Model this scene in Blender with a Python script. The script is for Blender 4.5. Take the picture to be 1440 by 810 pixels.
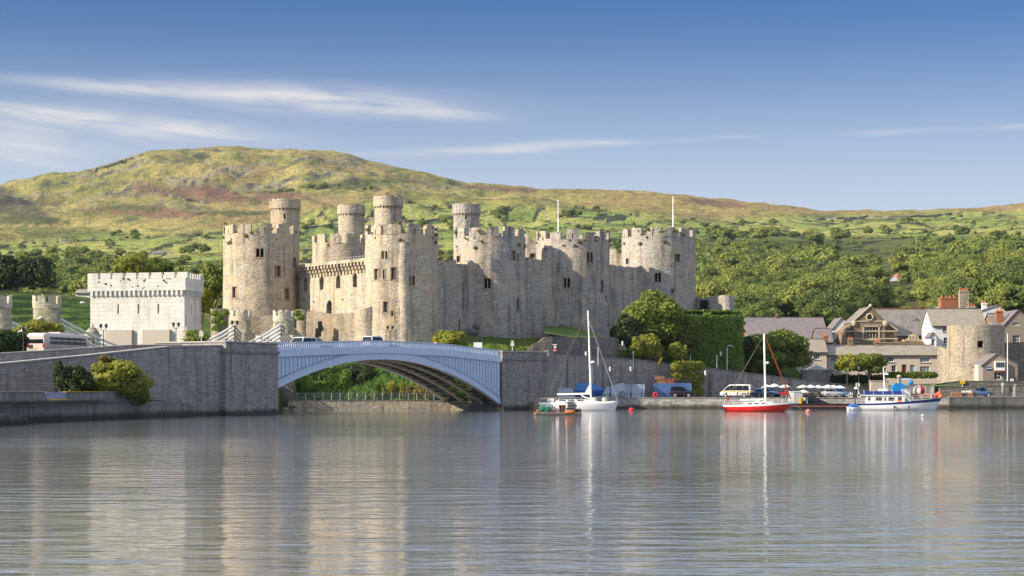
import bpy, math, random
import numpy as np
from mathutils import Vector, Matrix, noise as mnoise
from mathutils.kdtree import KDTree

# ------------------------------------------------------------------ scene, camera, light
S = bpy.context.scene
for o in list(bpy.data.objects): bpy.data.objects.remove(o)
COL = S.collection
F, HC, HY = 2700.0, 3.0, 548.0            # focal length in photo pixels, eye height, horizon row
cd = bpy.data.cameras.new('camera'); cam = bpy.data.objects.new('camera', cd); COL.objects.link(cam)
cam.location = (0, 0, HC); cam.rotation_euler = (math.radians(90), 0, 0)
cd.sensor_width = 36; cd.lens = 36 * F / 1440; cd.shift_y = (HY - 405) / 1440
cd.clip_start = 1; cd.clip_end = 40000
S.camera = cam
SUN_AZ, SUN_EL = math.radians(19), math.radians(27)      # azimuth: from the left, a little on our side
sdir = Vector((-math.cos(SUN_AZ) * math.cos(SUN_EL), -math.sin(SUN_AZ) * math.cos(SUN_EL), math.sin(SUN_EL)))
sl = bpy.data.lights.new('sun', 'SUN'); sl.energy = 4.5; sl.angle = math.radians(0.5); sl.color = (1.0, 0.89, 0.71)
so = bpy.data.objects.new('sun', sl); COL.objects.link(so)
so.rotation_euler = (-sdir).to_track_quat('-Z', 'Y').to_euler()
W = bpy.data.worlds.new('World'); S.world = W; W.use_nodes = True
wt = W.node_tree; wt.nodes.clear()
def wn(t, **kw):
    n = wt.nodes.new(t)
    for k, v in kw.items(): setattr(n, k, v)
    return n
sky = wn('ShaderNodeTexSky', sky_type='NISHITA', sun_disc=False)
sky.sun_elevation = SUN_EL; sky.sun_rotation = math.atan2(sdir.x, sdir.y)
sky.air_density = 0.7; sky.dust_density = 0.35; sky.ozone_density = 8.5; sky.altitude = 0
bg = wn('ShaderNodeBackground'); bg.inputs[1].default_value = 0.052
# thin high cloud streaks: noise over the direction of the sky, gathered in bands by height and azimuth
tc = wn('ShaderNodeTexCoord'); sep = wn('ShaderNodeSeparateXYZ'); wt.links.new(tc.outputs['Generated'], sep.inputs[0])
def wm(op, a, b=None, c=None, clamp=False):
    n = wn('ShaderNodeMath', operation=op); n.use_clamp = clamp
    for i, v in enumerate((a, b, c)):
        if v is None: continue
        if isinstance(v, (int, float)): n.inputs[i].default_value = v
        else: wt.links.new(v, n.inputs[i])
    return n.outputs[0]
az = wm('ARCTAN2', sep.outputs[0], sep.outputs[1])       # azimuth from straight ahead
el = wm('ARCTAN2', sep.outputs[2], wm('SQRT', wm('ADD', wm('MULTIPLY', sep.outputs[0], sep.outputs[0]), wm('MULTIPLY', sep.outputs[1], sep.outputs[1]))))
cx = wn('ShaderNodeCombineXYZ'); wt.links.new(wm('MULTIPLY', az, 16.0), cx.inputs[0]); wt.links.new(wm('ADD', wm('MULTIPLY', el, 150.0), wm('MULTIPLY', az, 14.0)), cx.inputs[1])
nz = wn('ShaderNodeTexNoise'); nz.inputs['Scale'].default_value = 1.0; nz.inputs['Detail'].default_value = 9; nz.inputs['Roughness'].default_value = 0.62; nz.inputs['Distortion'].default_value = 0.7
wt.links.new(cx.outputs[0], nz.inputs['Vector'])
def band(a0, e0, tilt, wa, we, amp):                    # one streak of cloud
    da = wm('SUBTRACT', az, a0); de = wm('SUBTRACT', wm('SUBTRACT', el, e0), wm('MULTIPLY', da, tilt))
    q = wm('ADD', wm('POWER', wm('ABSOLUTE', wm('DIVIDE', da, wa)), 2.0), wm('POWER', wm('ABSOLUTE', wm('DIVIDE', de, we)), 2.0))
    return wm('MULTIPLY', wm('POWER', 2.718, wm('MULTIPLY', q, -1.0)), amp)
def azp(px): return math.atan((px - 720) / F)
def elp(px, py): return math.atan((HY - py) / math.hypot(F, px - 720))
tot = None
for (px, py, tilt, wpx, hpx, amp) in [(230, 127, -0.03, 210, 9, .8), (430, 139, -0.04, 200, 19, .95), (600, 158, -0.07, 90, 9, .6), (110, 166, -0.06, 200, 16, .95), (280, 186, -0.07, 110, 9, .6),
                                      (20, 213, -0.03, 95, 26, .85), (60, 190, -.03, 240, 34, .3), (640, 214, 0.03, 120, 6, .8), (760, 205, 0.045, 75, 6.5, .9), (860, 201, 0.0, 55, 3.5, .6), (965, 197, 0, 28, 3, .45), (1035, 192, 0, 35, 2.5, .4), (1265, 185, 0.02, 70, 4, .5), (1425, 178, 0.03, 45, 4, .45)]:
    b = band(azp(px), elp(px, py), tilt, wpx / F, hpx / F, amp)
    tot = b if tot is None else wm('ADD', tot, b)
dens = wm('MULTIPLY', tot, wm('MULTIPLY', wm('SUBTRACT', nz.outputs[0], 0.22), 2.3, clamp=True), clamp=True)
mx = wn('ShaderNodeMix', data_type='RGBA'); wt.links.new(dens, mx.inputs['Factor'])
hz_ = wn('ShaderNodeMix', data_type='RGBA')                # pale air low over the horizon
wt.links.new(wm('MULTIPLY', wm('POWER', 2.718, wm('MULTIPLY', wm('POWER', wm('DIVIDE', wm('MAXIMUM', el, 0.0), 0.145), 3.6), -1.0)), 0.95), hz_.inputs['Factor'])
tn_ = wn('ShaderNodeMix', data_type='RGBA', blend_type='MULTIPLY'); tn_.inputs['Factor'].default_value = 1; wt.links.new(sky.outputs[0], tn_.inputs[6]); tn_.inputs[7].default_value = (.52, .86, 1.0, 1)   # polarised, deeper blue
wt.links.new(tn_.outputs[2], hz_.inputs[6]); hz_.inputs[7].default_value = (7.2, 7.9, 8.8, 1)
vl_ = wn('ShaderNodeMix', data_type='RGBA')                # bright broken cloud veil, unseen, added overhead to fill the shaded sides
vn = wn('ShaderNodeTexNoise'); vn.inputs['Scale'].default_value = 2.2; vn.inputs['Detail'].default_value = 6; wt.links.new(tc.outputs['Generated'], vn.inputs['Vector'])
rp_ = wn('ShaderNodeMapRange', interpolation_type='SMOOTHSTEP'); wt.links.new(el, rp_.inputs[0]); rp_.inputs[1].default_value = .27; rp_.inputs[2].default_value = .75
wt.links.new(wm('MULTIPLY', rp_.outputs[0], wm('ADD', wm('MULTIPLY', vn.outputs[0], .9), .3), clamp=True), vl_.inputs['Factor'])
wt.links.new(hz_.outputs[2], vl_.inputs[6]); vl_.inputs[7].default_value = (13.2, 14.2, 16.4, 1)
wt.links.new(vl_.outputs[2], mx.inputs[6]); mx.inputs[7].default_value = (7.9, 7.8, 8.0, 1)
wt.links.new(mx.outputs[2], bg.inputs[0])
wo = wn('ShaderNodeOutputWorld'); wt.links.new(bg.outputs[0], wo.inputs[0])
S.view_settings.view_transform = 'Standard'; S.view_settings.look = 'None'; S.view_settings.exposure = 0.87; S.view_settings.gamma = 1
S.render.engine = 'CYCLES'; S.cycles.use_denoising = True
S.cycles.max_bounces = 6; S.cycles.diffuse_bounces = 2; S.cycles.glossy_bounces = 3; S.cycles.transparent_max_bounces = 6; S.cycles.transmission_bounces = 3
S.cycles.caustics_reflective = False; S.cycles.caustics_refractive = False

R = random.Random(7)
def P(px, py, Y): return Vector(((px - 720) / F * Y, Y, HC + (HY - py) / F * Y))
def X(px, Y): return (px - 720) / F * Y
def Z(py, Y): return HC + (HY - py) / F * Y

# ------------------------------------------------------------------ materials
class NT:
    def __init__(s, name):
        s.m = bpy.data.materials.new(name); s.m.use_nodes = True; s.t = s.m.node_tree
        s.b = s.t.nodes['Principled BSDF']
    def n(s, t, ins=None, **kw):
        n = s.t.nodes.new(t)
        for k, v in kw.items(): setattr(n, k, v)
        for k, v in (ins or {}).items(): s.put(n.inputs[k], v)
        return n
    def put(s, i, v):
        if hasattr(v, 'is_output'): s.t.links.new(v, i)
        elif isinstance(v, tuple) and len(v) == 3 and i.type == 'RGBA': i.default_value = (*v, 1)
        else: i.default_value = v
    def math(s, op, a, b=0.0, clamp=False):
        n = s.n('ShaderNodeMath', operation=op); n.use_clamp = clamp
        s.put(n.inputs[0], a); s.put(n.inputs[1], b); return n.outputs[0]
    def mix(s, f, a, b, bt='MIX'):
        n = s.n('ShaderNodeMix', data_type='RGBA', blend_type=bt); s.put(n.inputs[0], f); s.put(n.inputs[6], a); s.put(n.inputs[7], b); return n.outputs[2]
    def co(s, sc=(1, 1, 1), src='Object'):
        tcn = s.n('ShaderNodeTexCoord'); mp = s.n('ShaderNodeMapping'); s.t.links.new(tcn.outputs[src], mp.inputs[0]); mp.inputs['Scale'].default_value = sc; return mp.outputs[0]
    def noise(s, vec, scale, detail=4, rough=0.55):
        return s.n('ShaderNodeTexNoise', {'Vector': vec, 'Scale': scale, 'Detail': detail, 'Roughness': rough}).outputs[0]
    def ramp(s, f, lo, hi):
        n = s.n('ShaderNodeMapRange', {'Value': f, 'From Min': lo, 'From Max': hi}); n.clamp = True; return n.outputs[0]
    def bump(s, h, strength, dist):
        s.put(s.b.inputs['Normal'], s.n('ShaderNodeBump', {'Height': h, 'Strength': strength, 'Distance': dist}).outputs[0])
def plain(name, col, rough=0.6, metal=0.0, var=0.25, ns=1.2, spec=0.4, streak=False):
    k = NT(name); v = k.co((1, 1, 0.15) if streak else (1, 1, 1))
    f = k.ramp(k.noise(v, ns, 5), 0.3, 0.7); g = k.ramp(k.noise(v, ns * 7, 3), 0.25, 0.75)
    d = tuple(c * (1 - var) for c in col); l = tuple(min(1, c * (1 + var * .5)) for c in col)
    k.put(k.b.inputs['Base Color'], k.mix(k.math('MULTIPLY', k.math('ADD', f, g), 0.5), d, l))
    k.b.inputs['Roughness'].default_value = rough; k.b.inputs['Metallic'].default_value = metal; k.b.inputs['Specular IOR Level'].default_value = spec
    return k.m
def stone(name, c1, c2, c3, sc=(2.3, 2.3, 4.6), moss=0.7, streak=0.5, jit=0.24, walldir=None, bw=0.9, bh=0.4, white=0.0, mosscol=(0.085, 0.095, 0.035), tide=False, mort=0.38):
    """rubble (cells) or coursed (brick pattern along walldir) masonry with stains, runs and moss on ledges"""
    k = NT(name); o = k.co()
    if walldir is None:
        vo = k.n('ShaderNodeTexVoronoi', {'Vector': k.co(sc), 'Scale': 1.0, 'Randomness': 0.9}, feature='F1')
        cell = vo.outputs['Color']; dist = vo.outputs['Distance']
        cv = k.n('ShaderNodeSeparateColor', {0: cell}).outputs[0]
        mortar = k.ramp(dist, 0.45, 0.8)
    else:
        dx, dy = walldir; dot = k.n('ShaderNodeVectorMath', {0: o, 1: (dx, dy, 0)}, operation='DOT_PRODUCT').outputs['Value']
        zz = k.n('ShaderNodeSeparateXYZ', {0: o}).outputs[2]
        bv = k.n('ShaderNodeCombineXYZ', {0: dot, 1: zz}).outputs[0]
        br = k.n('ShaderNodeTexBrick', {'Vector': bv, 'Scale': 1.0, 'Color1': (0, 0, 0), 'Color2': (1, 1, 1), 'Mortar': (0.5, 0.5, 0.5), 'Mortar Size': 0.035, 'Mortar Smooth': 0.6, 'Brick Width': bw, 'Row Height': bh})
        cv = k.n('ShaderNodeSeparateColor', {0: br.outputs['Color']}).outputs[0]; mortar = br.outputs['Fac']
    big = k.ramp(k.noise(o, 0.16, 5, 0.6), 0.36, 0.64); mid = k.ramp(k.noise(o, 0.75, 5, 0.65), 0.35, 0.68)
    col = k.mix(big, c1, c2); col = k.mix(k.math('MULTIPLY', mid, 0.75), col, c3)
    col = k.mix(jit, col, k.mix(cv, tuple(c * 0.28 for c in c1), tuple(min(0.9, c * 1.55) for c in c1)))
    col = k.mix(k.math('MULTIPLY', mortar, mort), col, tuple(c * 0.42 for c in c2))
    st = k.ramp(k.noise(k.co((1.0, 1.0, 0.07)), 0.9, 5, 0.7), 0.50, 0.66)
    col = k.mix(k.math('MULTIPLY', st, streak), col, tuple(c * 0.3 for c in c2))
    if walldir is None:
        hb = k.ramp(k.noise(k.co((.35, .35, 2.6)), 1.0, 4, .7), .5, .66); col = k.mix(k.math('MULTIPLY', hb, .38), col, tuple(c * .5 for c in c2))
        wm_ = k.ramp(k.noise(o, .33, 4, .6), .5, .62); col = k.mix(k.math('MULTIPLY', wm_, .45), col, (c1[0] * 1.02, c1[1] * .88, c1[2] * .70))
    pit = k.ramp(k.noise(o, 2.6, 4, 0.7), 0.58, 0.7); col = k.mix(k.math('MULTIPLY', pit, 0.34), col, tuple(c * 0.3 for c in c2))
    if white:
        ws = k.ramp(k.noise(k.co((0.8, 0.8, 0.09)), 0.8, 6, 0.75), 0.6, 0.7); col = k.mix(k.math('MULTIPLY', ws, white), col, (0.5, 0.48, 0.46))
    if moss:
        nrm = k.n('ShaderNodeNewGeometry').outputs['Normal']; nzv = k.n('ShaderNodeSeparateXYZ', {0: nrm}).outputs[2]
        mo = k.math('MULTIPLY', k.ramp(nzv, 0.3, 0.8), k.ramp(k.noise(o, 1.2, 4), 0.3, 0.5))
        mo = k.math('ADD', mo, k.math('MULTIPLY', k.ramp(k.noise(k.co((1, 1, .6)), 0.5, 6, 0.7), 0.60, 0.70), 0.6), True)
        col = k.mix(k.math('MULTIPLY', mo, moss), col, mosscol)
    if tide:
        zz = k.n('ShaderNodeSeparateXYZ', {0: k.n('ShaderNodeNewGeometry').outputs['Position']}).outputs[2]
        td = k.ramp(k.math('ADD', zz, k.math('MULTIPLY', k.noise(o, 0.8, 4), 0.7)), 1.25, 0.75); col = k.mix(k.math('MULTIPLY', td, 0.85), col, (0.035, 0.032, 0.024))
    k.put(k.b.inputs['Base Color'], col); k.b.inputs['Roughness'].default_value = 0.92; k.b.inputs['Specular IOR Level'].default_value = 0.15
    k.bump(k.math('ADD', k.math('MULTIPLY', k.noise(o, 3.2, 5, 0.7), 0.9), k.math('MULTIPLY', k.math('SUBTRACT', cv, mortar), 0.4)), 0.6, 0.12)
    return k.m
def leafmat(name, c1, c2, c3, trans=0.25):
    k = NT(name); g = k.n('ShaderNodeNewGeometry').outputs['Random Per Island']; oi = k.n('ShaderNodeObjectInfo').outputs['Random']
    at = k.n('ShaderNodeAttribute', attribute_name='tint').outputs['Fac']
    o = k.co((1, 1, 1)); nn = k.ramp(k.noise(o, 0.45, 3), 0.35, 0.65)
    t = k.n('ShaderNodeMath', operation='FRACT'); k.put(t.inputs[0], k.math('ADD', at, oi))
    c = k.mix(t.outputs[0], c1, c2); c = k.mix(k.math('MULTIPLY', nn, 0.5), c, c3)
    c = k.mix(k.math('MULTIPLY', g, 0.45), c, tuple(x * 0.5 for x in c1))
    k.put(k.b.inputs['Base Color'], c); k.b.inputs['Roughness'].default_value = 0.65; k.b.inputs['Specular IOR Level'].default_value = 0.2
    tr = k.n('ShaderNodeBsdfTranslucent'); k.put(tr.inputs[0], k.mix(0.5, c, tuple(min(1, x * 2.0) for x in c2)))
    ms = k.n('ShaderNodeMixShader'); ms.inputs[0].default_value = trans
    out = k.t.nodes['Material Output']; k.t.links.new(k.b.outputs[0], ms.inputs[1]); k.t.links.new(tr.outputs[0], ms.inputs[2]); k.t.links.new(ms.outputs[0], out.inputs[0])
    return k.m
def roofmat(name, c1, c2, row=0.32, moss=0.3, lichen=(0.2, 0.17, 0.1)):
    k = NT(name); o = k.co(); zz = k.n('ShaderNodeSeparateXYZ', {0: o}).outputs[2]; xx = k.n('ShaderNodeSeparateXYZ', {0: o}).outputs[0]
    bv = k.n('ShaderNodeCombineXYZ', {0: xx, 1: zz}).outputs[0]
    br = k.n('ShaderNodeTexBrick', {'Vector': bv, 'Color1': (0, 0, 0), 'Color2': (1, 1, 1), 'Mortar': (0.2, 0.2, 0.2), 'Scale': 1.0, 'Mortar Size': 0.02, 'Brick Width': 0.45, 'Row Height': row})
    cv = k.n('ShaderNodeSeparateColor', {0: br.outputs[0]}).outputs[0]
    c = k.mix(k.math('MULTIPLY', cv, 0.8), c1, c2); c = k.mix(k.math('MULTIPLY', k.ramp(k.noise(o, 0.9, 5, .65), 0.45, 0.65), moss), c, lichen)
    c = k.mix(k.math('MULTIPLY', k.ramp(k.noise(k.co((1, 1, .2)), 0.8, 4), 0.55, 0.7), 0.4), c, tuple(x * .5 for x in c1))
    k.put(k.b.inputs['Base Color'], c); k.b.inputs['Roughness'].default_value = 0.7; k.bump(cv, 0.5, 0.03)
    return k.m
MT = dict(
    castle=stone('castle_stone', (0.62, 0.53, 0.41), (0.50, 0.405, 0.30), (0.36, 0.31, 0.25), streak=0.75, white=0.5),
    castle2=stone('castle_stone_cool', (0.56, 0.505, 0.44), (0.45, 0.405, 0.35), (0.29, 0.26, 0.23), streak=0.9, white=0.8),
    barbican=stone('barbican_stone', (0.42, 0.36, 0.28), (0.33, 0.28, 0.215), (0.22, 0.195, 0.155), streak=0.5, moss=0.85),
    limestone=stone('pale_limestone', (0.74, 0.715, 0.67), (0.67, 0.64, 0.59), (0.58, 0.545, 0.49), streak=0.4, jit=0.11, mort=.2, white=.2, walldir=(0.97, -0.25), bw=1.6, bh=0.62, moss=0.4),
    tower_lime=stone('turret_limestone', (0.64, 0.58, 0.48), (0.55, 0.50, 0.41), (0.44, 0.40, 0.32), streak=0.4, jit=0.15, sc=(0.9, 0.9, 1.6), moss=0.8),
    retain=stone('retaining_masonry', (0.36, 0.33, 0.315), (0.26, 0.24, 0.23), (0.42, 0.385, 0.36), streak=0.55, walldir=(0.49, 0.87), bw=0.62, bh=0.27, moss=0.2, white=0.6, jit=0.30, tide=True),
    retain2=stone('road_wall_masonry', (0.34, 0.31, 0.285), (0.24, 0.215, 0.20), (0.41, 0.37, 0.335), streak=0.55, walldir=(0.76, 0.65), bw=0.55, bh=0.26, moss=0.2, white=0.65, jit=0.34, tide=True),
    quay=stone('quay_masonry', (0.54, 0.495, 0.43), (0.42, 0.385, 0.335), (0.33, 0.31, 0.275), streak=0.35, walldir=(1, 0), bw=0.75, bh=0.36, moss=0.1, jit=0.5, tide=True),
    quay2=stone('dark_quay_concrete', (0.16, 0.155, 0.145), (0.12, 0.12, 0.105), (0.20, 0.19, 0.175), streak=0.75, walldir=(1, 0), bw=6, bh=1.2, moss=0.2, jit=0.1, white=0.3, tide=True),
    conc=stone('weathered_concrete', (0.30, 0.29, 0.27), (0.24, 0.23, 0.215), (0.17, 0.165, 0.15), streak=0.7, walldir=(0.16, 0.98), bw=9, bh=1.4, moss=0.1, jit=0.06, white=0.35, tide=True),
    rough=stone('rough_field_stone', (0.20, 0.185, 0.165), (0.145, 0.135, 0.12), (0.26, 0.24, 0.21), streak=0.3, moss=0.4),
    town=stone('town_wall_stone', (0.46, 0.40, 0.31), (0.36, 0.31, 0.24), (0.27, 0.24, 0.19), streak=0.65, moss=0.6, white=.3),
    brown=stone('brown_ashlar', (0.30, 0.215, 0.145), (0.25, 0.18, 0.125), (0.21, 0.155, 0.11), streak=0.2, walldir=(1, 0), bw=0.5, bh=0.22, moss=0, jit=0.3),
    cream=plain('cream_dressed_stone', (0.52, 0.43, 0.29), 0.85),
    steel=plain('blue_grey_bridge_paint', (0.54, 0.64, 0.80), 0.45, 0, 0.12, 0.4, streak=True),
    steel_d=plain('blue_grey_rib_paint', (0.36, 0.45, 0.62), 0.5, 0, 0.1, 0.5),
    rib=plain('buff_arch_rib_paint', (0.78, 0.67, 0.47), 0.6, 0, 0.3, 0.6), brace=plain('dark_bracing_steel', (0.05, 0.047, 0.045), 0.7),
    asphalt=plain('asphalt', (0.055, 0.055, 0.057), 0.9), paving=plain('quay_paving', (0.27, 0.25, 0.23), 0.9), coping=plain('pale_coping_stone', (0.42, 0.39, 0.35), 0.9),
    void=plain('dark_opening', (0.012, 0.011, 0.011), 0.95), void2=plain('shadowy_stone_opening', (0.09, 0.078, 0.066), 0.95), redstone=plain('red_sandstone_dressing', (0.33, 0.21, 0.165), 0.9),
    white=plain('white_paint', (0.80, 0.79, 0.76), 0.35, 0, 0.06), gel=plain('white_gelcoat', (0.82, 0.81, 0.79), 0.2, 0, 0.04), offw=plain('cream_white_paint', (0.66, 0.62, 0.55), 0.4, 0, 0.1),
    alu=plain('pale_mast_alloy', (0.72, 0.71, 0.68), 0.35, 0.15, 0.06), chain=plain('pale_chain_paint', (0.80, 0.79, 0.76), 0.45, 0, 0.15), wire=plain('rigging_wire', (0.36, 0.33, 0.29), 0.5, 0.3), dark=plain('black_painted_iron', (0.02, 0.021, 0.024), 0.5),
    red=plain('red_hull_paint', (0.68, 0.022, 0.018), 0.25, 0, 0.1), redp=plain('red_plastic', (0.62, 0.03, 0.03), 0.4), pink=plain('faded_pink_plastic', (0.75, 0.22, 0.18), 0.5), orange=plain('orange_plastic', (0.80, 0.20, 0.03), 0.5), rust=plain('rusty_red_cage', (0.34, 0.10, 0.06), 0.8, 0, 0.5, 4), rusto=plain('rusty_orange_cage', (0.42, 0.20, 0.10), 0.85, 0, 0.5, 4),
    navy=plain('navy_blue_canvas', (0.022, 0.04, 0.23), 0.7), navyh=plain('navy_hull_stripe', (0.018, 0.03, 0.16), 0.3), blue=plain('blue_cover', (0.035, 0.13, 0.50), 0.6), cyan=plain('bright_blue_tarp', (0.01, 0.22, 0.62), 0.55), contb=plain('blue_container_paint', (0.14, 0.24, 0.50), 0.5, 0, 0.2, streak=True), contw=plain('pale_container_paint', (0.50, 0.56, 0.64), 0.5, 0, 0.12, streak=True), blueh=plain('deep_blue_hull', (0.03, 0.10, 0.36), 0.3), bluec=plain('blue_sail_cover', (0.06, 0.22, 0.50), 0.7),
    yellow=plain('yellow_paint', (0.75, 0.45, 0.02), 0.5), gold=plain('yellow_stripe', (0.62, 0.40, 0.08), 0.4), green=plain('green_netting', (0.05, 0.26, 0.17), 0.9, 0, 0.5, 6), wood=plain('weathered_wood', (0.33, 0.26, 0.18), 0.9, 0, 0.4, 2), bark=plain('tree_bark', (0.14, 0.11, 0.08), 0.95, 0, 0.4, 3), palebark=plain('pale_tree_bark', (0.33, 0.28, 0.21), 0.95, 0, 0.3, 3),
    glass=plain('dark_window_glass', (0.015, 0.018, 0.022), 0.12, 0, 0.3, 0.8, 0.35), glassb=plain('blue_tinted_window_glass', (0.13, 0.19, 0.22), 0.1, 0, 0.3, 0.8, 0.8), tyre=plain('tyre_rubber', (0.018, 0.018, 0.018), 0.9), rim=plain('wheel_rim_alloy', (0.45, 0.45, 0.45), 0.35, 0.5), lampred=plain('red_lamp_lens', (0.5, 0.01, 0.01), 0.25), lampw=plain('clear_lamp_lens', (0.7, 0.7, 0.68), 0.2), silver=plain('silver_car_paint', (0.55, 0.56, 0.57), 0.25, 0.3, 0.05), black=plain('black_car_paint', (0.014, 0.014, 0.016), 0.2), bluecar=plain('blue_car_paint', (0.07, 0.13, 0.27), 0.25), coach=plain('pinkish_white_coach_paint', (0.66, 0.53, 0.51), 0.35, 0, 0.08),
    render=plain('pale_rendered_wall', (0.56, 0.475, 0.39), 0.9, 0, 0.12), renderw=plain('white_rendered_wall', (0.74, 0.73, 0.71), 0.85, 0, 0.08), pebble=plain('brown_pebbledash', (0.31, 0.25, 0.195), 0.95, 0, 0.25, 3), door=plain('red_brown_door', (0.22, 0.05, 0.025), 0.5), doorb=plain('pale_blue_door', (0.33, 0.48, 0.55), 0.5), brick=stone('orange_brick', (0.50, 0.19, 0.10), (0.42, 0.16, 0.09), (0.36, 0.15, 0.09), walldir=(1, 0), bw=0.24, bh=0.09, moss=0, streak=0.15), tanpanel=plain('tan_tube_plating', (0.45, 0.39, 0.33), 0.7, 0, 0.12, 0.5, streak=True),
    slate=roofmat('purple_slate', (0.15, 0.125, 0.13), (0.21, 0.175, 0.18), 0.25, 0.25), slate2=roofmat('grey_brown_slate', (0.24, 0.21, 0.175), (0.31, 0.275, 0.22), 0.25, 0.6), slate3=roofmat('banded_school_slate', (0.13, 0.12, 0.115), (0.25, 0.225, 0.195), 0.9, 0.5), redtile=roofmat('red_clay_tile', (0.45, 0.13, 0.06), (0.56, 0.19, 0.09), 0.25, 0.1),
    jacket=plain('bright_blue_jacket', (0.02, 0.10, 0.55), 0.8), skin=plain('skin', (0.55, 0.34, 0.25), 0.6), hair=plain('brown_hair', (0.06, 0.035, 0.02), 0.8), trousers=plain('dark_trousers', (0.03, 0.03, 0.04), 0.9), tan=plain('pale_stone_block', (0.46, 0.40, 0.32), 0.9), grey=plain('grey_metal_box', (0.42, 0.44, 0.45), 0.5, 0, 0.1, streak=True),
    mossy=leafmat('mossy_wall_plants', (.15, .16, .05), (.24, .24, .07), (.20, .17, .07)),
    leaf=leafmat('summer_leaves', (0.09, 0.14, 0.022), (0.19, 0.23, 0.035), (0.23, 0.25, 0.04)),
    leafy=leafmat('yellow_green_leaves', (0.19, 0.215, 0.026), (0.29, 0.30, 0.04), (0.25, 0.24, 0.045)),
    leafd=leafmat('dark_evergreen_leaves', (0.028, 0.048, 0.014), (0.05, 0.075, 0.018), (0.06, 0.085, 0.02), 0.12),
    ivy=leafmat('ivy_leaves', (0.10, 0.18, 0.026), (0.18, 0.27, 0.038), (0.23, 0.30, 0.04), 0.2),
    wood_leaf=leafmat('woodland_leaves', (0.075, 0.12, 0.032), (0.30, 0.325, 0.065), (0.18, 0.20, 0.055), 0.2),
    dryg=leafmat('dry_grass_and_scrub', (0.20, 0.15, 0.05), (0.26, 0.21, 0.06), (0.14, 0.15, 0.03), 0.25),
)

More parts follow.
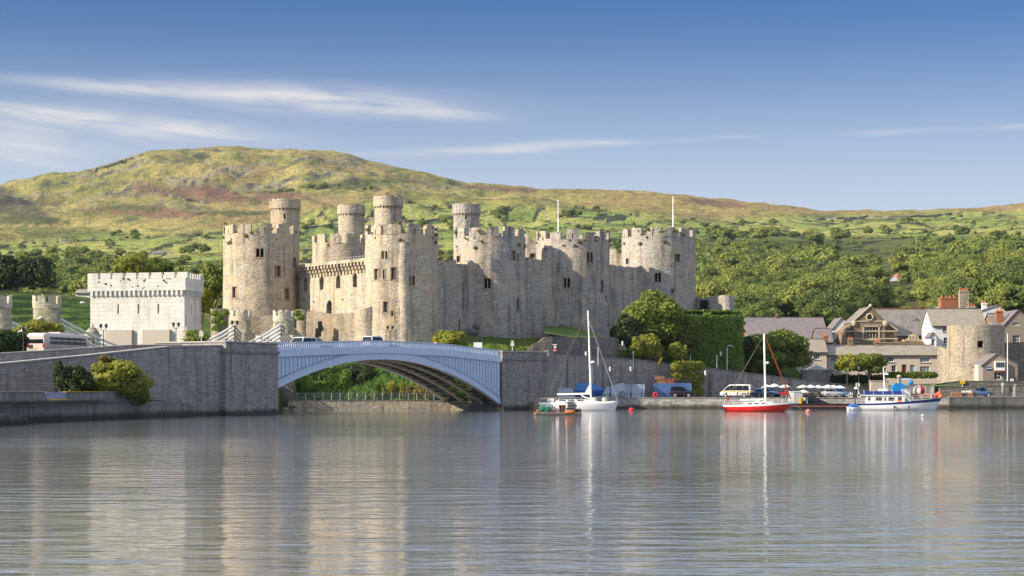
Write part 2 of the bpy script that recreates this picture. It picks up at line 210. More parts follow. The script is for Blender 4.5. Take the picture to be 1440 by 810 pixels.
# ------------------------------------------------------------------ mesh building
OFF = {}
def tag(o, label=None, cat=None, group=None, kind=None):
    if label: o['label'] = label
    if cat: o['category'] = cat
    if group: o['group'] = group
    if kind: o['kind'] = kind
    return o
class MB:
    def __init__(s): s.v = []; s.f = []; s.mi = []; s.sm = []
    def add(s, vs, fs, m=0, smooth=False):
        b = len(s.v); s.v.extend(Vector(v) for v in vs)
        for f in fs: s.f.append([b + i for i in f]); s.mi.append(m); s.sm.append(smooth)
        return s
    def quad(s, a, b, c, d, m=0): return s.add((a, b, c, d), ((0, 1, 2, 3),), m)
    def box(s, c, size, rz=0.0, m=0, top=(1, 1)):
        x, y, z = size[0] / 2, size[1] / 2, size[2]; cr, sr = math.cos(rz), math.sin(rz); vs = []
        for (zz, kx, ky) in ((0, 1, 1), (z, top[0], top[1])):
            for (a, b) in ((-x, -y), (x, -y), (x, y), (-x, y)):
                a, b = a * kx, b * ky; vs.append((c[0] + a * cr - b * sr, c[1] + a * sr + b * cr, c[2] + zz))
        return s.add(vs, ((3, 2, 1, 0), (4, 5, 6, 7), (0, 1, 5, 4), (1, 2, 6, 5), (2, 3, 7, 6), (3, 0, 4, 7)), m)
    def tube(s, pts, r, n=8, m=0, r2=None, cap=True):
        pts = [Vector(p) for p in pts]; vs = []; fs = []; k = len(pts)
        for i, p in enumerate(pts):
            d = (pts[min(i + 1, k - 1)] - pts[max(i - 1, 0)]).normalized()
            u = d.cross(Vector((0, 0, 1)) if abs(d.z) < 0.95 else Vector((1, 0, 0))).normalized(); w = d.cross(u)
            rr = r if r2 is None else r + (r2 - r) * i / (k - 1)
            for j in range(n): t = 2 * math.pi * j / n; vs.append(p + u * (rr * math.cos(t)) + w * (rr * math.sin(t)))
        for i in range(k - 1):
            for j in range(n): fs.append((i * n + j, i * n + (j + 1) % n, (i + 1) * n + (j + 1) % n, (i + 1) * n + j))
        s.add(vs, fs, m, True)
        if cap: b = len(s.v) - k * n; s.f.append([b + j for j in range(n)]); s.f.append([b + (k - 1) * n + j for j in range(n)]); s.mi += [m, m]; s.sm += [False, False]
        return s
    def lathe(s, c, prof, n=24, m=0, smooth=True, sq=(1, 1)):
        vs = []; fs = []
        for (r, z) in prof:
            for j in range(n): t = 2 * math.pi * j / n; vs.append((c[0] + r * sq[0] * math.cos(t), c[1] + r * sq[1] * math.sin(t), c[2] + z))
        for i in range(len(prof) - 1):
            for j in range(n): fs.append((i * n + j, i * n + (j + 1) % n, (i + 1) * n + (j + 1) % n, (i + 1) * n + j))
        s.add(vs, fs, m, smooth)
        b = len(s.v) - len(vs)
        if prof[-1][0] > 1e-4: s.f.append([b + (len(prof) - 1) * n + j for j in range(n)]); s.mi.append(m); s.sm.append(False)
        if prof[0][0] > 1e-4: s.f.append([b + j for j in range(n)]); s.mi.append(m); s.sm.append(False)
        return s
    def ball(s, c, r, n=14, m=0, sq=(1, 1, 1)):
        k = 8; return s.lathe(c, [(r * math.sin(math.pi * i / k) * 1.0, -r * sq[2] * math.cos(math.pi * i / k)) for i in range(k + 1)], n, m, True, sq[:2])
    def prism(s, poly, a, b, m=0):
        """poly: list of 3D points, extruded from offset a to offset b (vectors)"""
        n = len(poly); a, b = Vector(a), Vector(b); vs = [Vector(p) + a for p in poly] + [Vector(p) + b for p in poly]
        return s.add(vs, [list(range(n)), list(range(2 * n - 1, n - 1, -1))] + [(i, (i + 1) % n, n + (i + 1) % n, n + i) for i in range(n)], m)
    def panel(s, Sf, us, vs, ops=(), depth=0.5, m=0, smooth=False):
        """a surface Sf(u, v, d) with real recessed openings (u0,u1,v0,v1); returns the corners of the back of each recess"""
        us = sorted(set([round(u, 4) for u in us] + [round(q, 4) for o in ops for q in o[:2]])); vs = sorted(set([round(v, 4) for v in vs] + [round(q, 4) for o in ops for q in o[2:4]]))
        nu = len(us); pv = [Sf(u, v, 0) for v in vs for u in us]; fs = []
        for j in range(len(vs) - 1):
            for i in range(nu - 1):
                cu, cv = (us[i] + us[i + 1]) / 2, (vs[j] + vs[j + 1]) / 2
                if any(o[0] < cu < o[1] and o[2] < cv < o[3] for o in ops): continue
                fs.append((j * nu + i, j * nu + i + 1, (j + 1) * nu + i + 1, (j + 1) * nu + i))
        s.add(pv, fs, m, smooth); out = []
        for o in ops:
            q = [(o[0], o[2]), (o[1], o[2]), (o[1], o[3]), (o[0], o[3])]; fr = [Sf(a, b, 0) for a, b in q]; bk = [Sf(a, b, depth) for a, b in q]
            for i in range(4): s.quad(fr[i], fr[(i + 1) % 4], bk[(i + 1) % 4], bk[i], m)
            out.append([Sf(a, b, depth - 0.004) for a, b in q])
        return out
    def build(s, name, mats, parent=None, local=False, off=None):
        if not isinstance(mats, (list, tuple)): mats = [mats]
        if parent is not None: o_ = Vector((0, 0, 0)) if local else OFF[parent.name]
        elif off is not None: o_ = Vector(off)
        else:
            a = np.array([tuple(v) for v in s.v]); o_ = Vector(((a[:, 0].min() + a[:, 0].max()) / 2, (a[:, 1].min() + a[:, 1].max()) / 2, a[:, 2].min()))
        me = bpy.data.meshes.new(name); me.from_pydata([tuple(v - o_) for v in s.v], [], s.f); me.update()
        for mm in mats: me.materials.append(MT[mm] if isinstance(mm, str) else mm)
        me.polygons.foreach_set('material_index', s.mi); me.polygons.foreach_set('use_smooth', s.sm)
        ob = bpy.data.objects.new(name, me); COL.objects.link(ob)
        if parent is not None: ob.parent = parent; OFF[ob.name] = o_
        else: ob.location = o_; OFF[ob.name] = o_
        return ob
def thing(name, label, cat, loc, rz=0.0, group=None):
    o = bpy.data.objects.new(name, None); COL.objects.link(o); o.location = loc; o.rotation_euler = (0, 0, rz); o.empty_display_size = 0.3
    OFF[o.name] = Vector(loc); return tag(o, label, cat, group)
def copy_tree(o, parent=None):
    c = o.copy(); COL.objects.link(c)
    if parent is not None: c.parent = parent
    for ch in list(o.children): copy_tree(ch, c)
    return c
def hsh(x, y, z=0.0, s=1.0): return mnoise.noise(Vector((x * s, y * s, z * s)))

# leaves: many small quads; pts and normals -> one mesh
def leaf_mesh(name, pts, nrm, size, seed, tint=None, cores=()):
    rg = np.random.default_rng(seed); n = len(pts)
    d = nrm + rg.normal(0, 0.55, (n, 3)); d /= np.linalg.norm(d, axis=1)[:, None] + 1e-9
    a = rg.normal(0, 1, (n, 3)); u = np.cross(d, a); u /= np.linalg.norm(u, axis=1)[:, None] + 1e-9; w = np.cross(d, u)
    sz = (size if np.ndim(size) else np.full(n, size)) * rg.uniform(0.6, 1.3, n) * 0.5
    q = np.stack([pts - u * sz[:, None] * 1.25, pts - w * sz[:, None] * .8, pts + u * sz[:, None] * 1.25, pts + w * sz[:, None] * .8], 1).reshape(-1, 3)
    vs = [q]; nf = n; loops = [np.arange(4 * n)]; tn = [np.repeat(tint if tint is not None else np.zeros(n), 4)]; starts = [np.arange(n) * 4]; tot_ = [np.full(n, 4)]
    base = 4 * n; lo = 4 * n
    for (cv, cf, ct) in cores:
        vs.append(cv); loops.append(cf.ravel() + base); starts.append(lo + np.arange(len(cf)) * 3); tot_.append(np.full(len(cf), 3)); tn.append(np.full(len(cv), ct)); base += len(cv); lo += 3 * len(cf)
    V = np.concatenate(vs); L = np.concatenate(loops); ST = np.concatenate(starts); TT = np.concatenate(tot_); TN = np.concatenate(tn)
    me = bpy.data.meshes.new(name); me.vertices.add(len(V)); me.vertices.foreach_set('co', V.astype(np.float32).ravel())
    me.loops.add(len(L)); me.loops.foreach_set('vertex_index', L.astype(np.int32)); me.polygons.add(len(ST)); me.polygons.foreach_set('loop_start', ST.astype(np.int32))
    me.polygons.foreach_set('loop_total', TT.astype(np.int32)); me.update(calc_edges=True); me.validate()
    at = me.attributes.new('tint', 'FLOAT', 'POINT'); at.data.foreach_set('value', TN.astype(np.float32))
    return me
import bmesh
_b = bmesh.new(); bmesh.ops.create_icosphere(_b, subdivisions=2, radius=1.0); _b.verts.ensure_lookup_table()
ICO_V = np.array([tuple(v.co) for v in _b.verts]); ICO_F = np.array([[v.index for v in f.verts] for f in _b.faces]); _b.free()
def lobes_for(c, r, k, seed, flat=0.0):
    rg = np.random.default_rng(seed); c = np.array(c, float); r = np.array(r, float); out = [(c, r * 0.72)]
    for i in range(k):
        t = rg.uniform(0, 2 * math.pi); z = rg.uniform(-0.75 + flat, 0.95); h = math.sqrt(max(0, 1 - z * z)); f = rg.uniform(0.28, 0.48)
        out.append((c + r * np.array([h * math.cos(t), h * math.sin(t), z]) * (1 - f * 0.8), r * f * np.array([1, 1, rg.uniform(0.75, 1.0)])))
    return out
def lobe_points(lobes, n, seed, low=-0.7):
    rg = np.random.default_rng(seed); ar = np.array([l[1][0] * l[1][2] + l[1][1] * l[1][2] for l in lobes]); cnt = np.maximum(4, (n * ar / ar.sum()).astype(int)); pp = []; nn = []
    for (c, r), k in zip(lobes, cnt):
        d = rg.normal(0, 1, (k, 3)); d /= np.linalg.norm(d, axis=1)[:, None]; d[:, 2] = np.where(d[:, 2] < low, -d[:, 2], d[:, 2])
        rad = rg.uniform(0.8, 1.1, k)[:, None]; pp.append(c + d * r * rad); nn.append(d / r * r.mean())
    return np.concatenate(pp), np.concatenate(nn)
def core_of(lobes, tint=0.0, k=0.70): return [(ICO_V * r * k + c, ICO_F, tint) for c, r in lobes]
def foliage(name, lobes, n, size, mat, parent=None, seed=1, off=None, extra=None):
    p, nr = lobe_points(lobes, n, seed)
    if extra is not None: p = np.concatenate([p, extra[0]]); nr = np.concatenate([nr, extra[1]])
    o_ = np.array(OFF[parent.name] if parent is not None else (off if off is not None else (lobes[0][0][0], lobes[0][0][1], min(l[0][2] - l[1][2] for l in lobes))))
    me = leaf_mesh(name, p - o_, nr, size, seed, None, [(v - o_, f, t) for v, f, t in core_of(lobes)]); me.materials.append(MT[mat])
    ob = bpy.data.objects.new(name, me); COL.objects.link(ob)
    if parent is not None: ob.parent = parent
    else: ob.location = o_
    OFF[ob.name] = Vector(o_); return ob
def tree(label, px, py0, py1, wpx, Y, mat='leaf', kind='tree', n=3500, leaf=0.5, trunk=0.18, seed=1, base=None, k=14, group=None, depth=0.9, bark='bark', name='broadleaf_tree'):
    """a tree whose crown fills rows py0..py1 around column px at depth Y; base: ground height"""
    x = X(px, Y); zt, zb = Z(py0, Y), Z(py1, Y); rx = wpx / F * Y / 2; g = base if base is not None else zb - 1.5
    t = thing(name, label, kind, (x, Y, g), 0, group)
    lb = lobes_for((x, Y, (zt + zb) / 2), (rx, rx * depth, (zt - zb) / 2), k, seed)
    foliage('crown', lb, n, leaf, mat, t, seed)
    mb = MB(); r = max(0.12, rx * trunk * .45); mb.tube([(x, Y, g - .3), (x + .1 * r, Y, (g + zb) / 2), (x, Y, (zt + zb) / 2)], r, 8, r2=r * .45)
    for i in range(4):
        a = i * 1.7 + seed; mb.tube([(x, Y, zb * .7 + g * .3), (x + math.cos(a) * rx * .5, Y + math.sin(a) * rx * .45, (zt + zb) / 2 + .1 * rx)], r * .5, 6, r2=r * .2)
    mb.build('trunk', bark, t); return t
# ------------------------------------------------------------------ terrain, hills, water
def vnoise(x, y, seed=0):
    xi = np.floor(x).astype(np.int64); yi = np.floor(y).astype(np.int64); fx = x - xi; fy = y - yi; fx = fx * fx * (3 - 2 * fx); fy = fy * fy * (3 - 2 * fy)
    def h(a, b):
        k = (a * 374761393 + b * 668265263 + seed * 974634211) & 0xFFFFFFFF; k = ((k ^ (k >> 13)) * 1274126177) & 0xFFFFFFFF; return ((k ^ (k >> 16)) & 0xFFFF) / 65535.0
    return (h(xi, yi) * (1 - fx) + h(xi + 1, yi) * fx) * (1 - fy) + (h(xi, yi + 1) * (1 - fx) + h(xi + 1, yi + 1) * fx) * fy
def fbm(x, y, oct=5, seed=0, gain=0.5):
    t = 0; a = 1; s = 0
    for i in range(oct): t = t + a * vnoise(x * 2 ** i + 17.3 * i, y * 2 ** i - 9.1 * i, seed + i); s += a; a *= gain
    return t / s
TC = np.array([-700, 0, 60, 120, 220, 300, 370, 400, 430, 490, 560, 650, 706, 714, 760, 880, 1000, 1080, 1150, 1300, 1440, 2100], float)
def row(pairs): a = np.array(sorted(pairs.items()), float); return np.interp(TC, a[:, 0], a[:, 1])
def rz_(Y, pairs, py=True):
    yy = row(Y) if isinstance(Y, dict) else np.full(len(TC), float(Y)); v = row(pairs); return (yy, HC + (HY - v) / F * yy if py else v)
Y0 = {-700: 175, 0: 199, 120: 213, 300: 229, 370: 236, 400: 284.6, 560: 284.6, 706: 286, 714: 284, 760: 290, 800: 295.2, 850: 302.6, 880: 305.6, 1000: 316.5, 1150: 330, 1300: 343, 1440: 343, 2100: 343}
ROWS = [rz_(Y0, {-700: -3, 2100: -3}, False),
        rz_(Y0, {-700: 4, 0: 5.0, 120: 5.9, 300: 7.1, 370: 7.6, 400: 1.7, 706: 1.7, 714: 7.9, 760: 7.4, 880: 6.2, 1000: 5.2, 1150: 3.5, 1300: 2.4, 1440: 2.4, 2100: 2.4}, False),
        rz_({-700: 215, 0: 225, 120: 236, 300: 250, 370: 262, 400: 292, 700: 293, 760: 298, 880: 313.5, 1000: 325.5, 1150: 343, 1300: 352, 2100: 352}, {-700: 5, 0: 6.2, 120: 6.6, 220: 6.9, 300: 1, 370: 1, 400: 4.6, 490: 5.5, 560: 7.5, 650: 8.8, 760: 8.4, 880: 7.3, 1000: 6.2, 1150: 5.4, 1300: 5.2, 1440: 4.8, 2100: 4.5}, False),
        rz_({-700: 330, 0: 330, 120: 330, 300: 322, 400: 304, 706: 306, 760: 309, 880: 322, 1000: 335, 1150: 362, 2100: 366}, {-700: 7, 0: 9, 120: 9, 300: 9.5, 400: 9.5, 490: 9.5, 560: 10, 650: 11.6, 760: 10.8, 880: 9, 1000: 8, 1150: 8.5, 1300: 9.5, 2100: 9}, False),
        rz_({-700: 400, 300: 400, 400: 345, 760: 345, 1000: 400, 2100: 410}, {-700: 14, 0: 15.5, 120: 15.5, 300: 14, 400: 13, 760: 13, 1000: 10, 1150: 13, 1300: 14.5, 1440: 17, 2100: 19}, False),
        rz_(500, {-700: 400, 0: 407, 60: 410, 120: 416, 220: 440, 300: 455, 560: 470, 880: 475, 1000: 472, 1150: 468, 1300: 462, 1440: 452, 2100: 440}),
        rz_(620, {-700: 425, 0: 428, 120: 430, 300: 440, 560: 450, 880: 455, 1000: 453, 1150: 448, 1300: 436, 1440: 420, 2100: 405}),
        rz_(900, {-700: 395, 0: 397, 120: 393, 300: 388, 560: 390, 760: 390, 880: 394, 1000: 397, 1150: 398, 1300: 388, 1440: 368, 2100: 340}),
        rz_(1300, {-700: 368, 0: 368, 120: 364, 300: 358, 430: 352, 560: 348, 760: 347, 880: 350, 1000: 354, 1150: 356, 1300: 345, 1440: 330, 2100: 312}),
        rz_(1700, {-700: 336, 0: 338, 120: 334, 300: 326, 560: 322, 760: 320, 880: 322, 1000: 327, 1150: 330, 1300: 324, 1440: 312, 2100: 298}),
        rz_(2200, {-700: 292, 0: 298, 120: 300, 300: 291, 430: 286, 560: 292, 650: 297, 760: 292, 880: 292, 1000: 306, 1150: 313, 1300: 309, 1440: 300, 2100: 288}),
        rz_(2700, {-700: 270, 0: 272, 60: 270, 120: 262, 220: 248, 300: 244, 430: 243, 560: 262, 650: 277, 760: 277, 880: 277, 1000: 291, 1150: 303, 1300: 303, 1440: 293, 2100: 280}),
        None,
        rz_(3600, {-700: 300, 0: 275, 300: 240, 560: 270, 760: 300, 1000: 310, 1300: 320, 2100: 310}),
        rz_(4100, {-700: 545, 2100: 545})]
NCOL, SUB = 620, [1, 10, 16, 14, 20, 14, 26, 30, 34, 38, 40, 44, 14, 8]
colpx = np.concatenate([np.linspace(-700, -40, 50)[:-1], np.linspace(-40, 1480, NCOL), np.linspace(1480, 2100, 46)[1:]])
SKY_PX = [-700, -300, 0, 30, 60, 90, 120, 155, 185, 213, 222, 245, 275, 300, 330, 350, 375, 395, 420, 440, 470, 492, 512, 540, 570, 600, 640, 660, 700, 735, 752, 775, 830, 880, 920, 950, 980, 1005, 1040, 1075, 1110, 1150, 1200, 1260, 1290, 1320, 1380, 1440, 1700, 2100]
SKY_PY = [262, 265, 262, 257, 251, 245, 238.5, 229, 220, 212, 211, 210.5, 209.5, 207, 208.5, 211.5, 213.5, 213.5, 215.5, 215, 217.5, 221, 228.5, 235, 239, 245, 257, 260.5, 262, 264, 267, 266.5, 266.5, 267.5, 270.5, 274, 278.5, 282, 287, 290, 292.5, 296.5, 298, 297, 295.5, 294.5, 290.5, 285.5, 276, 270]
def colint(v): return np.interp(colpx, TC, v)
sk = np.interp(colpx, SKY_PX, SKY_PY); yk = np.interp(colpx, [-700, 0, 120, 300, 500, 640, 740, 770, 2100], [2900, 2950, 3050, 3200, 3200, 3150, 3050, 2950, 2900])
rows = [(yk, HC + (HY - sk) / F * yk) if r is None else (colint(r[0]), colint(r[1])) for r in ROWS]
GY, GZ = [rows[0][0]], [rows[0][1]]
for i in range(len(rows) - 1):
    for j in range(1, SUB[i] + 1):
        t = j / SUB[i]; ts = t if i < 1 else t * 0.55 + 0.45 * (t * t * (3 - 2 * t)) if i > 9 else t
        GY.append(rows[i][0] * (1 - t) + rows[i + 1][0] * t); GZ.append(rows[i][1] * (1 - ts) + rows[i + 1][1] * ts)
GY = np.array(GY); GZ = np.array(GZ)
for _ in range(2):                                              # soften the joins between the rows beyond the town, columns too
    m = (GY[1:-1] > 480) & (GY[1:-1] < 2850); sm = (GZ[:-2] + 2 * GZ[1:-1] + GZ[2:]) / 4; GZ[1:-1] = np.where(m, sm, GZ[1:-1])
GX = (colpx[None, :] - 720) / F * GY
ang = (GZ - HC) / GY * F                                        # height angle above the eye, in photo pixels
far = np.clip((GY - 700) / 1800, 0, 1); nearsky = np.clip(1 - np.abs(GY - yk[None, :]) / 260, 0, 1)
sst_ = lambda x, a, b: np.clip((x - a) / (b - a), 0, 1)
rid = 1 - np.abs(2 * fbm(GX / 260 + 3, GY / 420, 5, 5) - 1)
GZ = GZ + far * ((1 - .55 * sst_(np.broadcast_to(colpx[None, :], GY.shape), 720, 800)) * (fbm(GX / 300, GY / 300, 6, 1, 0.55) - 0.5) * 62 * (1 - 0.8 * nearsky) + (1 - .6 * sst_(np.broadcast_to(colpx[None, :], GY.shape), 720, 800)) * (rid - 0.8) * 46 * (1 - 0.85 * nearsky) + (fbm(GX / 42, GY / 42, 4, 2, .6) - 0.5) * 10 * (1 - 0.5 * nearsky))
GZ = GZ + np.where((GY > 300) & (GY < 700), (fbm(GX / 9, GY / 9, 3, 4) - 0.5) * 0.5, 0)
nr, nc = GY.shape
me = bpy.data.meshes.new('hills'); V = np.stack([GX, GY, GZ], -1).reshape(-1, 3)
idx = np.arange(nr * nc).reshape(nr, nc); Q = np.stack([idx[:-1, :-1], idx[:-1, 1:], idx[1:, 1:], idx[1:, :-1]], -1).reshape(-1, 4)
me.vertices.add(len(V)); me.vertices.foreach_set('co', V.astype(np.float32).ravel()); me.loops.add(Q.size); me.loops.foreach_set('vertex_index', Q.astype(np.int32).ravel())
me.polygons.add(len(Q)); me.polygons.foreach_set('loop_start', (np.arange(len(Q)) * 4).astype(np.int32)); me.polygons.foreach_set('loop_total', np.full(len(Q), 4, np.int32)); me.update(calc_edges=True)
me.polygons.foreach_set('use_smooth', np.ones(len(Q), bool))
# what grows where: pasture, field walls, bracken, heather, rock
pxg = np.broadcast_to(colpx[None, :], GY.shape); ang = (GZ - HC) / GY * F
C = lambda *c: np.array(c, float)
def lerp(a, b, t): return a + (b - a) * t[..., None]
sst = lambda x, a, b: np.clip((x - a) / (b - a), 0, 1)
n1 = fbm(GX / 90, GY / 150, 5, 11); n2 = fbm(GX / 28, GY / 60, 5, 12, .6); n3 = fbm(GX / 220, GY / 330, 4, 13); n4 = fbm(GX / 12, GY / 30, 4, 14, .65); n5 = fbm(GX / 60, GY / 40, 5, 15, .6)
base = lerp(np.broadcast_to(C(.27, .235, .075), V.reshape(nr, nc, 3).shape), C(.36, .30, .11), sst(n1, .4, .62))
base = lerp(base, C(.20, .205, .06), sst(n2, .50, .62) * .8); base = lerp(base, C(.28, .19, .09), sst(n3, .50, .60) * .6)
base = lerp(base, C(.11, .12, .045), sst(n4 + n2 * .6, .90, 1.03) * .75)
rock = sst(n5, .60, .66) * sst(ang, 235, 290) * (pxg < 700); base = lerp(base, C(.24, .225, .19), rock * .5); base = lerp(base, C(.06, .055, .06), rock * sst(n4, .52, .62) * .9)
brn = sst(pxg, 740, 860) * sst(ang, 240, 262); base = lerp(base, C(.33, .215, .10), brn * .6 * sst(n2, .36, .55))
def blob(cx, cy, rx, ry, tilt=0.0, soft=.35):
    u = (pxg - cx) / rx; v = (HY - ang - cy - (pxg - cx) * tilt) / ry; d = np.sqrt(u * u + v * v) + (n2 - .5) * 1.3 + (n4 - .5) * .5; return np.clip((1 - d) / soft, 0, 1)
for b in [(275, 273, 95, 11, .12), (205, 297, 95, 10, .05), (300, 270, 60, 8, .2), (390, 274, 55, 7, .08), (700, 265, 70, 4, .05), (1010, 286, 60, 5, .12)]: base = lerp(base, C(.175, .095, .07), blob(*b) * .8)
base = lerp(base, C(.055, .055, .05), blob(20, 290, 55, 22, .3) * .75)
for b in [(180, 292, 50, 6), (20, 310, 70, 7), (330, 300, 60, 4), (90, 330, 80, 8), (480, 262, 60, 5), (530, 255, 60, 4), (60, 352, 60, 8), (860, 312, 60, 4), (730, 312, 40, 4)]: base = lerp(base, C(.08, .095, .035), blob(*b) * .8)
# enclosed fields on the lower slopes
rf = np.random.default_rng(3); fpts = []
for _ in range(900):
    fx, fy = rf.uniform(-700, 900), rf.uniform(620, 2350); fpts.append((fx, fy * 1.0, 0))
kd = KDTree(len(fpts)); [kd.insert((p[0], p[1] * 0.55, 0), i) for i, p in enumerate(fpts)]; kd.balance()
fieldness = sst(n3 * 30 + (ang - np.interp(pxg, [-700, 0, 300, 500, 650, 760, 900, 1000, 1150, 1300, 1440, 2100], [222, 205, 222, 270, 262, 250, 246, 240, 246, 250, 250, 255])), 22, 10) * sst(GY, 640, 760)
fl = rf.uniform(0, 1, len(fpts)); FC = np.stack([C(.19, .26, .06) * (1 - a) + C(.36, .35, .11) * a for a in fl]); hedgem = np.zeros_like(GY)
sel = np.argwhere(fieldness > .02)
for (i, j) in sel:
    wx = GX[i, j] + (n1[i, j] - .5) * 60; wy = GY[i, j] + (n1[i, j] - .5) * 60; r2 = kd.find_n((wx, wy * .55, 0), 2)
    base[i, j] = base[i, j] * (1 - fieldness[i, j]) + FC[r2[0][1]] * (0.72 + .5 * n4[i, j]) * fieldness[i, j]
    e = r2[1][2] - r2[0][2]; hedgem[i, j] = (1 if e < 3.6 else 0) * fieldness[i, j]
base = lerp(base, C(.04, .047, .03), hedgem * .95)
near = 1 - sst(GY, 470, 640); grass = lerp(np.broadcast_to(C(.050, .095, .016), base.shape), C(.085, .13, .022), sst(n4, .4, .6)); base = lerp(base, grass, near)
woodm = sst(pxg, 940, 990) * sst(GY, 420, 480) * (1 - sst(HY - ang, 338, 330)) ; base = lerp(base, C(.035, .045, .016), woodm * .7)
ca = me.color_attributes.new('ground', 'FLOAT_COLOR', 'POINT'); ca.data.foreach_set('color', np.concatenate([base, np.ones((nr, nc, 1))], -1).astype(np.float32).ravel())
k = NT('hill_ground'); at = k.n('ShaderNodeAttribute', attribute_name='ground').outputs['Color']; o = k.co()
f1 = k.ramp(k.noise(o, 0.09, 6, .65), .3, .7); f2 = k.ramp(k.noise(k.co((1, .6, 1)), 0.03, 6, .7), .35, .65)
c = k.mix(.5, at, k.mix(f1, k.mix(1.0, at, (.45, .5, .42), 'MULTIPLY'), k.mix(1.0, at, (1.5, 1.42, 1.4), 'MULTIPLY'))); c = k.mix(k.math('MULTIPLY', k.ramp(f2, .62, .9), .45), c, (.05, .06, .022)); f3 = k.ramp(k.noise(k.co((1, .5, 1)), .33, 5, .75), .38, .66); c = k.mix(.42, c, k.mix(f3, k.mix(1.0, c, (.35, .38, .36), 'MULTIPLY'), k.mix(1.0, c, (1.5, 1.45, 1.4), 'MULTIPLY')))
k.put(k.b.inputs['Base Color'], c); k.b.inputs['Roughness'].default_value = .95; k.b.inputs['Specular IOR Level'].default_value = .1
k.bump(k.math('ADD', k.noise(o, .12, 6, .7), f2), 1.0, 3.5); me.materials.append(k.m)
hills = bpy.data.objects.new('hills', me); COL.objects.link(hills); tag(hills, 'moorland hills of grass, bracken and heather rising behind the castle and town', 'hills', kind='structure')
def ground(px, Y):
    c = min(max(int(np.searchsorted(colpx, px)), 0), nc - 1); return float(np.interp(Y, GY[:, c], GZ[:, c]))
def yslope_(px, py, y0=600):
    c = min(max(int(np.searchsorted(colpx, px)), 0), nc - 1); a = HY - (GZ[:, c] - HC) / GY[:, c] * F; ok = np.where((GY[:, c] > y0) & (a < py))[0]; return float(GY[ok[0], c]) if len(ok) else 3000.0
def gxy(x, y): return ground(720 + x / y * F, y)

k = NT('river_water'); o = k.co()
w1 = k.noise(k.co((.42, 1.0, 1)), 0.85, 3, .5); w2 = k.noise(k.co((.35, 1.0, 1)), 3.2, 2, .5); w3 = k.noise(k.co((.12, .3, 1)), .22, 2, .5)
patch = k.ramp(k.noise(k.co((.25, 1, 1)), .035, 3), .35, .65)
hgt = k.math('ADD', k.math('MULTIPLY', w1, k.math('ADD', k.math('MULTIPLY', patch, .5), .55)), k.math('ADD', k.math('MULTIPLY', w2, .16), k.math('MULTIPLY', w3, .5)))
k.put(k.b.inputs['Base Color'], (.15, .157, .158)); k.b.inputs['Roughness'].default_value = .05; k.b.inputs['IOR'].default_value = 2.9; wind = k.ramp(k.noise(k.co((.3, 1, 1)), .016, 3, .6), .47, .62); w4 = k.noise(k.co((.5, 1, 1)), 8.0, 2, .5); hgt = k.math('ADD', k.math('MULTIPLY', hgt, k.math('ADD', k.math('MULTIPLY', wind, .9), .85)), k.math('MULTIPLY', w4, k.math('ADD', k.math('MULTIPLY', wind, .09), .035))); k.bump(hgt, 1.0, .060)
mb = MB(); mb.quad((-900, -250, 0), (900, -250, 0), (900, 700, 0), (-900, 700, 0)); tag(mb.build('water', k.m, off=(0, 0, 0)), 'calm rippled river water reflecting the castle', 'river', kind='structure')

# ------------------------------------------------------------------ walls
def ribbon(mb, pts, thick, side=1, cop=0.0, m=0, mc=1, seg=3.0):
    """a wall along (x, y, z0, z1) points, thick metres towards the far side, with a coping stone course"""
    n = len(pts); L = []
    for i in range(n):
        a = Vector(pts[max(i - 1, 0)][:2]); b = Vector(pts[min(i + 1, n - 1)][:2]); d = (b - a).normalized(); L.append(Vector((-d.y, d.x)) * thick * side)
    for i in range(n - 1):
        p, q = pts[i], pts[i + 1]; pb = (p[0] + L[i].x, p[1] + L[i].y); qb = (q[0] + L[i + 1].x, q[1] + L[i + 1].y)
        vs = [(p[0], p[1], p[2]), (q[0], q[1], q[2]), (qb[0], qb[1], q[2]), (pb[0], pb[1], p[2]), (p[0], p[1], p[3]), (q[0], q[1], q[3]), (qb[0], qb[1], q[3]), (pb[0], pb[1], p[3])]
        fs = [(0, 1, 5, 4), (1, 2, 6, 5) if i == n - 2 else (0, 1, 5, 4), (2, 3, 7, 6), (3, 0, 4, 7) if i == 0 else (2, 3, 7, 6), (4, 5, 6, 7)]
        mb.add(vs, list(dict.fromkeys(fs)), m)
        if cop:
            e = 0.08; dl = [l.normalized() * e for l in (L[i], L[i + 1])]
            mb.add([(p[0] - dl[0].x, p[1] - dl[0].y, p[3] + .003), (q[0] - dl[1].x, q[1] - dl[1].y, q[3] + .003), (qb[0] + dl[1].x, qb[1] + dl[1].y, q[3] + .003), (pb[0] + dl[0].x, pb[1] + dl[0].y, p[3] + .003),
                    (p[0] - dl[0].x, p[1] - dl[0].y, p[3] + cop), (q[0] - dl[1].x, q[1] - dl[1].y, q[3] + cop), (qb[0] + dl[1].x, qb[1] + dl[1].y, q[3] + cop), (pb[0] + dl[0].x, pb[1] + dl[0].y, p[3] + cop)],
                   ((0, 1, 5, 4), (1, 2, 6, 5), (2, 3, 7, 6), (3, 0, 4, 7), (4, 5, 6, 7), (3, 2, 1, 0)), mc)
    return mb
def wl(lst, zb=-1.0): return [(X(px, Y), Y, zb, Z(py, Y)) for (px, py, Y) in lst]
BD = Vector((.49, .872)); BN = Vector((.872, -.49))                 # along the road bridge, and its outward face
BL = Vector((X(385, 231), 231))
def bp(s, w=0.0, z=0.0): q = BL + BD * s - BN * w; return Vector((q.x, q.y, z))
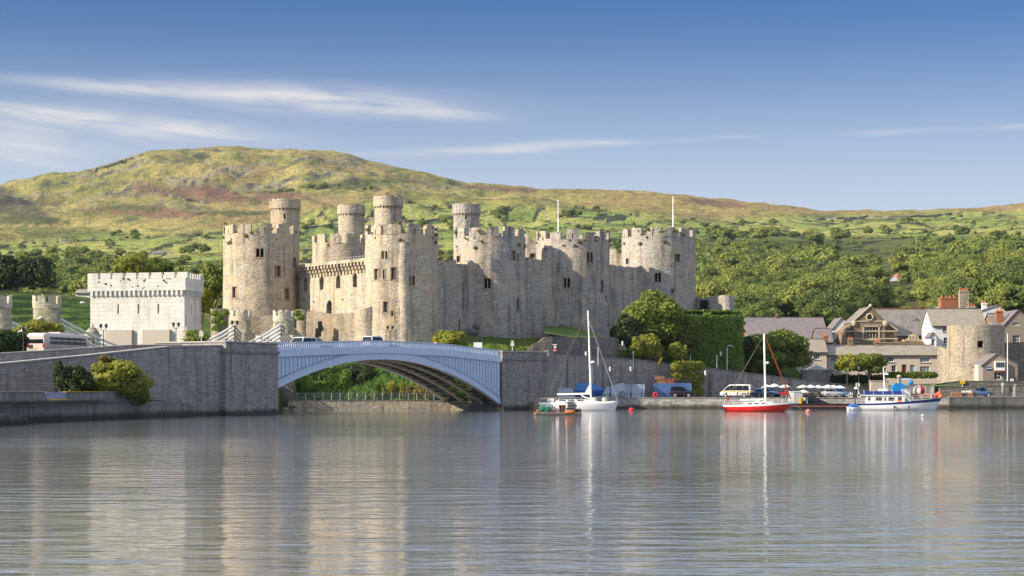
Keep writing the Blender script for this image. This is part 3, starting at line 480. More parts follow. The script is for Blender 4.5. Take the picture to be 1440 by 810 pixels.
# long retaining wall of the approach road on the near side
t = thing('retaining_wall', 'long grey masonry retaining wall of the bridge approach road with pale coping', 'wall', bp(-30))
rp = []
for (px, py) in [(-160, 528), (0, 512.5), (120, 501), (240, 488), (311, 486.5)]:
    q = (px - 720) / F; s = (q * BL.y - BL.x) / (BD.x - q * BD.y); v = bp(s); rp.append((v.x, v.y, -1, Z(py, v.y)))
ribbon(MB(), rp, 1.0, 1, .14).build('wall', ['retain', 'coping'], t)
mb = MB(); ribbon(mb, [(a - 5.2, b + 2.9, 2, Z(py, b + 2.9)) for (a, b, _, _), py in zip(rp, (513, 501, 494, 486, 485.5))], .5, 1, .1); tag(mb.build('road_parapet', ['retain', 'coping']), 'low inner parapet wall between road and footpath behind the retaining wall', 'wall')
mb = MB(); v = [Vector((a - 1.05, b + .6, z1 - 1.1)) for (a, b, z0, z1) in rp]; w_ = [Vector((a - 5.1, b + 2.8, z1 - 1.1)) for (a, b, z0, z1) in rp]
for i in range(len(v) - 1): mb.quad(v[i], v[i + 1], w_[i + 1], w_[i])
tag(mb.build('footpath', 'paving'), 'paved footpath behind the retaining wall', 'path', kind='structure')

def pier_block(name, label, a, b, z1, wdep, mat):
    """bridge end pier: plain lower stage, string course, parapet stage with coping"""
    t = thing(name, label, 'bridge pier', (a.x, a.y, 0)); d = (b - a); L = d.length; d = d.normalized(); nn = Vector((-d.y, d.x)); rz = math.atan2(d.y, d.x); c = (a + b) / 2 + nn * wdep / 2
    MB().box((c.x, c.y, -1), (L, wdep, z1 - 1.35 + 1), rz).build('masonry', mat, t)
    MB().box((c.x, c.y, z1 - 1.347), (L + .3, wdep + .3, .28), rz).build('string_course', 'conc', t)
    MB().box((c.x, c.y, z1 - 1.064), (L - .1, wdep - .1, .9), rz).build('parapet', mat, t)
    MB().box((c.x, c.y, z1 - .161), (L + .12, wdep + .12, .161), rz).build('coping', 'coping', t)
    return t
a = bp(-10.2, -.7); b = bp(-.02, -.7); pier_block('bridge_abutment', 'tall grey masonry abutment beside the retaining wall holding the blue arch', Vector((a.x, a.y)), Vector((b.x, b.y)), Z(482, 231), 10.5, 'retain')
A2 = Vector((X(706.5, 279.5), 279.5)); B2 = Vector((X(771, 287.5), 287.5)); pier_block('bridge_abutment', 'squat masonry abutment under the castle mound where the blue arch lands', A2, B2, Z(493, 280), 6.0, 'retain2')

# ------------------------------------------------------------------ the road bridge
br = thing('road_bridge', 'blue-grey steel arch road bridge with ribbed spandrels crossing from the abutment to the castle', 'bridge', bp(25))
SP = 55.0
def ztop(s): return float(np.interp(s, [0, 10, 24, 40, 55], [8.62, 9.05, 9.48, 9.35, 8.72]))
def zarc(s): return 6.98 - .00672 * (s - 24.7) ** 2 if s > 24.7 else 6.98 - .0067 * (s - 24.7) ** 2
ss = [SP * i / 64 for i in range(65)]
def strip(mb, w, lo, hi, m=0, s0=0, s1=SP, th=.18):
    for a, b in zip(ss[:-1], ss[1:]):
        if a < s0 - 1e-6 or b > s1 + 1e-6: continue
        la, ha, lb, hb = lo(a), hi(a), lo(b), hi(b)
        if ha - la < .004 and hb - lb < .004: continue
        mb.add([bp(a, w, la), bp(b, w, lb), bp(b, w, hb), bp(a, w, ha), bp(a, w + th, la), bp(b, w + th, lb), bp(b, w + th, hb), bp(a, w + th, ha)],
               ((0, 1, 2, 3), (7, 6, 5, 4), (0, 4, 5, 1), (3, 2, 6, 7)), m)
    return mb
BW = 9.0
ext = lambda s: min(zarc(s) + .95, ztop(s) - 1.72)
for side, w in ((0, 0.0), (1, BW)):
    sg = 1 if side == 0 else -1
    strip(MB(), w, zarc, lambda s: ext(s), th=.3 * sg).build('arch_girder', 'steel', br)
    strip(MB(), w - .06 * sg, lambda s: ext(s) - .02, lambda s: ext(s) + .10, th=.06 * sg).build('arch_flange', 'steel_d', br)
    [strip(MB(), w + .12 * sg, lambda s: ext(s) + .10, lambda s: ztop(s) - 1.7, th=.1 * sg, s0=a_, s1=b_).build('spandrel_plate', 'steel', br) for a_, b_ in ((0, ss[28]), (ss[28], SP))]
    mb = MB()
    for i in range(1, 66):
        s = i * SP / 66
        if ztop(s) - 1.7 - ext(s) - .1 > .12:
            p0, p1 = bp(s, w + .04 * sg, ext(s) + .1), bp(s, w + .04 * sg, ztop(s) - 1.72); dd = Vector((BD.x, BD.y, 0)) * .05; iw = Vector((-BN.x, -BN.y, 0)) * .08 * sg
            mb.prism([p0 - dd, p0 + dd, p0 + dd + iw, p0 - dd + iw], (0, 0, 0), (0, 0, p1.z - p0.z))
    mb.build('spandrel_ribs', 'steel_d', br)
    strip(MB(), w - .05 * sg, lambda s: ztop(s) - 1.7, lambda s: ztop(s) - .78, th=.35 * sg).build('fascia_beam', 'steel', br)
    mb = MB()
    for i in range(138):
        s = .2 + i * .396; p0 = bp(s, w, ztop(s) - .8); mb.box((p0.x, p0.y, p0.z), (.27, .05, .68), math.atan2(BD.y, BD.x))
    mb.build('railing_bars', 'steel_d', br)
    strip(MB(), w - .04 * sg, lambda s: ztop(s) - .13, lambda s: ztop(s), th=.16 * sg).build('handrail', 'steel', br)
mb = MB()
for a, b in zip(ss[:-1], ss[1:]):
    mb.add([bp(a, .35, ztop(a) - 1.15), bp(b, .35, ztop(b) - 1.15), bp(b, BW - .35, ztop(b) - 1.15), bp(a, BW - .35, ztop(a) - 1.15), bp(a, .35, ztop(a) - 1.5), bp(b, .35, ztop(b) - 1.5), bp(b, BW - .35, ztop(b) - 1.5), bp(a, BW - .35, ztop(a) - 1.5)], ((0, 1, 2, 3), (7, 6, 5, 4)))
mb.build('deck', 'asphalt', br)
for w in (.35, 3.0, 5.7, 8.35):
    mb = strip(MB(), w, lambda s: zarc(s) - .02, lambda s: zarc(s) + .5, th=.3); mb.build('arch_rib', 'rib', br)
mb = MB()
for i in range(0, 29):
    s = 1 + i * 1.9; z = zarc(s) + .3
    mb.tube([bp(s, .4, z), bp(s, BW - .4, z)], .09, 6)
    for w0, w1 in ((.5, 3.0), (3.1, 5.7), (5.8, 8.4)):
        if s + 1.9 < SP: mb.tube([bp(s, w0, z), bp(s + 1.9, w1, zarc(s + 1.9) + .3)], .07, 5); mb.tube([bp(s + 1.9, w0, zarc(s + 1.9) + .3), bp(s, w1, z)], .07, 5)
    if 2 <= i <= 26 and abs(s - 24.7) > 6:
        for w in (.5, 3.15, 5.85, 8.5): mb.tube([bp(s, w, z), bp(s, w, ztop(s) - 1.5)], .07, 5)
mb.build('bracing', 'brace', br)

# ------------------------------------------------------------------ quays and river walls
t = thing('quay_wall', 'sunlit stone riverside wall below the railing under the arch', 'wall', (X(520, 281), 281, 0))
ribbon(MB(), wl([(405, 563, 279.6), (520, 563, 281), (600, 563, 281.5), (634, 565, 281.5), (706, 572.5, 279.0)], -1), 3.2, 1, .06).build('wall', ['town', 'conc'], t)
mb = MB(); rl = thing('riverside_railing', 'thin pale metal railing along the walkway below the arch', 'railing', (X(520, 281.8), 281.8, 1.5))
for px in range(418, 636, 12): p = P(px, 563, 281.8); mb.box((p.x, p.y, 1.5), (.07, .07, 1.0))
mb.build('posts', 'grey', rl); mb = MB()
for z in (1.75, 2.0, 2.25, 2.5): mb.tube([(X(417, 281.8), 281.8, z), (X(634, 281.8), 281.8, z)], .018, 5)
mb.build('rails', 'grey', rl)
mb = MB(); a = P(387, 0, 283); mb.box((a.x + 1.2, 283.5, -.5), (3.2, 3, 5.6)); mb.box((a.x + 1.2, 283.5, 5.103), (3.6, 3.4, .4)); tag(mb.build('stone_pier', 'rough'), 'old grey stone pier stump behind the arch springing beside the ivy', 'pier')
for i in range(7):
    mb = MB(); x = X(389 + i * 4.4, 280); r = R.uniform(.3, .62); mb.ball((x, 279 + R.uniform(-.8, .4), .1 + R.uniform(0, .6)), r, 7, 0, (1, .8, .7)); tag(mb.build('boulder', 'town'), 'pale boulder lying at the water edge below the arch springing', 'boulder', 'boulders at the foot of the arch')
# concrete river wall lower left with its broken parapet
cw = thing('river_wall', 'weathered concrete river wall with dark ledge and pale parapet panels below the bushes', 'wall', (X(100, 180), 180, 0))
LQ = [(-46.6, 158), (-44.6, 170), (-41.6, 186), (-38.4, 202), (-36.9, 214), (-35.3, 226)]
ribbon(MB(), [(x, y, -1, 1.75) for x, y in LQ[:5]], 3.0, 1).build('wall', ['conc', 'coping'], cw)
ribbon(MB(), [(x + .25, y - .03, 1.753, 2.02) for x, y in LQ[:4]], 3.2, 1).build('ledge', ['quay2', 'coping'], cw)
for i, (a, b, m) in enumerate([(0, .30, 'conc'), (.302, .505, 'conc'), (.508, .60, 'panelblue'), (.603, .80, 'conc'), (.803, 1.0, 'conc')]):
    pa = [np.interp(a, [0, .333, .667, 1], [LQ[j][q] for j in range(4)]) for q in (0, 1)]; pb = [np.interp(b, [0, .333, .667, 1], [LQ[j][q] for j in range(4)]) for q in (0, 1)]
    if m == 'panelblue': MT[m] = plain('faded_violet_panel', (.30, .29, .46), .8)
    ob = ribbon(MB(), [(pa[0] - .3, pa[1], 2.023, 2.78), (pb[0] - .3, pb[1], 2.023, 2.78)], .35, 1, .05 if m == 'conc' else 0, 0, 1).build('parapet_panel', [m, 'yellow' if i == 3 else 'coping'], cw)
    if m == 'panelblue':
        tag(ob, 'faded violet parapet panel above a yellow line'); ribbon(MB(), [(pa[0] - .02, pa[1], 2.023, 2.12), (pb[0] - .02, pb[1], 2.023, 2.12)], .2, 1).build('yellow_line', 'yellow', ob)
ribbon(MB(), [(-38.6, 201.5, -1, 1.55), (-36.3, 215, -1, 1.5), (-35.3, 224, -1, .3)], 3.0, 1).build('ramp_end', ['conc', 'coping'], cw)
mb = MB(); ribbon(mb, [(-43.9, 150, -1, .95), (-41.6, 158.5, -1, .95), (-41.2, 163.5, -1, .6)], 3.4, 1); tag(mb.build('landing_stage', ['quay2', 'coping']), 'low dark landing stage with weedy foot in front of the river wall', 'landing stage')
mb = MB(); mb.add([(-60, 150, 1.9), (-46.5, 150, 1.9), (-38.4, 204, 1.9), (-36.0, 226, 1.5), (-38, 226, 1.5), (-54, 195, 1.9), (-62, 178, 1.9)], ((0, 1, 2, 3, 4, 5, 6),)); tag(mb.build('foreshore', 'rough'), 'strip of ground between river wall and retaining wall', 'ground', kind='structure')
# quay on the town side
QZ = 1.75
mb = MB(); ribbon(mb, [(X(770, 289.5), 289.5, -1, QZ), (X(826, 293), 293, -1, QZ), (X(872, 293.8), 293.8, -1, QZ), (X(1112, 294), 294, -1, QZ), (X(1334, 294), 294, -1, QZ)], 1.2, 1, .07); tag(mb.build('quay_wall', ['quay', 'coping']), 'pale stone quay wall below the parked cars and containers', 'wall')
mb = MB(); ribbon(mb, [(X(1335, 293.6), 293.6, -1, QZ + .1), (X(1700, 293.6), 293.6, -1, QZ + .1)], 1.4, 1, .07); tag(mb.build('quay_wall', ['quay2', 'coping']), 'dark stained concrete quay wall below the stone cairn', 'wall')
mb = MB(); mb.add([(X(772, 290.4), 290.6, QZ), (X(827, 293.8), 294.1, QZ), (X(872, 294.8), 294.8, QZ), (X(1700, 295), 295, QZ), (X(1700, 344), 344, QZ), (X(1200, 334), 334, QZ), (X(1000, 316), 316, QZ), (X(850, 302), 302, QZ), (X(800, 294.8), 295, QZ)], (tuple(range(9)),)); tag(mb.build('quay', 'paving'), 'paved harbour quay', 'pavement', kind='structure')
mb = MB(); mb.box((X(768, 285), 286.2, -.3), (6.5, 2.2, 1.55), .7); tag(mb.build('timber_jetty', 'wood'), 'low timber jetty at the foot of the road wall behind the white yacht', 'jetty')
rw = thing('road_wall', 'long grey masonry wall sloping down from the bridge to the harbour cars', 'wall', (X(990, 311), 311, QZ))
RWP = [(771.5, 494, 289), (800, 499, 294), (850, 502.5, 301.5), (900, 507, 306), (950, 513, 310.5), (1000, 518.5, 315), (1050, 524.5, 319.5), (1100, 531, 323.8), (1150, 537, 327.8), (1200, 543, 333), (1245, 548, 337.6)]
ribbon(MB(), wl(RWP, 1.0), .8, 1, .16).build('wall', ['retain2', 'rough'], rw)
mb = MB()
for (px, py, Y) in RWP[:]:
    if px in (800, 850, 1000): p = P(px, py, Y); mb.box((p.x, p.y - .12, QZ), (.7, .5, p.z - QZ - .8), .7)
mb.build('buttress', 'retain2', rw)
mb = MB(); pr = [(x + .5 + 0, y + 1.0, z1 - 1.0) for (x, y, z0, z1) in wl(RWP)]
for p, q in zip(pr[:-1], pr[1:]): mb.quad(p, q, (q[0] - 2.5, q[1] + 6.5, q[2] + .05), (p[0] - 2.5, p[1] + 6.5, p[2] + .05))
tag(mb.build('road', 'asphalt'), 'road sloping down behind the harbour wall', 'road', kind='structure')
# ------------------------------------------------------------------ the castle
castle = thing('medieval_castle', 'ruined grey stone castle with eight round battlemented towers and slim turrets above the river', 'castle', (X(640, 318), 318, 9))
def rough_r(x, y, z): return .10 * hsh(x, y, z, .55) + .05 * hsh(x, y, z, 1.7)
def merlon_ring(mb, c, Rr, z0, z1, n, ph, gap, th=.75, ruin=.25, slit=True, rnd=R, fill=.5):
    """parapet with merlons: continuous breast wall up to z0+fill, then merlons, some eroded, some pierced by a slit"""
    step = 2 * math.pi / n
    for i in range(n):
        t0 = ph + i * step; t1 = t0 + step - gap / Rr; hgt = z1 - z0 - abs(rnd.gauss(0, ruin)); k = 5; hgt = max(hgt, fill + .25)
        tp = [hgt + rnd.uniform(-.16, .1) for _ in range(k + 1)]; tp[0] -= rnd.uniform(0, .22); tp[-1] -= rnd.uniform(0, .22)
        lo, li, ho, hi = [], [], [], []
        for j in range(k + 1):
            t = t0 + (t1 - t0) * j / k; e = rnd.uniform(-.04, .06); cs, sn = math.cos(t), math.sin(t)
            lo.append((c[0] + Rr * cs, c[1] + Rr * sn, z0)); ho.append((c[0] + (Rr + e) * cs, c[1] + (Rr + e) * sn, z0 + tp[j])); li.append((c[0] + (Rr - th) * cs, c[1] + (Rr - th) * sn, z0)); hi.append((c[0] + (Rr - th + e) * cs, c[1] + (Rr - th + e) * sn, z0 + tp[j] - .08))
        mid = (t0 + t1) / 2
        Sf = lambda u, v, d: Vector((c[0] + (Rr - d) * math.cos(u), c[1] + (Rr - d) * math.sin(u), v))
        lowt = z0 + min(tp) - .12
        ops = [(mid - .085 / Rr, mid + .085 / Rr, z0 + .1, z0 + min(1.0, (lowt - z0) * .75))] if slit and i % 2 == 0 and hgt > 1.1 else []
        bks = mb.panel(Sf, [t0 + (t1 - t0) * j / k for j in range(k + 1)], [z0, lowt], ops, .5)
        for b in bks: mb.quad(*b, m=1)
        for j in range(k):
            mb.quad(Sf(t0 + (t1 - t0) * j / k, lowt, 0), Sf(t0 + (t1 - t0) * (j + 1) / k, lowt, 0), ho[j + 1], ho[j]); mb.quad(ho[j], ho[j + 1], hi[j + 1], hi[j]); mb.quad(hi[j], hi[j + 1], li[j + 1], li[j])
        mb.quad(lo[0], Sf(t0, lowt, 0), hi[0], li[0]); mb.quad(Sf(t0, lowt, 0), ho[0], hi[0], hi[0]) ; mb.quad(lo[k], Sf(t1, lowt, 0), hi[k], li[k]); mb.quad(Sf(t1, lowt, 0), ho[k], hi[k], hi[k])
        # breast wall in the gap
        q0, q1 = t1, t0 + step; f = fill + rnd.uniform(-.15, .2)
        a, b = Sf(q0, z0, 0), Sf(q1, z0, 0); a2, b2 = Sf(q0, z0, th), Sf(q1, z0, th); u = Vector((0, 0, f)); mb.quad(a, b, b + u, a + u); mb.quad(a2, b2, b2 + u, a2 + u); mb.quad(a + u, b + u, b2 + u, a2 + u)
def round_tower(name, parent, cpx, rpx, ytop, zb, Y, wins=(), nmer=12, ph=.0, gap=1.0, mh=1.85, mat='castle', taper=.25, n=72, lit=True, fill=.12, wmat='void', ruin=.22):
    Rr = rpx / F * Y; c = (X(cpx, Y), Y + Rr * .0); zt = Z(ytop, Y); z0 = zt - mh
    def Rz(z): return Rr + taper * (1 - sst(np.array(z), zb, zb + (z0 - zb) * .6)) if z < zb + (z0 - zb) * .6 else Rr
    def Sf(u, v, d): r = float(Rz(v)) - d; x, y = c[0] + r * math.cos(u), c[1] + r * math.sin(u); e = rough_r(x, y, v); return Vector((x + e * math.cos(u), y + e * math.sin(u), v))
    ops = []
    for (px, py, w, h) in wins:                     # window centre and size in photo pixels on the facing side
        D = Y - Rr * .85; xx = (px - 720) / F * D; sn = max(-.97, min(.97, (xx - c[0]) / Rr)); u = -math.pi / 2 + math.asin(sn); hw = w / F * D / 2 / Rr / max(.35, math.cos(math.asin(sn)))
        ops.append((u - hw, u + hw, Z(py + h / 2, D), Z(py - h / 2, D)))
    mb = MB(); nz_ = int((z0 - zb) / .8)
    bks = mb.panel(Sf, [-math.pi + 2 * math.pi * i / n for i in range(n + 1)], [zb + (z0 - zb) * i / nz_ for i in range(nz_ + 1)], ops, .9, 0, True)
    mb.lathe((c[0], c[1], z0 - 1.3), [(Rr - .5, 0), (0, 0)], 24, 0, False)
    tw = mb.build(name, mat, parent)
    for b, o, wv in zip(bks, ops, wins):
        m2 = MB(); m2.quad(*b)
        if wv[2] >= 5:                              # wide openings keep a stone mullion
            mid = (o[0] + o[1]) / 2; hw = .1 / Rr; m2.add([Sf(mid - hw, o[2], .35), Sf(mid + hw, o[2], .35), Sf(mid + hw, o[3], .35), Sf(mid - hw, o[3], .35), Sf(mid - hw, o[2], .6), Sf(mid + hw, o[2], .6), Sf(mid + hw, o[3], .6), Sf(mid - hw, o[3], .6)], ((0, 1, 2, 3), (1, 5, 6, 2), (0, 4, 7, 3)), 1)
        g = .16; gu = g / Rr                        # dressed stone round the opening, a little proud of the wall
        for (u0, u1, v0, v1) in ((o[0] - gu, o[0], o[2] - .1, o[3] + g), (o[1], o[1] + gu, o[2] - .1, o[3] + g), (o[0], o[1], o[3], o[3] + g), (o[0] - gu * 1.6, o[1] + gu * 1.6, o[2] - .24, o[2] - .1)):
            p = [Sf(a, b_, -.05) for a, b_ in ((u0, v0), (u1, v0), (u1, v1), (u0, v1))]; q = [Sf(a, b_, .2) for a, b_ in ((u0, v0), (u1, v0), (u1, v1), (u0, v1))]
            m2.add(p + q, ((0, 1, 2, 3), (0, 4, 5, 1), (1, 5, 6, 2), (2, 6, 7, 3), (3, 7, 4, 0)), 2)
        m2.build('window', [wmat, mat, 'redstone' if R.random() < .4 else mat], tw)
    m2 = MB(); merlon_ring(m2, c, Rr + .03, z0 - .003, zt, nmer, ph, gap, slit=lit, fill=fill, ruin=ruin); m2.build('battlement', [mat, 'void'], tw)
    return tw, c, Rr
def slim_turret(parent, cpx, rpx, ytop, Y, zb, mat='castle', seed=0, wins=()):
    Rr = rpx / F * Y / 1.07; c = (X(cpx, Y), Y); zt = Z(ytop, Y); zc = zt - 1.75; rr = random.Random(seed)
    def Sf(u, v, d): r = Rr - d; x, y = c[0] + r * math.cos(u), c[1] + r * math.sin(u); e = rough_r(x, y, v) * .6; return Vector((x + e * math.cos(u), y + e * math.sin(u), v))
    ops = []
    for (px, py, w, h) in wins:
        sn = max(-.9, min(.9, (X(px, Y - Rr) - c[0]) / Rr)); u = -math.pi / 2 + math.asin(sn); ops.append((u - w / F * Y / 2 / Rr, u + w / F * Y / 2 / Rr, Z(py + h / 2, Y), Z(py - h / 2, Y)))
    mb = MB(); bks = mb.panel(Sf, [-math.pi + 2 * math.pi * i / 36 for i in range(37)], [zb + (zc - zb) * i / 12 for i in range(13)], ops, .4, 0, True)
    for b in bks: mb.quad(*b, m=1)
    for i in range(26):                             # small corbels under the overhanging top stage
        a = 2 * math.pi * i / 26; r = Rr + .06; mb.box((c[0] + r * math.cos(a), c[1] + r * math.sin(a), zc - .12), (.22, .2, .34), a)
    k = 30; prof = [(Rr + .2, 0.1), (Rr + .22, .6), (Rr + .2, 1.1)]
    vs = []; fs = []
    hs = [1.75 - max(0, rr.gauss(.05, .16)) for _ in range(k)]
    for (r, z) in prof: vs += [(c[0] + r * math.cos(2 * math.pi * j / k), c[1] + r * math.sin(2 * math.pi * j / k), zc + z) for j in range(k)]
    vs += [(c[0] + (Rr + .2) * math.cos(2 * math.pi * j / k), c[1] + (Rr + .2) * math.sin(2 * math.pi * j / k), zc + hs[j]) for j in range(k)]
    vs += [(c[0] + (Rr - .35) * math.cos(2 * math.pi * j / k), c[1] + (Rr - .35) * math.sin(2 * math.pi * j / k), zc + hs[j] - .05) for j in range(k)]
    vs += [(c[0] + (Rr - .35) * math.cos(2 * math.pi * j / k), c[1] + (Rr - .35) * math.sin(2 * math.pi * j / k), zc + .3) for j in range(k)]
    for i in range(5): fs += [(i * k + j, i * k + (j + 1) % k, (i + 1) * k + (j + 1) % k, (i + 1) * k + j) for j in range(k)]
    mb.add(vs, fs, 0); mb.lathe((c[0], c[1], zc + .1), [(Rr + .2, 0), (Rr - .1, -.02)], k, 0, False); mb.lathe((c[0], c[1], zc + .3), [(Rr - .3, 0), (0, 0)], 20, 0, False)
    return mb.build('turret', [mat, 'void'], parent)
tA, cA, rA = round_tower('tower', castle, 366, 51.5, 317, 10, 324, [(363.5, 356, 4.4, 12), (369.5, 356, 4.4, 12), (390.5, 381, 6, 14), (329.5, 411, 5.5, 15), (401.5, 413, 4, 16), (414, 367, 4, 12)], 11, 1.35, wmat='void', gap=1.15)
slim_turret(tA, 401, 21.5, 280.5, 327, 20, seed=1, wins=[(400, 306, 2.5, 7)])
tB, cB, rB = round_tower('tower', castle, 564.5, 51, 317, 7, 302, [(538.8, 359, 3.6, 11), (543.6, 359, 3.6, 11), (529, 385.5, 5.5, 15), (540, 386, 2.6, 13), (553.5, 385, 6, 17), (576.5, 395, 3.8, 13), (581.5, 395, 3.8, 13), (542.5, 432, 6, 15), (552, 441, 3, 8)], 11, 1.52, gap=1.1, wmat='void2')
slim_turret(tB, 546, 20.5, 276.5, 305, 22, seed=2)
mb = MB(); mb.lathe((X(567, 297), 297.2, 9), [(1.15, 0), (1.1, 14), (1.05, 16.5), (.55, 18.0), (0, 18.3)], 20, 0, True); mb.build('stair_bulge', 'castle', tB)
tC, cC, rC = round_tower('tower', castle, 689, 49.5, 321, 9, 319, [(685.5, 399, 8.5, 14), (722, 359, 6.5, 14), (728.5, 361, 3, 10), (644, 363, 4.5, 9), (728, 428, 2.2, 16)], 12, 1.48, mat='castle2', gap=1.05)
slim_turret(tC, 656, 19.5, 287.5, 324, 20, mat='castle2', seed=3, wins=[(655, 307, 2.4, 5)])
tD, cD, rD = round_tower('tower', castle, 806, 51.5, 325.5, 9, 334, [(794.5, 398, 3.8, 13), (799, 398, 3.8, 13), (827, 362, 3.6, 13), (831.5, 362, 3.6, 13), (847, 402, 2.2, 16), (853, 418, 2, 8)], 13, 1.60, mat='castle2', gap=1.05)
tE, cE, rE = round_tower('tower', castle, 926, 52, 322.5, 9, 349, [(952, 363, 8, 11), (924.5, 391, 8.5, 13), (883, 366, 3, 8), (945, 410, 2.4, 6)], 13, 1.42, mat='castle2', gap=1.1)
tF, cF, rF = round_tower('tower', castle, 484, 45, 331, 12, 349, [(462, 345, 2, 4)], 12, 1.2, gap=1.05)
slim_turret(tF, 494, 19.5, 289, 350, 22, seed=4)
round_tower('tower', castle, 752, 37, 331, 12, 366, [(748.5, 360, 6.5, 6)], 11, 1.3, gap=1.05)
round_tower('tower', castle, 872, 34, 352, 12, 384, [], 11, 1.3, gap=1.05)
def curtain(p0, p1, zt, zb, wins=(), mat='castle', th=2.2, nm=0, mh=1.5, corbel=False, mg=.8, arch=False, seed=0, ruin=.3):
    """straight stretch of wall between two towers; windows given in metres along it"""
    p0, p1 = Vector((*p0, 0)), Vector((*p1, 0)); d = (p1 - p0); L = d.length; d.normalize(); nn = Vector((-d.y, d.x, 0)); rr = random.Random(seed)
    def Sf(u, v, q): x = p0 + d * u + nn * q; e = rough_r(x.x, x.y, v); return Vector((x.x - nn.x * e, x.y - nn.y * e, v))
    z0 = zt - (mh if nm else 0); mb = MB()
    bks = mb.panel(Sf, [L * i / max(2, int(L / 1.2)) for i in range(max(2, int(L / 1.2)) + 1)], [zb + (z0 - zb) * i / 14 for i in range(15)], [(u - w / 2, u + w / 2, z, z + h) for (u, z, w, h) in wins], 1.1, 0, True)
    q = [Sf(0, z0, 0), Sf(L, z0, 0), Sf(L, z0, th), Sf(0, z0, th)]; mb.quad(*q); mb.quad(Sf(0, zb, th), Sf(L, zb, th), Sf(L, z0, th), Sf(0, z0, th))
    cw_ = mb.build('curtain_wall', mat, castle)
    for b, wv in zip(bks, wins):
        m2 = MB(); m2.quad(*b)
        (u, z, w, h) = wv
        if arch:                                    # arched head: two filled corners
            for sgn in (-1, 1):
                pts = [Sf(u + sgn * w / 2, z + h, .06)] + [Sf(u + sgn * w / 2 * math.cos(a), z + h * .62 + h * .38 * math.sin(a), .06) for a in [math.pi / 2 * i / 5 for i in range(6)]] + [Sf(u, z + h, .06)]
                m2.prism(pts, nn * 0, nn * .9, 1)
        m2.build('window', ['void', mat, 'redstone'], cw_)
    if nm:
        st = L / nm; m2 = MB()
        for i in range(nm):
            a, b = i * st + mg / 2, (i + 1) * st - mg / 2; h = mh - abs(rr.gauss(0, ruin)); k = 4; tp = [h + rr.uniform(-.22, .12) for _ in range(k + 1)]; tp[0] -= rr.uniform(0, .4); tp[-1] -= rr.uniform(0, .4)
            F_ = [Sf(a + (b - a) * j / k, z0 + max(.2, tp[j]), 0) for j in range(k + 1)]; B_ = [v + nn * .7 for v in F_]; lo = [Sf(a + (b - a) * j / k, z0, 0) for j in range(k + 1)]; lb = [v + nn * .7 for v in lo]
            for j in range(k): m2.quad(lo[j], lo[j + 1], F_[j + 1], F_[j]); m2.quad(F_[j], F_[j + 1], B_[j + 1], B_[j]); m2.quad(B_[j], B_[j + 1], lb[j + 1], lb[j])
            m2.quad(lo[0], F_[0], B_[0], lb[0]); m2.quad(lo[k], F_[k], B_[k], lb[k])
        u0 = Vector((0, 0, .35)); m2.quad(Sf(0, z0 + .003, .02), Sf(L, z0 + .003, .02), Sf(L, z0, .02) + u0, Sf(0, z0, .02) + u0); m2.quad(Sf(0, z0, .02) + u0, Sf(L, z0, .02) + u0, Sf(L, z0, .6) + u0, Sf(0, z0, .6) + u0)
        m2.build('battlement', mat, cw_)
    if corbel:                                      # row of stepped corbels under the wall head
        m2 = MB(); nk = int(L / 1.02)
        for i in range(nk):
            u = (i + .5) * L / nk
            for (zz, pr, hh) in ((0, .75, .55), (-.55, .5, .55), (-1.1, .26, .6)):
                p = Sf(u, z0 + zz - hh, -pr / 2); m2.box((p.x, p.y, p.z), (.42, pr, hh - .004), math.atan2(d.y, d.x))
        a, b = Sf(0, z0 + .004, -.78), Sf(L, z0 + .004, -.78); m2.prism([a, b, b + nn * .9, a + nn * .9], (0, 0, 0), (0, 0, .5)); m2.build('corbels', mat, cw_)
    return cw_
eA = (cA[0] + rA * .93, cA[1] + .5); eB = (cB[0] - rB * .8, cB[1] + rB * .5)
eL = (Vector(eB) - Vector(eA)).length
def ue(px): 
    q = (px - 720) / F; dx, dy = (eB[0] - eA[0]) / eL, (eB[1] - eA[1]) / eL; return (q * eA[1] - eA[0]) / (dx - q * dy)
YE = 312
curtain(eA, eB, Z(371, YE), 9, [(ue(x), Z(405, YE), 1.25, 2.2) for x in (429, 452, 475.5, 499)] + [(ue(463), Z(440, YE), 1.7, 2.2), (ue(427), Z(419.5, YE), .5, .5), (ue(441), Z(422.5, YE), .35, .35), (ue(482), Z(422.5, YE), .35, .35), (ue(495), Z(417, YE), .35, .35)], 'castle', 2.0, 0, corbel=True, arch=True)
mb = MB(); dd = (Vector(eB) - Vector(eA)).normalized()
for i in range(12): p = Vector(eA) + dd * (eL * (.62 + .034 * i)); mb.box((p.x, p.y + .6, Z(371, YE)), (.06, .06, 1.0))
p, q = Vector(eA) + dd * eL * .62, Vector(eB)
for zz in (.5, 1.0): mb.tube([(p.x, p.y + .6, Z(371, YE) + zz), (q.x, q.y + .6, Z(371, YE) + zz)], .03, 5)
mb.build('walkway_railing', 'alu', castle)
curtain((cB[0] + rB * .75, cB[1] + rB * .75), (cC[0] - rC * .4, cC[1] - rC * .92), Z(364.5, 311), 8, [(6.6, 11.2, .35, 3.2)], 'castle2', 2.2, 5, mg=.5, seed=1, mh=1.1)
curtain((cC[0] + rC * .8, cC[1] + .6), (cD[0] - rD * .35, cD[1] - rD * .93), Z(362, 326), 8, [(7.6, 12, .3, 2.4), (8.2, 10.6, .5, 1.6)], 'castle2', 2.2, 5, mg=.5, seed=2, mh=1.1)
curtain((cD[0] + rD * .75, cD[1] + .9), (cE[0] - rE * .45, cE[1] - rE * .90), Z(372, 341), 9, [(6.1, 13.5, .35, 1.8)], 'castle2', 2.2, 5, mg=.5, seed=3, mh=.9)
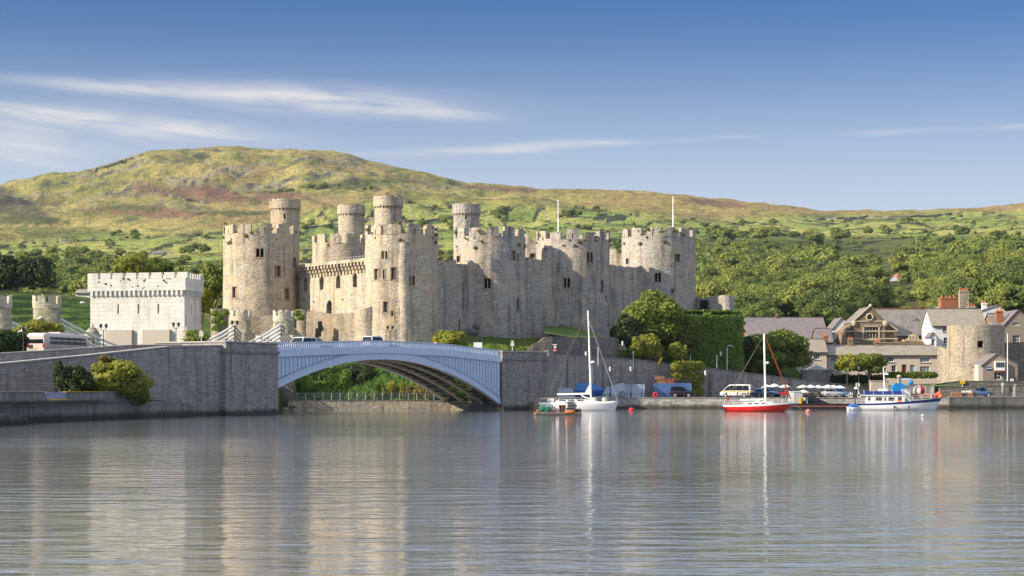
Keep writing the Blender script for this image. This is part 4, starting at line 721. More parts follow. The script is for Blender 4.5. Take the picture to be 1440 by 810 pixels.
# inner back walls closing the wards
curtain((cF[0] + 4, cF[1] + 2), (X(735, 366), 368), Z(372, 358), 12, [], 'castle', 2.0, 12, seed=4); curtain((X(770, 366), 368), (X(860, 384), 386), Z(362, 376), 12, [], 'castle', 2.0, 8, seed=5)
# barbican walls in front, ruined small turrets and the west barbican
def low_wall(pts, th, mat='barbican', name='outer_wall'):
    mb = MB(); ribbon(mb, pts, th, 1, 0); return mb.build(name, mat, castle)
low_wall([(X(404, 317), 317, 7, Z(439, 317)), (X(420, 316), 316, 7, Z(440.5, 316)), (X(436, 315), 315, 7, Z(438, 315)), (X(452, 313.5), 313.5, 7, Z(440, 313.5)), (X(470, 312), 312, 7, Z(441, 312)), (X(503, 309), 309, 7, Z(440, 309))], 1.2)
low_wall([(X(345, 311), 311, 7, Z(442.5, 311)), (X(366, 311), 311, 7, Z(443.5, 311)), (X(386, 310.5), 310.5, 7, Z(443, 310.5))], 1.0)
mb = MB()
for (px, py, w) in ((447.5, 473, .75), (450, 463, .5), (493, 468, .6)): p = P(px, py, 310.9); mb.box((p.x, p.y - .0, p.z), (w, .8, 1.3), -.15)
mb.build('doorway', 'void', castle)
def stub(px, rpx, ytop, Y, zb, mat='barbican', nm=0):
    Rr = rpx / F * Y; c = (X(px, Y), Y); zt = Z(ytop, Y)
    def Sf(u, v, d): x, y = c[0] + Rr * math.cos(u), c[1] + Rr * math.sin(u); e = rough_r(x, y, v) * 1.2; top = (.35 * hsh(u * 2, 3, Y)) if v > zt - .1 else 0; return Vector((x + e * math.cos(u), y + e * math.sin(u), v + top))
    mb = MB(); mb.panel(Sf, [-math.pi + 2 * math.pi * i / 32 for i in range(33)], [zb + (zt - zb) * i / 8 for i in range(9)], (), 0, 0, True); mb.lathe((c[0], c[1], zt - .5), [(Rr, 0), (0, 0)], 20, 0, False); mb.build('outer_turret', mat, castle)
stub(518.5, 18.5, 433, 300, 7, 'castle'); stub(309, 12.5, 434.5, 316, 7); stub(427, 11, 436, 316.5, 7); stub(396, 8, 441, 316, 7, 'castle2')
low_wall([(X(977, 348), 348, 9, Z(417, 348)), (X(985, 347), 347, 9, Z(420, 347)), (X(1000, 346), 346, 9, Z(417, 346)), (X(1020, 345), 345, 9, Z(414.5, 345)), (X(1026, 345), 345, 9, Z(416, 345)), (X(1033, 347), 347, 9, Z(417, 347))], 1.2, 'castle2')
mb = MB(); p = P(990, 440, 345.6); mb.box((p.x, p.y, p.z), (1.3, .8, 2.3), .1); mb.build('doorway', 'void', castle)
# terrace walls below the castle
mb = MB(); ribbon(mb, [(X(740, 299), 299, 6.5, Z(493, 299)), (X(750, 299), 299, 6.5, Z(484, 299)), (X(758, 299.2), 299.2, 6.5, Z(481, 299)), (X(766, 299.3), 299.3, 6.5, Z(474, 299)), (X(776, 299.5), 299.5, 6.5, Z(473, 299.5)), (X(788, 300), 300, 6.5, Z(474, 300)), (X(800, 300.5), 300.5, 6.5, Z(474, 300.5)), (X(840, 302), 302, 6, Z(475, 302)), (X(862, 304), 304, 6, Z(474, 304)), (X(870, 308), 308, 6, Z(476, 308))], 1.5); tag(mb.build('terrace_wall', ['rough', 'rough']), 'dark rough stone terrace wall below the castle behind the no entry sign', 'wall')
mb = MB(); mb.add([(X(765, 301), 301.4, Z(468, 301)), (X(800, 302), 302.4, Z(473.5, 302)), (X(838, 304), 303.8, Z(474.5, 304)), (X(840, 324), 324, Z(469, 324)), (X(800, 328), 328, Z(459, 328)), (X(766, 322), 322, Z(459, 322))], ((0, 1, 2, 3, 4, 5),)); 
MT['lawn'] = plain('lawn_grass', (.075, .13, .018), .95, 0, .35, .6); tag(mb.build('grass_bank', 'lawn'), 'sloping lawn on the terrace under the castle wall', 'grass', kind='structure')
for i, (px, py, Y, r) in enumerate([(660, 466, 311, 1.0), (668, 458, 314, 1.2), (775, 461, 326, .9), (790, 458, 328, .8), (640, 467, 307, .7)]):
    mb = MB(); p = P(px, py, Y); mb.ball((p.x, p.y, p.z - .3), r, 9, 0, (1.5, .8, .8)); tag(mb.build('rock_outcrop', 'rough'), 'dark rock outcrop at the foot of the castle wall', 'rock', 'rock outcrops under the castle walls')

# flagpoles on the towers
for (px, y0, y1, Y, lb) in ((785, 282, 330, 368, 'white flagpole on a rear castle tower'), (946.5, 277, 325, 352, 'white flagpole on the westernmost castle tower')):
    p = P(px, y1, Y); t = thing('flagpole', lb, 'flagpole', (p.x, p.y, Z(y1, Y) - 3)); MB().tube([(p.x, p.y, Z(y1, Y) - 3), (p.x, p.y, Z(y0, Y))], .13, 8, r2=.08).build('pole', 'white', t)
    MB().ball((p.x, p.y, Z(y0, Y)), .14, 8).build('finial', 'white', t); MB().box((p.x + .12, p.y, Z(y0, Y) - 2.6), (.12, .08, 1.5)).build('furled_flag', 'red', t)

# ------------------------------------------------------------------ the railway portal (castellated block)
d0 = Vector((.97, -.25)); n0 = Vector((.25, .97)); P1 = Vector((X(127, 297), 297)); LW = 15.7; DP = 6.2; zt = Z(382, 292); zb = 7.0
pt = thing('railway_portal', 'pale castellated limestone block of the railway bridge with corbelled battlements and arrow slits', 'building', (P1.x + 7, P1.y, zb))
def PS(u, v, d): q = P1 + d0 * u + n0 * d; return Vector((q.x, q.y, v))
def PR(u, v, d): q = P1 + d0 * (LW - d) + n0 * u; return Vector((q.x, q.y, v))
def pu(px): q = (px - 720) / F; return (q * P1.y - P1.x) / (d0.x - q * d0.y)
zp = Z(407.5, 292); slits = [(pu(x) - .14, pu(x) + .14, Z(440, 292), Z(426.5, 292)) for x in (166, 194.5, 222.5)]
mb = MB(); bk = mb.panel(PS, [0, LW], [zb, zp], slits, .7); mb.panel(PR, [0, DP], [zb, zp], [(DP * .4, DP * .4 + .25, Z(440, 290), Z(426, 290))], .5); mb.quad(PS(0, zb, 0), PS(0, zp, 0), PS(0, zp, DP), PS(0, zb, DP)); mb.quad(PS(0, zb, DP), PS(LW, zb, DP), PS(LW, zp, DP), PS(0, zp, DP)); mb.quad(PS(0, zp, 0), PS(LW, zp, 0), PS(LW, zp, DP), PS(0, zp, DP))
wallp = mb.build('wall', 'limestone', pt)
for b in bk: m2 = MB(); m2.quad(*b); m2.build('arrow_slit', 'void', wallp)
mb = MB(); ovh = .3
for i in range(20):
    u = .38 + i * (LW - .76) / 19; p = PS(u, zp - .78, -ovh / 2); mb.box((p.x, p.y, p.z), (.34, ovh, .8), math.atan2(d0.y, d0.x)); 
for i in range(10):
    u = .4 + i * (DP - .8) / 9; p = PR(u, zp - .78, -ovh / 2); mb.box((p.x, p.y, p.z), (ovh, .3, .8), math.atan2(d0.y, d0.x))
mb.build('corbels', 'limestone', pt)
mb = MB(); zc = Z(390.5, 292)
def obox(u0, u1, q0, q1, z0, z1, m=0):
    c = [P1 + d0 * u + n0 * q for u, q in ((u0, q0), (u1, q0), (u1, q1), (u0, q1))]; mb.add([(a.x, a.y, z0) for a in c] + [(a.x, a.y, z1) for a in c], ((3, 2, 1, 0), (4, 5, 6, 7), (0, 1, 5, 4), (1, 2, 6, 5), (2, 3, 7, 6), (3, 0, 4, 7)), m)
obox(-ovh, LW + ovh, -ovh, .35, zp + .004, zc); obox(LW - .35, LW + ovh, .352, DP + ovh, zp + .004, zc); obox(-ovh, .35, .352, DP + ovh, zp + .004, zc); obox(.352, LW - .352, DP - .35, DP + ovh, zp + .004, zc)
for i in range(8): u = -ovh + i * (LW + .9 + .42) / 8; obox(u, u + (LW + .9 + .42) / 8 - .42, -ovh, .3, zc + .003, zt)
for i in range(7): q = .9 + i * (DP - .6) / 6.4; obox(LW - .25, LW + ovh, q, q + .45, zc + .003, zt - .1)
for i in range(8): u = -ovh + i * (LW + .9 + .42) / 8; obox(u, u + 1.4, DP - .3, DP + ovh, zc + .003, zt)
mb.build('battlement', 'limestone', pt)
mb = MB(); rr = random.Random(5); lb = [((PS(rr.triangular(1, 14.5, 9), zc + rr.uniform(-1.5, .1), -ovh - .02)), rr.uniform(.1, .26)) for _ in range(18)]
foliage('moss', [(np.array(c), np.array([r * .8, r * .45, r * .6])) for c, r in lb], 500, .13, 'mossy', pt, 3)  # leafy tufts of wall plants along the parapet, gathered in one mesh
for (a, b) in ((150, 187), (202, 240)):
    mb = MB(); u0, u1 = pu(a), pu(b); obox(u0, u1, -.5, 0, 7, Z(463, 292)); mb.build('tube_panel', 'tanpanel', pt)
for (px, py0, Y, rpx, lb) in ((130, 455, 291, 13, 'small domed limestone turret at the near corner of the railway block'), (263, 458.5, 284, 14, 'small domed limestone turret with slits in front of the railway block')):
    Rr = rpx / F * Y; x = X(px, Y); z1 = Z(py0, Y); t = thing('domed_turret', lb, 'turret', (x, Y, 7)); zk = z1 - 1.5
    def Sf(u, v, d): return Vector((x + (Rr * .86 - d) * math.cos(u), Y + (Rr * .86 - d) * math.sin(u), v))
    us = [-math.pi + 2 * math.pi * i / 24 for i in range(25)]; mb = MB(); bk = mb.panel(Sf, us, [6.5, zk - .5], [(us[i] + .07, us[i] + .2, zk - 1.5, zk - .8) for i in range(1, 24, 2)], .25, 0, True)
    for b in bk: mb.quad(*b, m=1)
    mb.build('drum', ['tower_lime', 'void'], t); MB().lathe((x, Y, zk - .497), [(Rr * .9, 0), (Rr, .12), (Rr, .35), (Rr * .78, .42)], 24).build('cornice', 'tower_lime', t); MB().lathe((x, Y, zk - .07), [(Rr * .76, 0), (Rr * .66, .45), (Rr * .42, .85), (.22, 1.05), (.2, 1.35), (0, 1.55)], 24).build('dome', 'tower_lime', t)

# ------------------------------------------------------------------ the old suspension bridge
SBD = Vector((.435, .9)); EP = Vector((X(66, 240), 240)); WP = Vector((X(399, 291), 291)); sd = (WP - EP); SL = sd.length; sd.normalize(); sn = Vector((-sd.y, sd.x))
sb = thing('suspension_bridge', 'old suspension bridge with castellated limestone pylon towers and pale multiple chains', 'bridge', ((EP.x + WP.x) / 2, (EP.y + WP.y) / 2, 5))
def turret_tower(p, rpx, Y, ytop, zb=5):
    Rr = rpx / F * Y; zt = Z(ytop, Y); zs = zt - 1.65; mb = MB()
    mb.lathe((p.x, p.y, zb), [(Rr * .98, 0), (Rr * .94, zs - zb)], 28); mb.lathe((p.x, p.y, zs + .003), [(Rr * .94, 0), (Rr, .25), (Rr, .5)], 28)
    rr = random.Random(int(Y)); merlon_ring(mb, (p.x, p.y), Rr, zs + .5, zt, 8, .35, .42, .4, .06, False, rr, .12); mb.build('pylon_tower', ['tower_lime', 'void'], sb)
for p, rpx, yt in ((EP, 20, 415), (WP, 15.5, 436)):
    q = p + sn * 7.6; turret_tower(p, rpx, p.y, yt); turret_tower(q, rpx * .95, q.y, yt)
    zz = Z(yt, p.y); mb = MB(); c = (p + q) / 2; mb.box((c.x, c.y, zz - 5.6), (4.4, 1.6, 1.0), math.atan2(sn.y, sn.x)); mb.build('pylon_arch', 'tower_lime', sb)
for side in (-.35, 8.0):
    for k_ in range(5):
        zt1, zt2 = 12.7 - k_ * .62, 13.4 - k_ * .62; mid = 7.5 - k_ * .55; mb = MB()
        pts = []
        for i in range(41):
            t = i / 40; q = EP + sd * SL * t + sn * side; s4 = (2 * t - 1) ** 2; z = mid + ((zt1 if t < .5 else zt2) - mid) * s4; pts.append((q.x, q.y, z))
        mb.tube(pts, .17, 6); mb.build('chain', 'chain', sb)
        mb = MB(); q0 = EP + sn * side; q1 = EP - sd * 13 + sn * side; mb.tube([(q0.x, q0.y, zt1), (q1.x, q1.y, zt1 - 6.2)], .17, 6); mb.build('backstay', 'chain', sb); mb = MB(); q0 = WP + sn * side; q1 = WP + sd * 11 + sn * side; mb.tube([(q0.x, q0.y, zt2), (q1.x, q1.y, zt2 - 5.0)], .17, 6); mb.build('backstay', 'chain', sb)
    mb = MB()
    for i in range(1, 34):
        t = i / 34; q = EP + sd * SL * t + sn * side; z = 7.5 - 1.2 + 5.2 * (2 * t - 1) ** 2
        if z > 6.8: mb.tube([(q.x, q.y, 6.6), (q.x, q.y, z)], .035, 5)
    mb.build('hangers', 'chain', sb)
a, b = EP - sd * 4, WP; mb = MB(); pa = [(a.x, a.y), (b.x, b.y), (b.x + sn.x * 7.6, b.y + sn.y * 7.6), (a.x + sn.x * 7.6, a.y + sn.y * 7.6)]; mb.prism([(x, y, 6.9) for x, y in pa], (0, 0, -.4), (0, 0, 0)); mb.build('deck', 'asphalt', sb)
gx = WP + sd * 1.2; mb = MB(); mb.box((gx.x - 1.2, gx.y - 1, 7), (6.5, 3.0, 4.2), math.atan2(sn.y, sn.x)); mb.prism([(gx.x - 3.6, gx.y - 1, 11.203), (gx.x + .8, gx.y - 3, 11.203), (gx.x - 1.4, gx.y - 2, 13)], (0, 0, 0), (1.1, 2.2, 0)); 
th_ = thing('toll_house', 'small pale stone toll house with row of dark windows beside the chains', 'house', (gx.x - 3, gx.y, 7)); mb.build('wall', 'tower_lime', th_)
for i in range(4):
    m2 = MB(); p = P(368 + i * 4.6, 0, WP.y - 2.4); m2.box((p.x, p.y - .3, Z(480, 289)), (.28, .3, .6)); m2.build('window', 'void', th_)
# ------------------------------------------------------------------ the town
def sash(parent, bk, off_n, nx=2, ny=2, frame='white', glass='glass', fw=.09, proud=.05, name='window'):
    """window in a recess: pane at the back, frame and glazing bars in front of it"""
    a, b, c, d = bk; m = MB(); m.quad(a, b, c, d); w = m.build(name, glass, parent); ux = (b - a); uz = (d - a); L = ux.length; H = uz.length; e = ux.normalized(); m = MB()
    def bar(u0, u1, v0, v1): 
        q = [a + e * u + Vector((0, 0, v)) + off_n * proud for u, v in ((u0, v0), (u1, v0), (u1, v1), (u0, v1))]; m.prism(q, off_n * 0, off_n * -(proud - .004))
    bar(0, fw, 0, H); bar(L - fw, L, 0, H); bar(fw, L - fw, 0, fw); bar(fw, L - fw, H - fw, H)
    for i in range(1, nx): bar(L * i / nx - (.09 if frame == 'cream' else .03), L * i / nx + (.09 if frame == 'cream' else .03), fw, H - fw)
    for i in range(1, ny): bar(fw, L - fw, H * i / ny - .03, H * i / ny + .03)
    m.build('frame', frame, w); return w
def house(name, label, cat, px0, px1, Y, yeave, yridge, zbase, dep, wall, roof, wins=(), doors=(), chim=(), group=None, over=.25, gables=True, rz=0.0, rover=.2, frame='white', glass='glass', hip=0):
    """house with its long side facing the river: openings are real recesses; wins (px, py, w, h, nx, ny), doors (px, ytop, w, material)"""
    x0, x1 = X(px0, Y), X(px1, Y); ze, zr = Z(yeave, Y), Z(yridge, Y + dep / 2); t = thing(name, label, cat, ((x0 + x1) / 2, Y, zbase), 0, group)
    Sf = lambda u, v, d: Vector((x0 + u, Y + d, v)); ops = [((px - px0) / F * Y - w / F * Y / 2, (px - px0) / F * Y + w / F * Y / 2, Z(py + h / 2, Y), Z(py - h / 2, Y)) for (px, py, w, h, *_) in wins]
    dops = [((px - px0) / F * Y - w / F * Y / 2, (px - px0) / F * Y + w / F * Y / 2, zbase + .05, Z(yt, Y)) for (px, yt, w, m) in doors]
    mb = MB(); bk = mb.panel(Sf, [0, x1 - x0], [zbase - 1.5, ze], ops + dops, .22)
    for xx in (x0, x1): mb.add([(xx, Y, zbase - 1.5), (xx, Y + dep, zbase - 1.5), (xx, Y + dep, ze), (xx, Y + dep / 2, zr - .1), (xx, Y, ze)], ((0, 1, 2, 3, 4),))
    mb.quad((x0, Y + dep, zbase - 1.5), (x1, Y + dep, zbase - 1.5), (x1, Y + dep, ze), (x0, Y + dep, ze)); wo_ = mb.build('wall', wall, t)
    for b, w in zip(bk[:len(wins)], wins): sash(t, b, Vector((0, -1, 0)), *(w[4:6] if len(w) > 4 else (2, 2)), frame=frame, glass=w[6] if len(w) > 6 else glass)
    for o in ops: m = MB(); m.box((x0 + (o[0] + o[1]) / 2, Y - .06, o[2] - .12), (o[1] - o[0] + .2, .14, .1)); m.build('sill', 'coping', t)
    for b, (px, yt, w, m_) in zip(bk[len(wins):], doors): m = MB(); m.quad(*b); q = m.build('door', m_, t); m = MB(); m.box((b[1].x - .12, b[0].y - .06, b[0].z + 1.0), (.05, .06, .1)); m.build('handle', 'alu', q)
    mb = MB(); sl_ = (zr - ze) / (dep / 2); e = over; th2 = .14
    for (ya, yb, za, zb2) in ((Y - e, Y + dep / 2, ze - e * sl_, zr), (Y + dep + e, Y + dep / 2, ze - e * sl_, zr)):
        mb.add([(x0 - rover + 0, ya, za + .03), (x1 + rover, ya, za + .03), (x1 + rover - hip, yb, zb2 + .03), (x0 - rover + hip, yb, zb2 + .03), (x0 - rover, ya, za + .03 + th2), (x1 + rover, ya, za + .03 + th2), (x1 + rover - hip, yb, zb2 + .03 + th2), (x0 - rover + hip, yb, zb2 + .03 + th2)], ((3, 2, 1, 0), (4, 5, 6, 7), (0, 1, 5, 4), (1, 2, 6, 5), (3, 0, 4, 7)))
    rf = mb.build('roof', roof, t); m = MB(); m.tube([(x0 - rover + hip, Y + dep / 2, zr + .17), (x1 + rover - hip, Y + dep / 2, zr + .17)], .2 if 'ridge' in label else .12, 6); m.build('ridge_tiles', 'redtile' if 'ridge' in label else 'slate2', rf)
    m = MB(); m.tube([(x0 - .1, Y - e - .06, ze - e * sl_ + .02), (x1 + .1, Y - e - .06, ze - e * sl_ + .02)], .07, 6); m.build('gutter', 'dark', t)
    for (px, yt, w, mt, npots) in chim:
        cxp = X(px, Y + dep / 2); z1 = Z(yt, Y + dep / 2); m = MB(); m.box((cxp, Y + dep / 2, zr - .6), (w, .75, z1 - zr + .6)); m.box((cxp, Y + dep / 2, z1 - .25), (w + .14, .89, .18)); cc = m.build('chimney', mt, rf)
        m = MB()
        for i in range(npots): m.lathe((cxp - w / 2 + w * (i + .5) / npots, Y + dep / 2, z1), [(.13, 0), (.11, .45), (.14, .5)], 10)
        m.build('chimney_pots', 'redtile', cc)
    return t
house('cottage_terrace', 'long pale rendered terrace with brown slate roof, red door and pale blue door', 'terraced houses', 1163, 1318, 343, 499.5, 486.5, 5.2, 7, 'render', 'slate2',
      [(1172, 505.5, 8, 7, 2, 1, 'glassb'), (1180, 519, 7, 8, 2, 1), (1219, 505, 8, 7, 2, 1), (1252, 505, 10, 8, 3, 1), (1257, 518, 7, 9, 2, 1), (1300.5, 505.5, 14, 8, 3, 1, 'glassb'), (1300.5, 519, 14, 8, 3, 1, 'glassb')],
      [(1271.5, 512.5, 7, 'door'), (1283, 513, 7, 'doorb')], [(1196, 477.5, .9, 'brown', 2), (1234, 481, 1.0, 'brown', 3)])
house('cottage', 'shaded cottage at the terrace end with mossy roof and white windows', 'house', 1124, 1162.5, 342, 495, 478, 4.8, 7, 'render', 'slate2', [(1148.5, 501, 9, 9, 3, 2), (1132, 501, 6, 8, 2, 2)], [], [(1161, 472, .8, 'brick', 2)])
t = thing('conservatory', 'pale blue-white glazed porch with sloping roof in front of the shaded cottage', 'porch', (X(1150, 338), 338, 4.2)); mb = MB(); x0, x1 = X(1130, 338), X(1170, 338); 
mb.box(((x0 + x1) / 2, 339.2, 3.6), (x1 - x0, 2.4, .9)); [mb.box((x0 + (x1 - x0) * i / 7, 338.05, 4.503), (.12, .12, 1.6)) for i in range(8)]; mb.build('frame', 'white', t); mb = MB(); mb.quad((x0, 338.15, 4.5), (x1, 338.15, 4.5), (x1, 338.15, 6.1), (x0, 338.15, 6.1)); mb.build('glazing', 'glassb', t)
xm = X(1148, 338); mb = MB(); mb.add([(x0 - .2, 337.8, 6.1), (xm, 337.8, 7.4), (xm, 341, 7.4), (x0 - .2, 341, 6.1), (x1 + .2, 337.8, 6.1), (x1 + .2, 341, 6.1)], ((0, 1, 2, 3), (1, 4, 5, 2), (0, 4, 1))); mb.build('roof', 'renderw', t)
mb = MB(); ribbon(mb, wl([(1128, 521, 334), (1172, 521, 336)], 2.5), .5, 1, .08); tag(mb.build('garden_wall', ['retain2', 'conc']), 'grey garden wall in front of the glazed porch', 'wall')
# big slate hall
t = house('slate_roofed_hall', 'big hall with broad purple-grey slate roof and slanting rooflights behind the round oak', 'hall', 1054, 1166, 374, 481, 447.5, 8.5, 17, 'brown', 'slate', [], [], [(1092, 444, .5, 'brown', 1)])
for i in range(5):
    mb = MB(); a = P(1127 + i * 5.4, 457, 380.5); b = P(1133.5 + i * 5.4, 449.5, 383.2); u = Vector((.36, 0, 0)); n_ = Vector((0, -.12, .22)); mb.prism([a + n_, a + u + n_, b + u + n_, b + n_], (0, 0, 0), (0, 0, .12)); mb.build('rooflight', 'white', t)
house('gabled_annexe', 'dark gabled slate annexe of the hall', 'house', 1150, 1171, 368, 482, 463, 8.5, 8, 'brown', 'slate')
def gable_house(name, label, cat, px0, px1, pxa, Y, yeave, yapex, zbase, dep, wall, roof, wins=(), doors=(), chim=(), frame='white', over=.25, yeave2=None):
    """gable end faces the river"""
    x0, x1, xa = X(px0, Y), X(px1, Y), X(pxa, Y); ze, zr = Z(yeave, Y), Z(yapex, Y); ze2 = Z(yeave2, Y) if yeave2 else ze; t = thing(name, label, cat, (xa, Y, zbase))
    Sf = lambda u, v, d: Vector((x0 + u, Y + d, v)); lo = min(ze, ze2); ops = [((px - px0) / F * Y - w / F * Y / 2, (px - px0) / F * Y + w / F * Y / 2, Z(py + h / 2, Y), Z(py - h / 2, Y)) for (px, py, w, h, *_) in wins]; W_ = x1 - x0
    low_ops = [o for o in ops if o[3] <= lo]; hi_ops = [o for o in ops if o[3] > lo]
    mb = MB(); vs = sorted(set([zbase - 1.5, lo]))
    bk = mb.panel(Sf, [0, W_], vs, low_ops, .25)
    if hi_ops:                                       # gable triangle with openings: a band under the apex
        o = hi_ops[0]; bk += mb.panel(Sf, [o[0], o[1]], [lo, o[3]], [(o[0], o[1], max(lo, o[2]), o[3])], .25)
        L_ = lambda u, left: ze + (zr - ze) * u / (xa - x0) if left else ze2 + (zr - ze2) * (W_ - u) / (x1 - xa)
        mb.add([Sf(0, lo, 0), Sf(o[0], lo, 0), Sf(o[0], L_(o[0], True), 0), Sf(0, ze, 0)], ((0, 1, 2, 3),)); mb.add([Sf(o[1], lo, 0), Sf(W_, lo, 0), Sf(W_, ze2, 0), Sf(o[1], L_(o[1], False), 0)], ((0, 1, 2, 3),))
        mb.add([Sf(o[0], o[3], 0), Sf(o[1], o[3], 0), Sf(o[1], L_(o[1], False), 0), Sf(xa - x0, zr, 0), Sf(o[0], L_(o[0], True), 0)], ((0, 1, 2, 3, 4),))
    else: mb.add([Sf(0, lo, 0), Sf(W_, lo, 0), Sf(W_, ze2, 0), Sf(xa - x0, zr, 0), Sf(0, ze, 0)], ((0, 1, 2, 3, 4),))
    for xx, zz in ((x0, ze), (x1, ze2)): mb.quad((xx, Y, zbase - 1.5), (xx, Y + dep, zbase - 1.5), (xx, Y + dep, zz), (xx, Y, zz))
    mb.build('wall', wall, t)
    for b, w in zip(bk, [w for w, o in zip(wins, ops) if o in low_ops] + [w for w, o in zip(wins, ops) if o in hi_ops][:1]): sash(t, b, Vector((0, -1, 0)), *(w[4:6] if len(w) > 4 else (2, 2)), frame=frame)
    for (px, yt, w, m_) in doors: m = MB(); xx = X(px, Y); m.box((xx, Y - .02, zbase), (w / F * Y, .08, Z(yt, Y) - zbase)); m.build('door', m_, t)
    mb = MB(); e = over
    for (xx, zz) in ((x0, ze), (x1, ze2)):
        s_ = (zr - zz) / abs(xa - xx); ex = xx + (-e if xx == x0 else e); ez = zz - e * s_; n_ = .13
        mb.add([(ex, Y - .2, ez + .02), (xa, Y - .2, zr + .02), (xa, Y + dep + .2, zr + .02), (ex, Y + dep + .2, ez + .02), (ex, Y - .2, ez + .02 + n_), (xa, Y - .2, zr + .02 + n_), (xa, Y + dep + .2, zr + .02 + n_), (ex, Y + dep + .2, ez + .02 + n_)], ((3, 2, 1, 0), (4, 5, 6, 7), (0, 1, 5, 4), (3, 0, 4, 7), (2, 3, 7, 6)))
    rf = mb.build('roof', roof, t)
    for (px, Yc, yt, w, mt, npots) in chim:
        cxp = X(px, Yc); z1 = Z(yt, Yc); m = MB(); zb_ = min(ze, ze2) - .5; m.box((cxp, Yc, zb_), (w, w * .8, z1 - zb_)); m.box((cxp, Yc, z1 - .3), (w + .16, w * .8 + .16, .2)); cc = m.build('chimney', mt, rf); m = MB()
        for i in range(npots): m.lathe((cxp - w / 2 + w * (i + .5) / npots, Yc, z1), [(.14, 0), (.12, .5), (.15, .55)], 10)
        m.build('chimney_pots', 'redtile', cc)
    return t
house('white_boathouse', 'pair of white gables between the hall and the school', 'house', 1172, 1186, 384, 478, 464, 8, 6, 'renderw', 'slate')
gable_house('white_gabled_house', 'small white gabled house between slate hall and brown school', 'house', 1171, 1198, 1184, 386, 462, 447, 8, 9, 'renderw', 'slate')
# the school
sc_ = gable_house('school_building', 'brown stone school with stepped gable, round window and tall mullioned window', 'school', 1201, 1245, 1224, 364, 452, 431.5, 9.5, 11, 'brown', 'slate3', [(1225, 468.5, 22, 17, 5, 2)], frame='cream')
for (a, b, s) in ((1187, 1200.9, 1), (1245.1, 1262, -1)):
    mb = MB(); xa, xb = X(a, 365), X(b, 365); zlo, zhi = Z(465, 365), Z(453, 365); l, r = (zlo, zhi) if s > 0 else (zhi, zlo); mb.add([(xa, 364.6, 8), (xb, 364.6, 8), (xb, 364.6, r), (xa, 364.6, l), (xa, 374, 8), (xb, 374, 8), (xb, 374, r), (xa, 374, l)], ((0, 1, 2, 3), (1, 5, 6, 2), (0, 4, 7, 3), (3, 2, 6, 7))); mb.build('side_aisle', 'brown', sc_)
mb = MB()
for yy in (452.5, 466.5, 477): x0, x1 = X(1187 if yy > 460 else 1201, 364), X(1262 if yy > 460 else 1245, 364); z = Z(yy, 364); mb.box(((x0 + x1) / 2, 363.96, z), (x1 - x0, .1, .22))
for (px, w) in ((1214, 1.2), (1236, 1.2)): mb.box((X(px, 364), 363.93, Z(478, 364)), (.3, .16, Z(458, 364) - Z(478, 364)))
mb.box((X(1225, 364), 363.93, Z(459.6, 364)), (3.6, .16, .3)); mb.box((X(1225, 364), 363.92, Z(479, 364)), (3.6, .2, .25)); mb.build('stone_bands', 'cream', sc_)
mb = MB(); c = P(1223, 446, 363.9); mb.tube([(c.x + .62 * math.cos(a), c.y, c.z + .62 * math.sin(a)) for a in [2 * math.pi * i / 20 for i in range(21)]], .17, 6); rw_ = mb.build('round_window', 'cream', sc_); mb = MB(); mb.add([(c.x + .55 * math.cos(2 * math.pi * i / 16), c.y + .03, c.z + .55 * math.sin(2 * math.pi * i / 16)) for i in range(16)], (tuple(range(16)),)); mb.build('pane', 'glass', rw_)
mb = MB()
for (p0, p1) in (((1201, 452), (1224, 431)), ((1224, 431), (1245, 452)), ((1187, 465), (1201, 453)), ((1245, 453), (1262, 465))): a, b = P(*p0, 363.9), P(*p1, 363.9); mb.prism([a, b, b + Vector((0, 0, .26)), a + Vector((0, 0, .26))], (0, -.05, 0), (0, .5, 0))
for px in (1201, 1245): mb.ball(P(px, 455, 363.9), .5, 10, 0, (1, .6, 1.2))
mb.ball(P(1224, 430, 364), .35, 8); mb.build('gable_coping', 'cream', sc_)
house('school_wing', 'long school wing with banded slate roof, red ridge and one small roof vent', 'school', 1243, 1312, 368, 472, 435.5, 9.5, 14, 'brown', 'slate3', [(1252, 478, 4, 5, 2, 1), (1306, 479, 4, 6, 2, 1)])
mb = MB(); p = P(1288, 452, 372); mb.add([(p.x - .9, p.y - .4, p.z), (p.x + .9, p.y - .4, p.z), (p.x, p.y - .4, p.z + .75), (p.x - .9, p.y + 1.4, p.z + .3), (p.x + .9, p.y + 1.4, p.z + .3), (p.x, p.y + 1.4, p.z + .8)], ((0, 1, 2), (0, 2, 5, 3), (1, 4, 5, 2))); tag(mb.build('roof_vent', 'slate'), 'small dark triangular vent on the banded school roof', 'vent')
t = thing('pedimented_porch', 'cream stone school entrance porch with curved pediment', 'porch', (X(1284, 360), 360, 9)); mb = MB(); x0, x1 = X(1272, 360), X(1297, 360); mb.box(((x0 + x1) / 2, 361.5, 8), (x1 - x0, 3, Z(479.5, 360) - 8)); mb.build('wall', 'brown', t)
mb = MB(); zc = Z(479.5, 360); mb.box(((x0 + x1) / 2, 360.7, zc + .003), (x1 - x0 + .3, 1.8, .25)); xm = (x0 + x1) / 2; mb.prism([(x0 + .3, 360, zc + .256), (x1 - .3, 360, zc + .256), (x1 - .9, 360, zc + .7), (xm + .6, 360, zc + 1.15), (xm, 360, zc + 1.4), (xm - .6, 360, zc + 1.15), (x0 + .9, 360, zc + .7)], (0, 0, 0), (0, .5, 0)); [mb.box((xm + i * .55, 359.94, zc + .3), (.18, .1, .75)) for i in (-1.5, -.5, .5, 1.5)]; mb.build('pediment', 'cream', t)
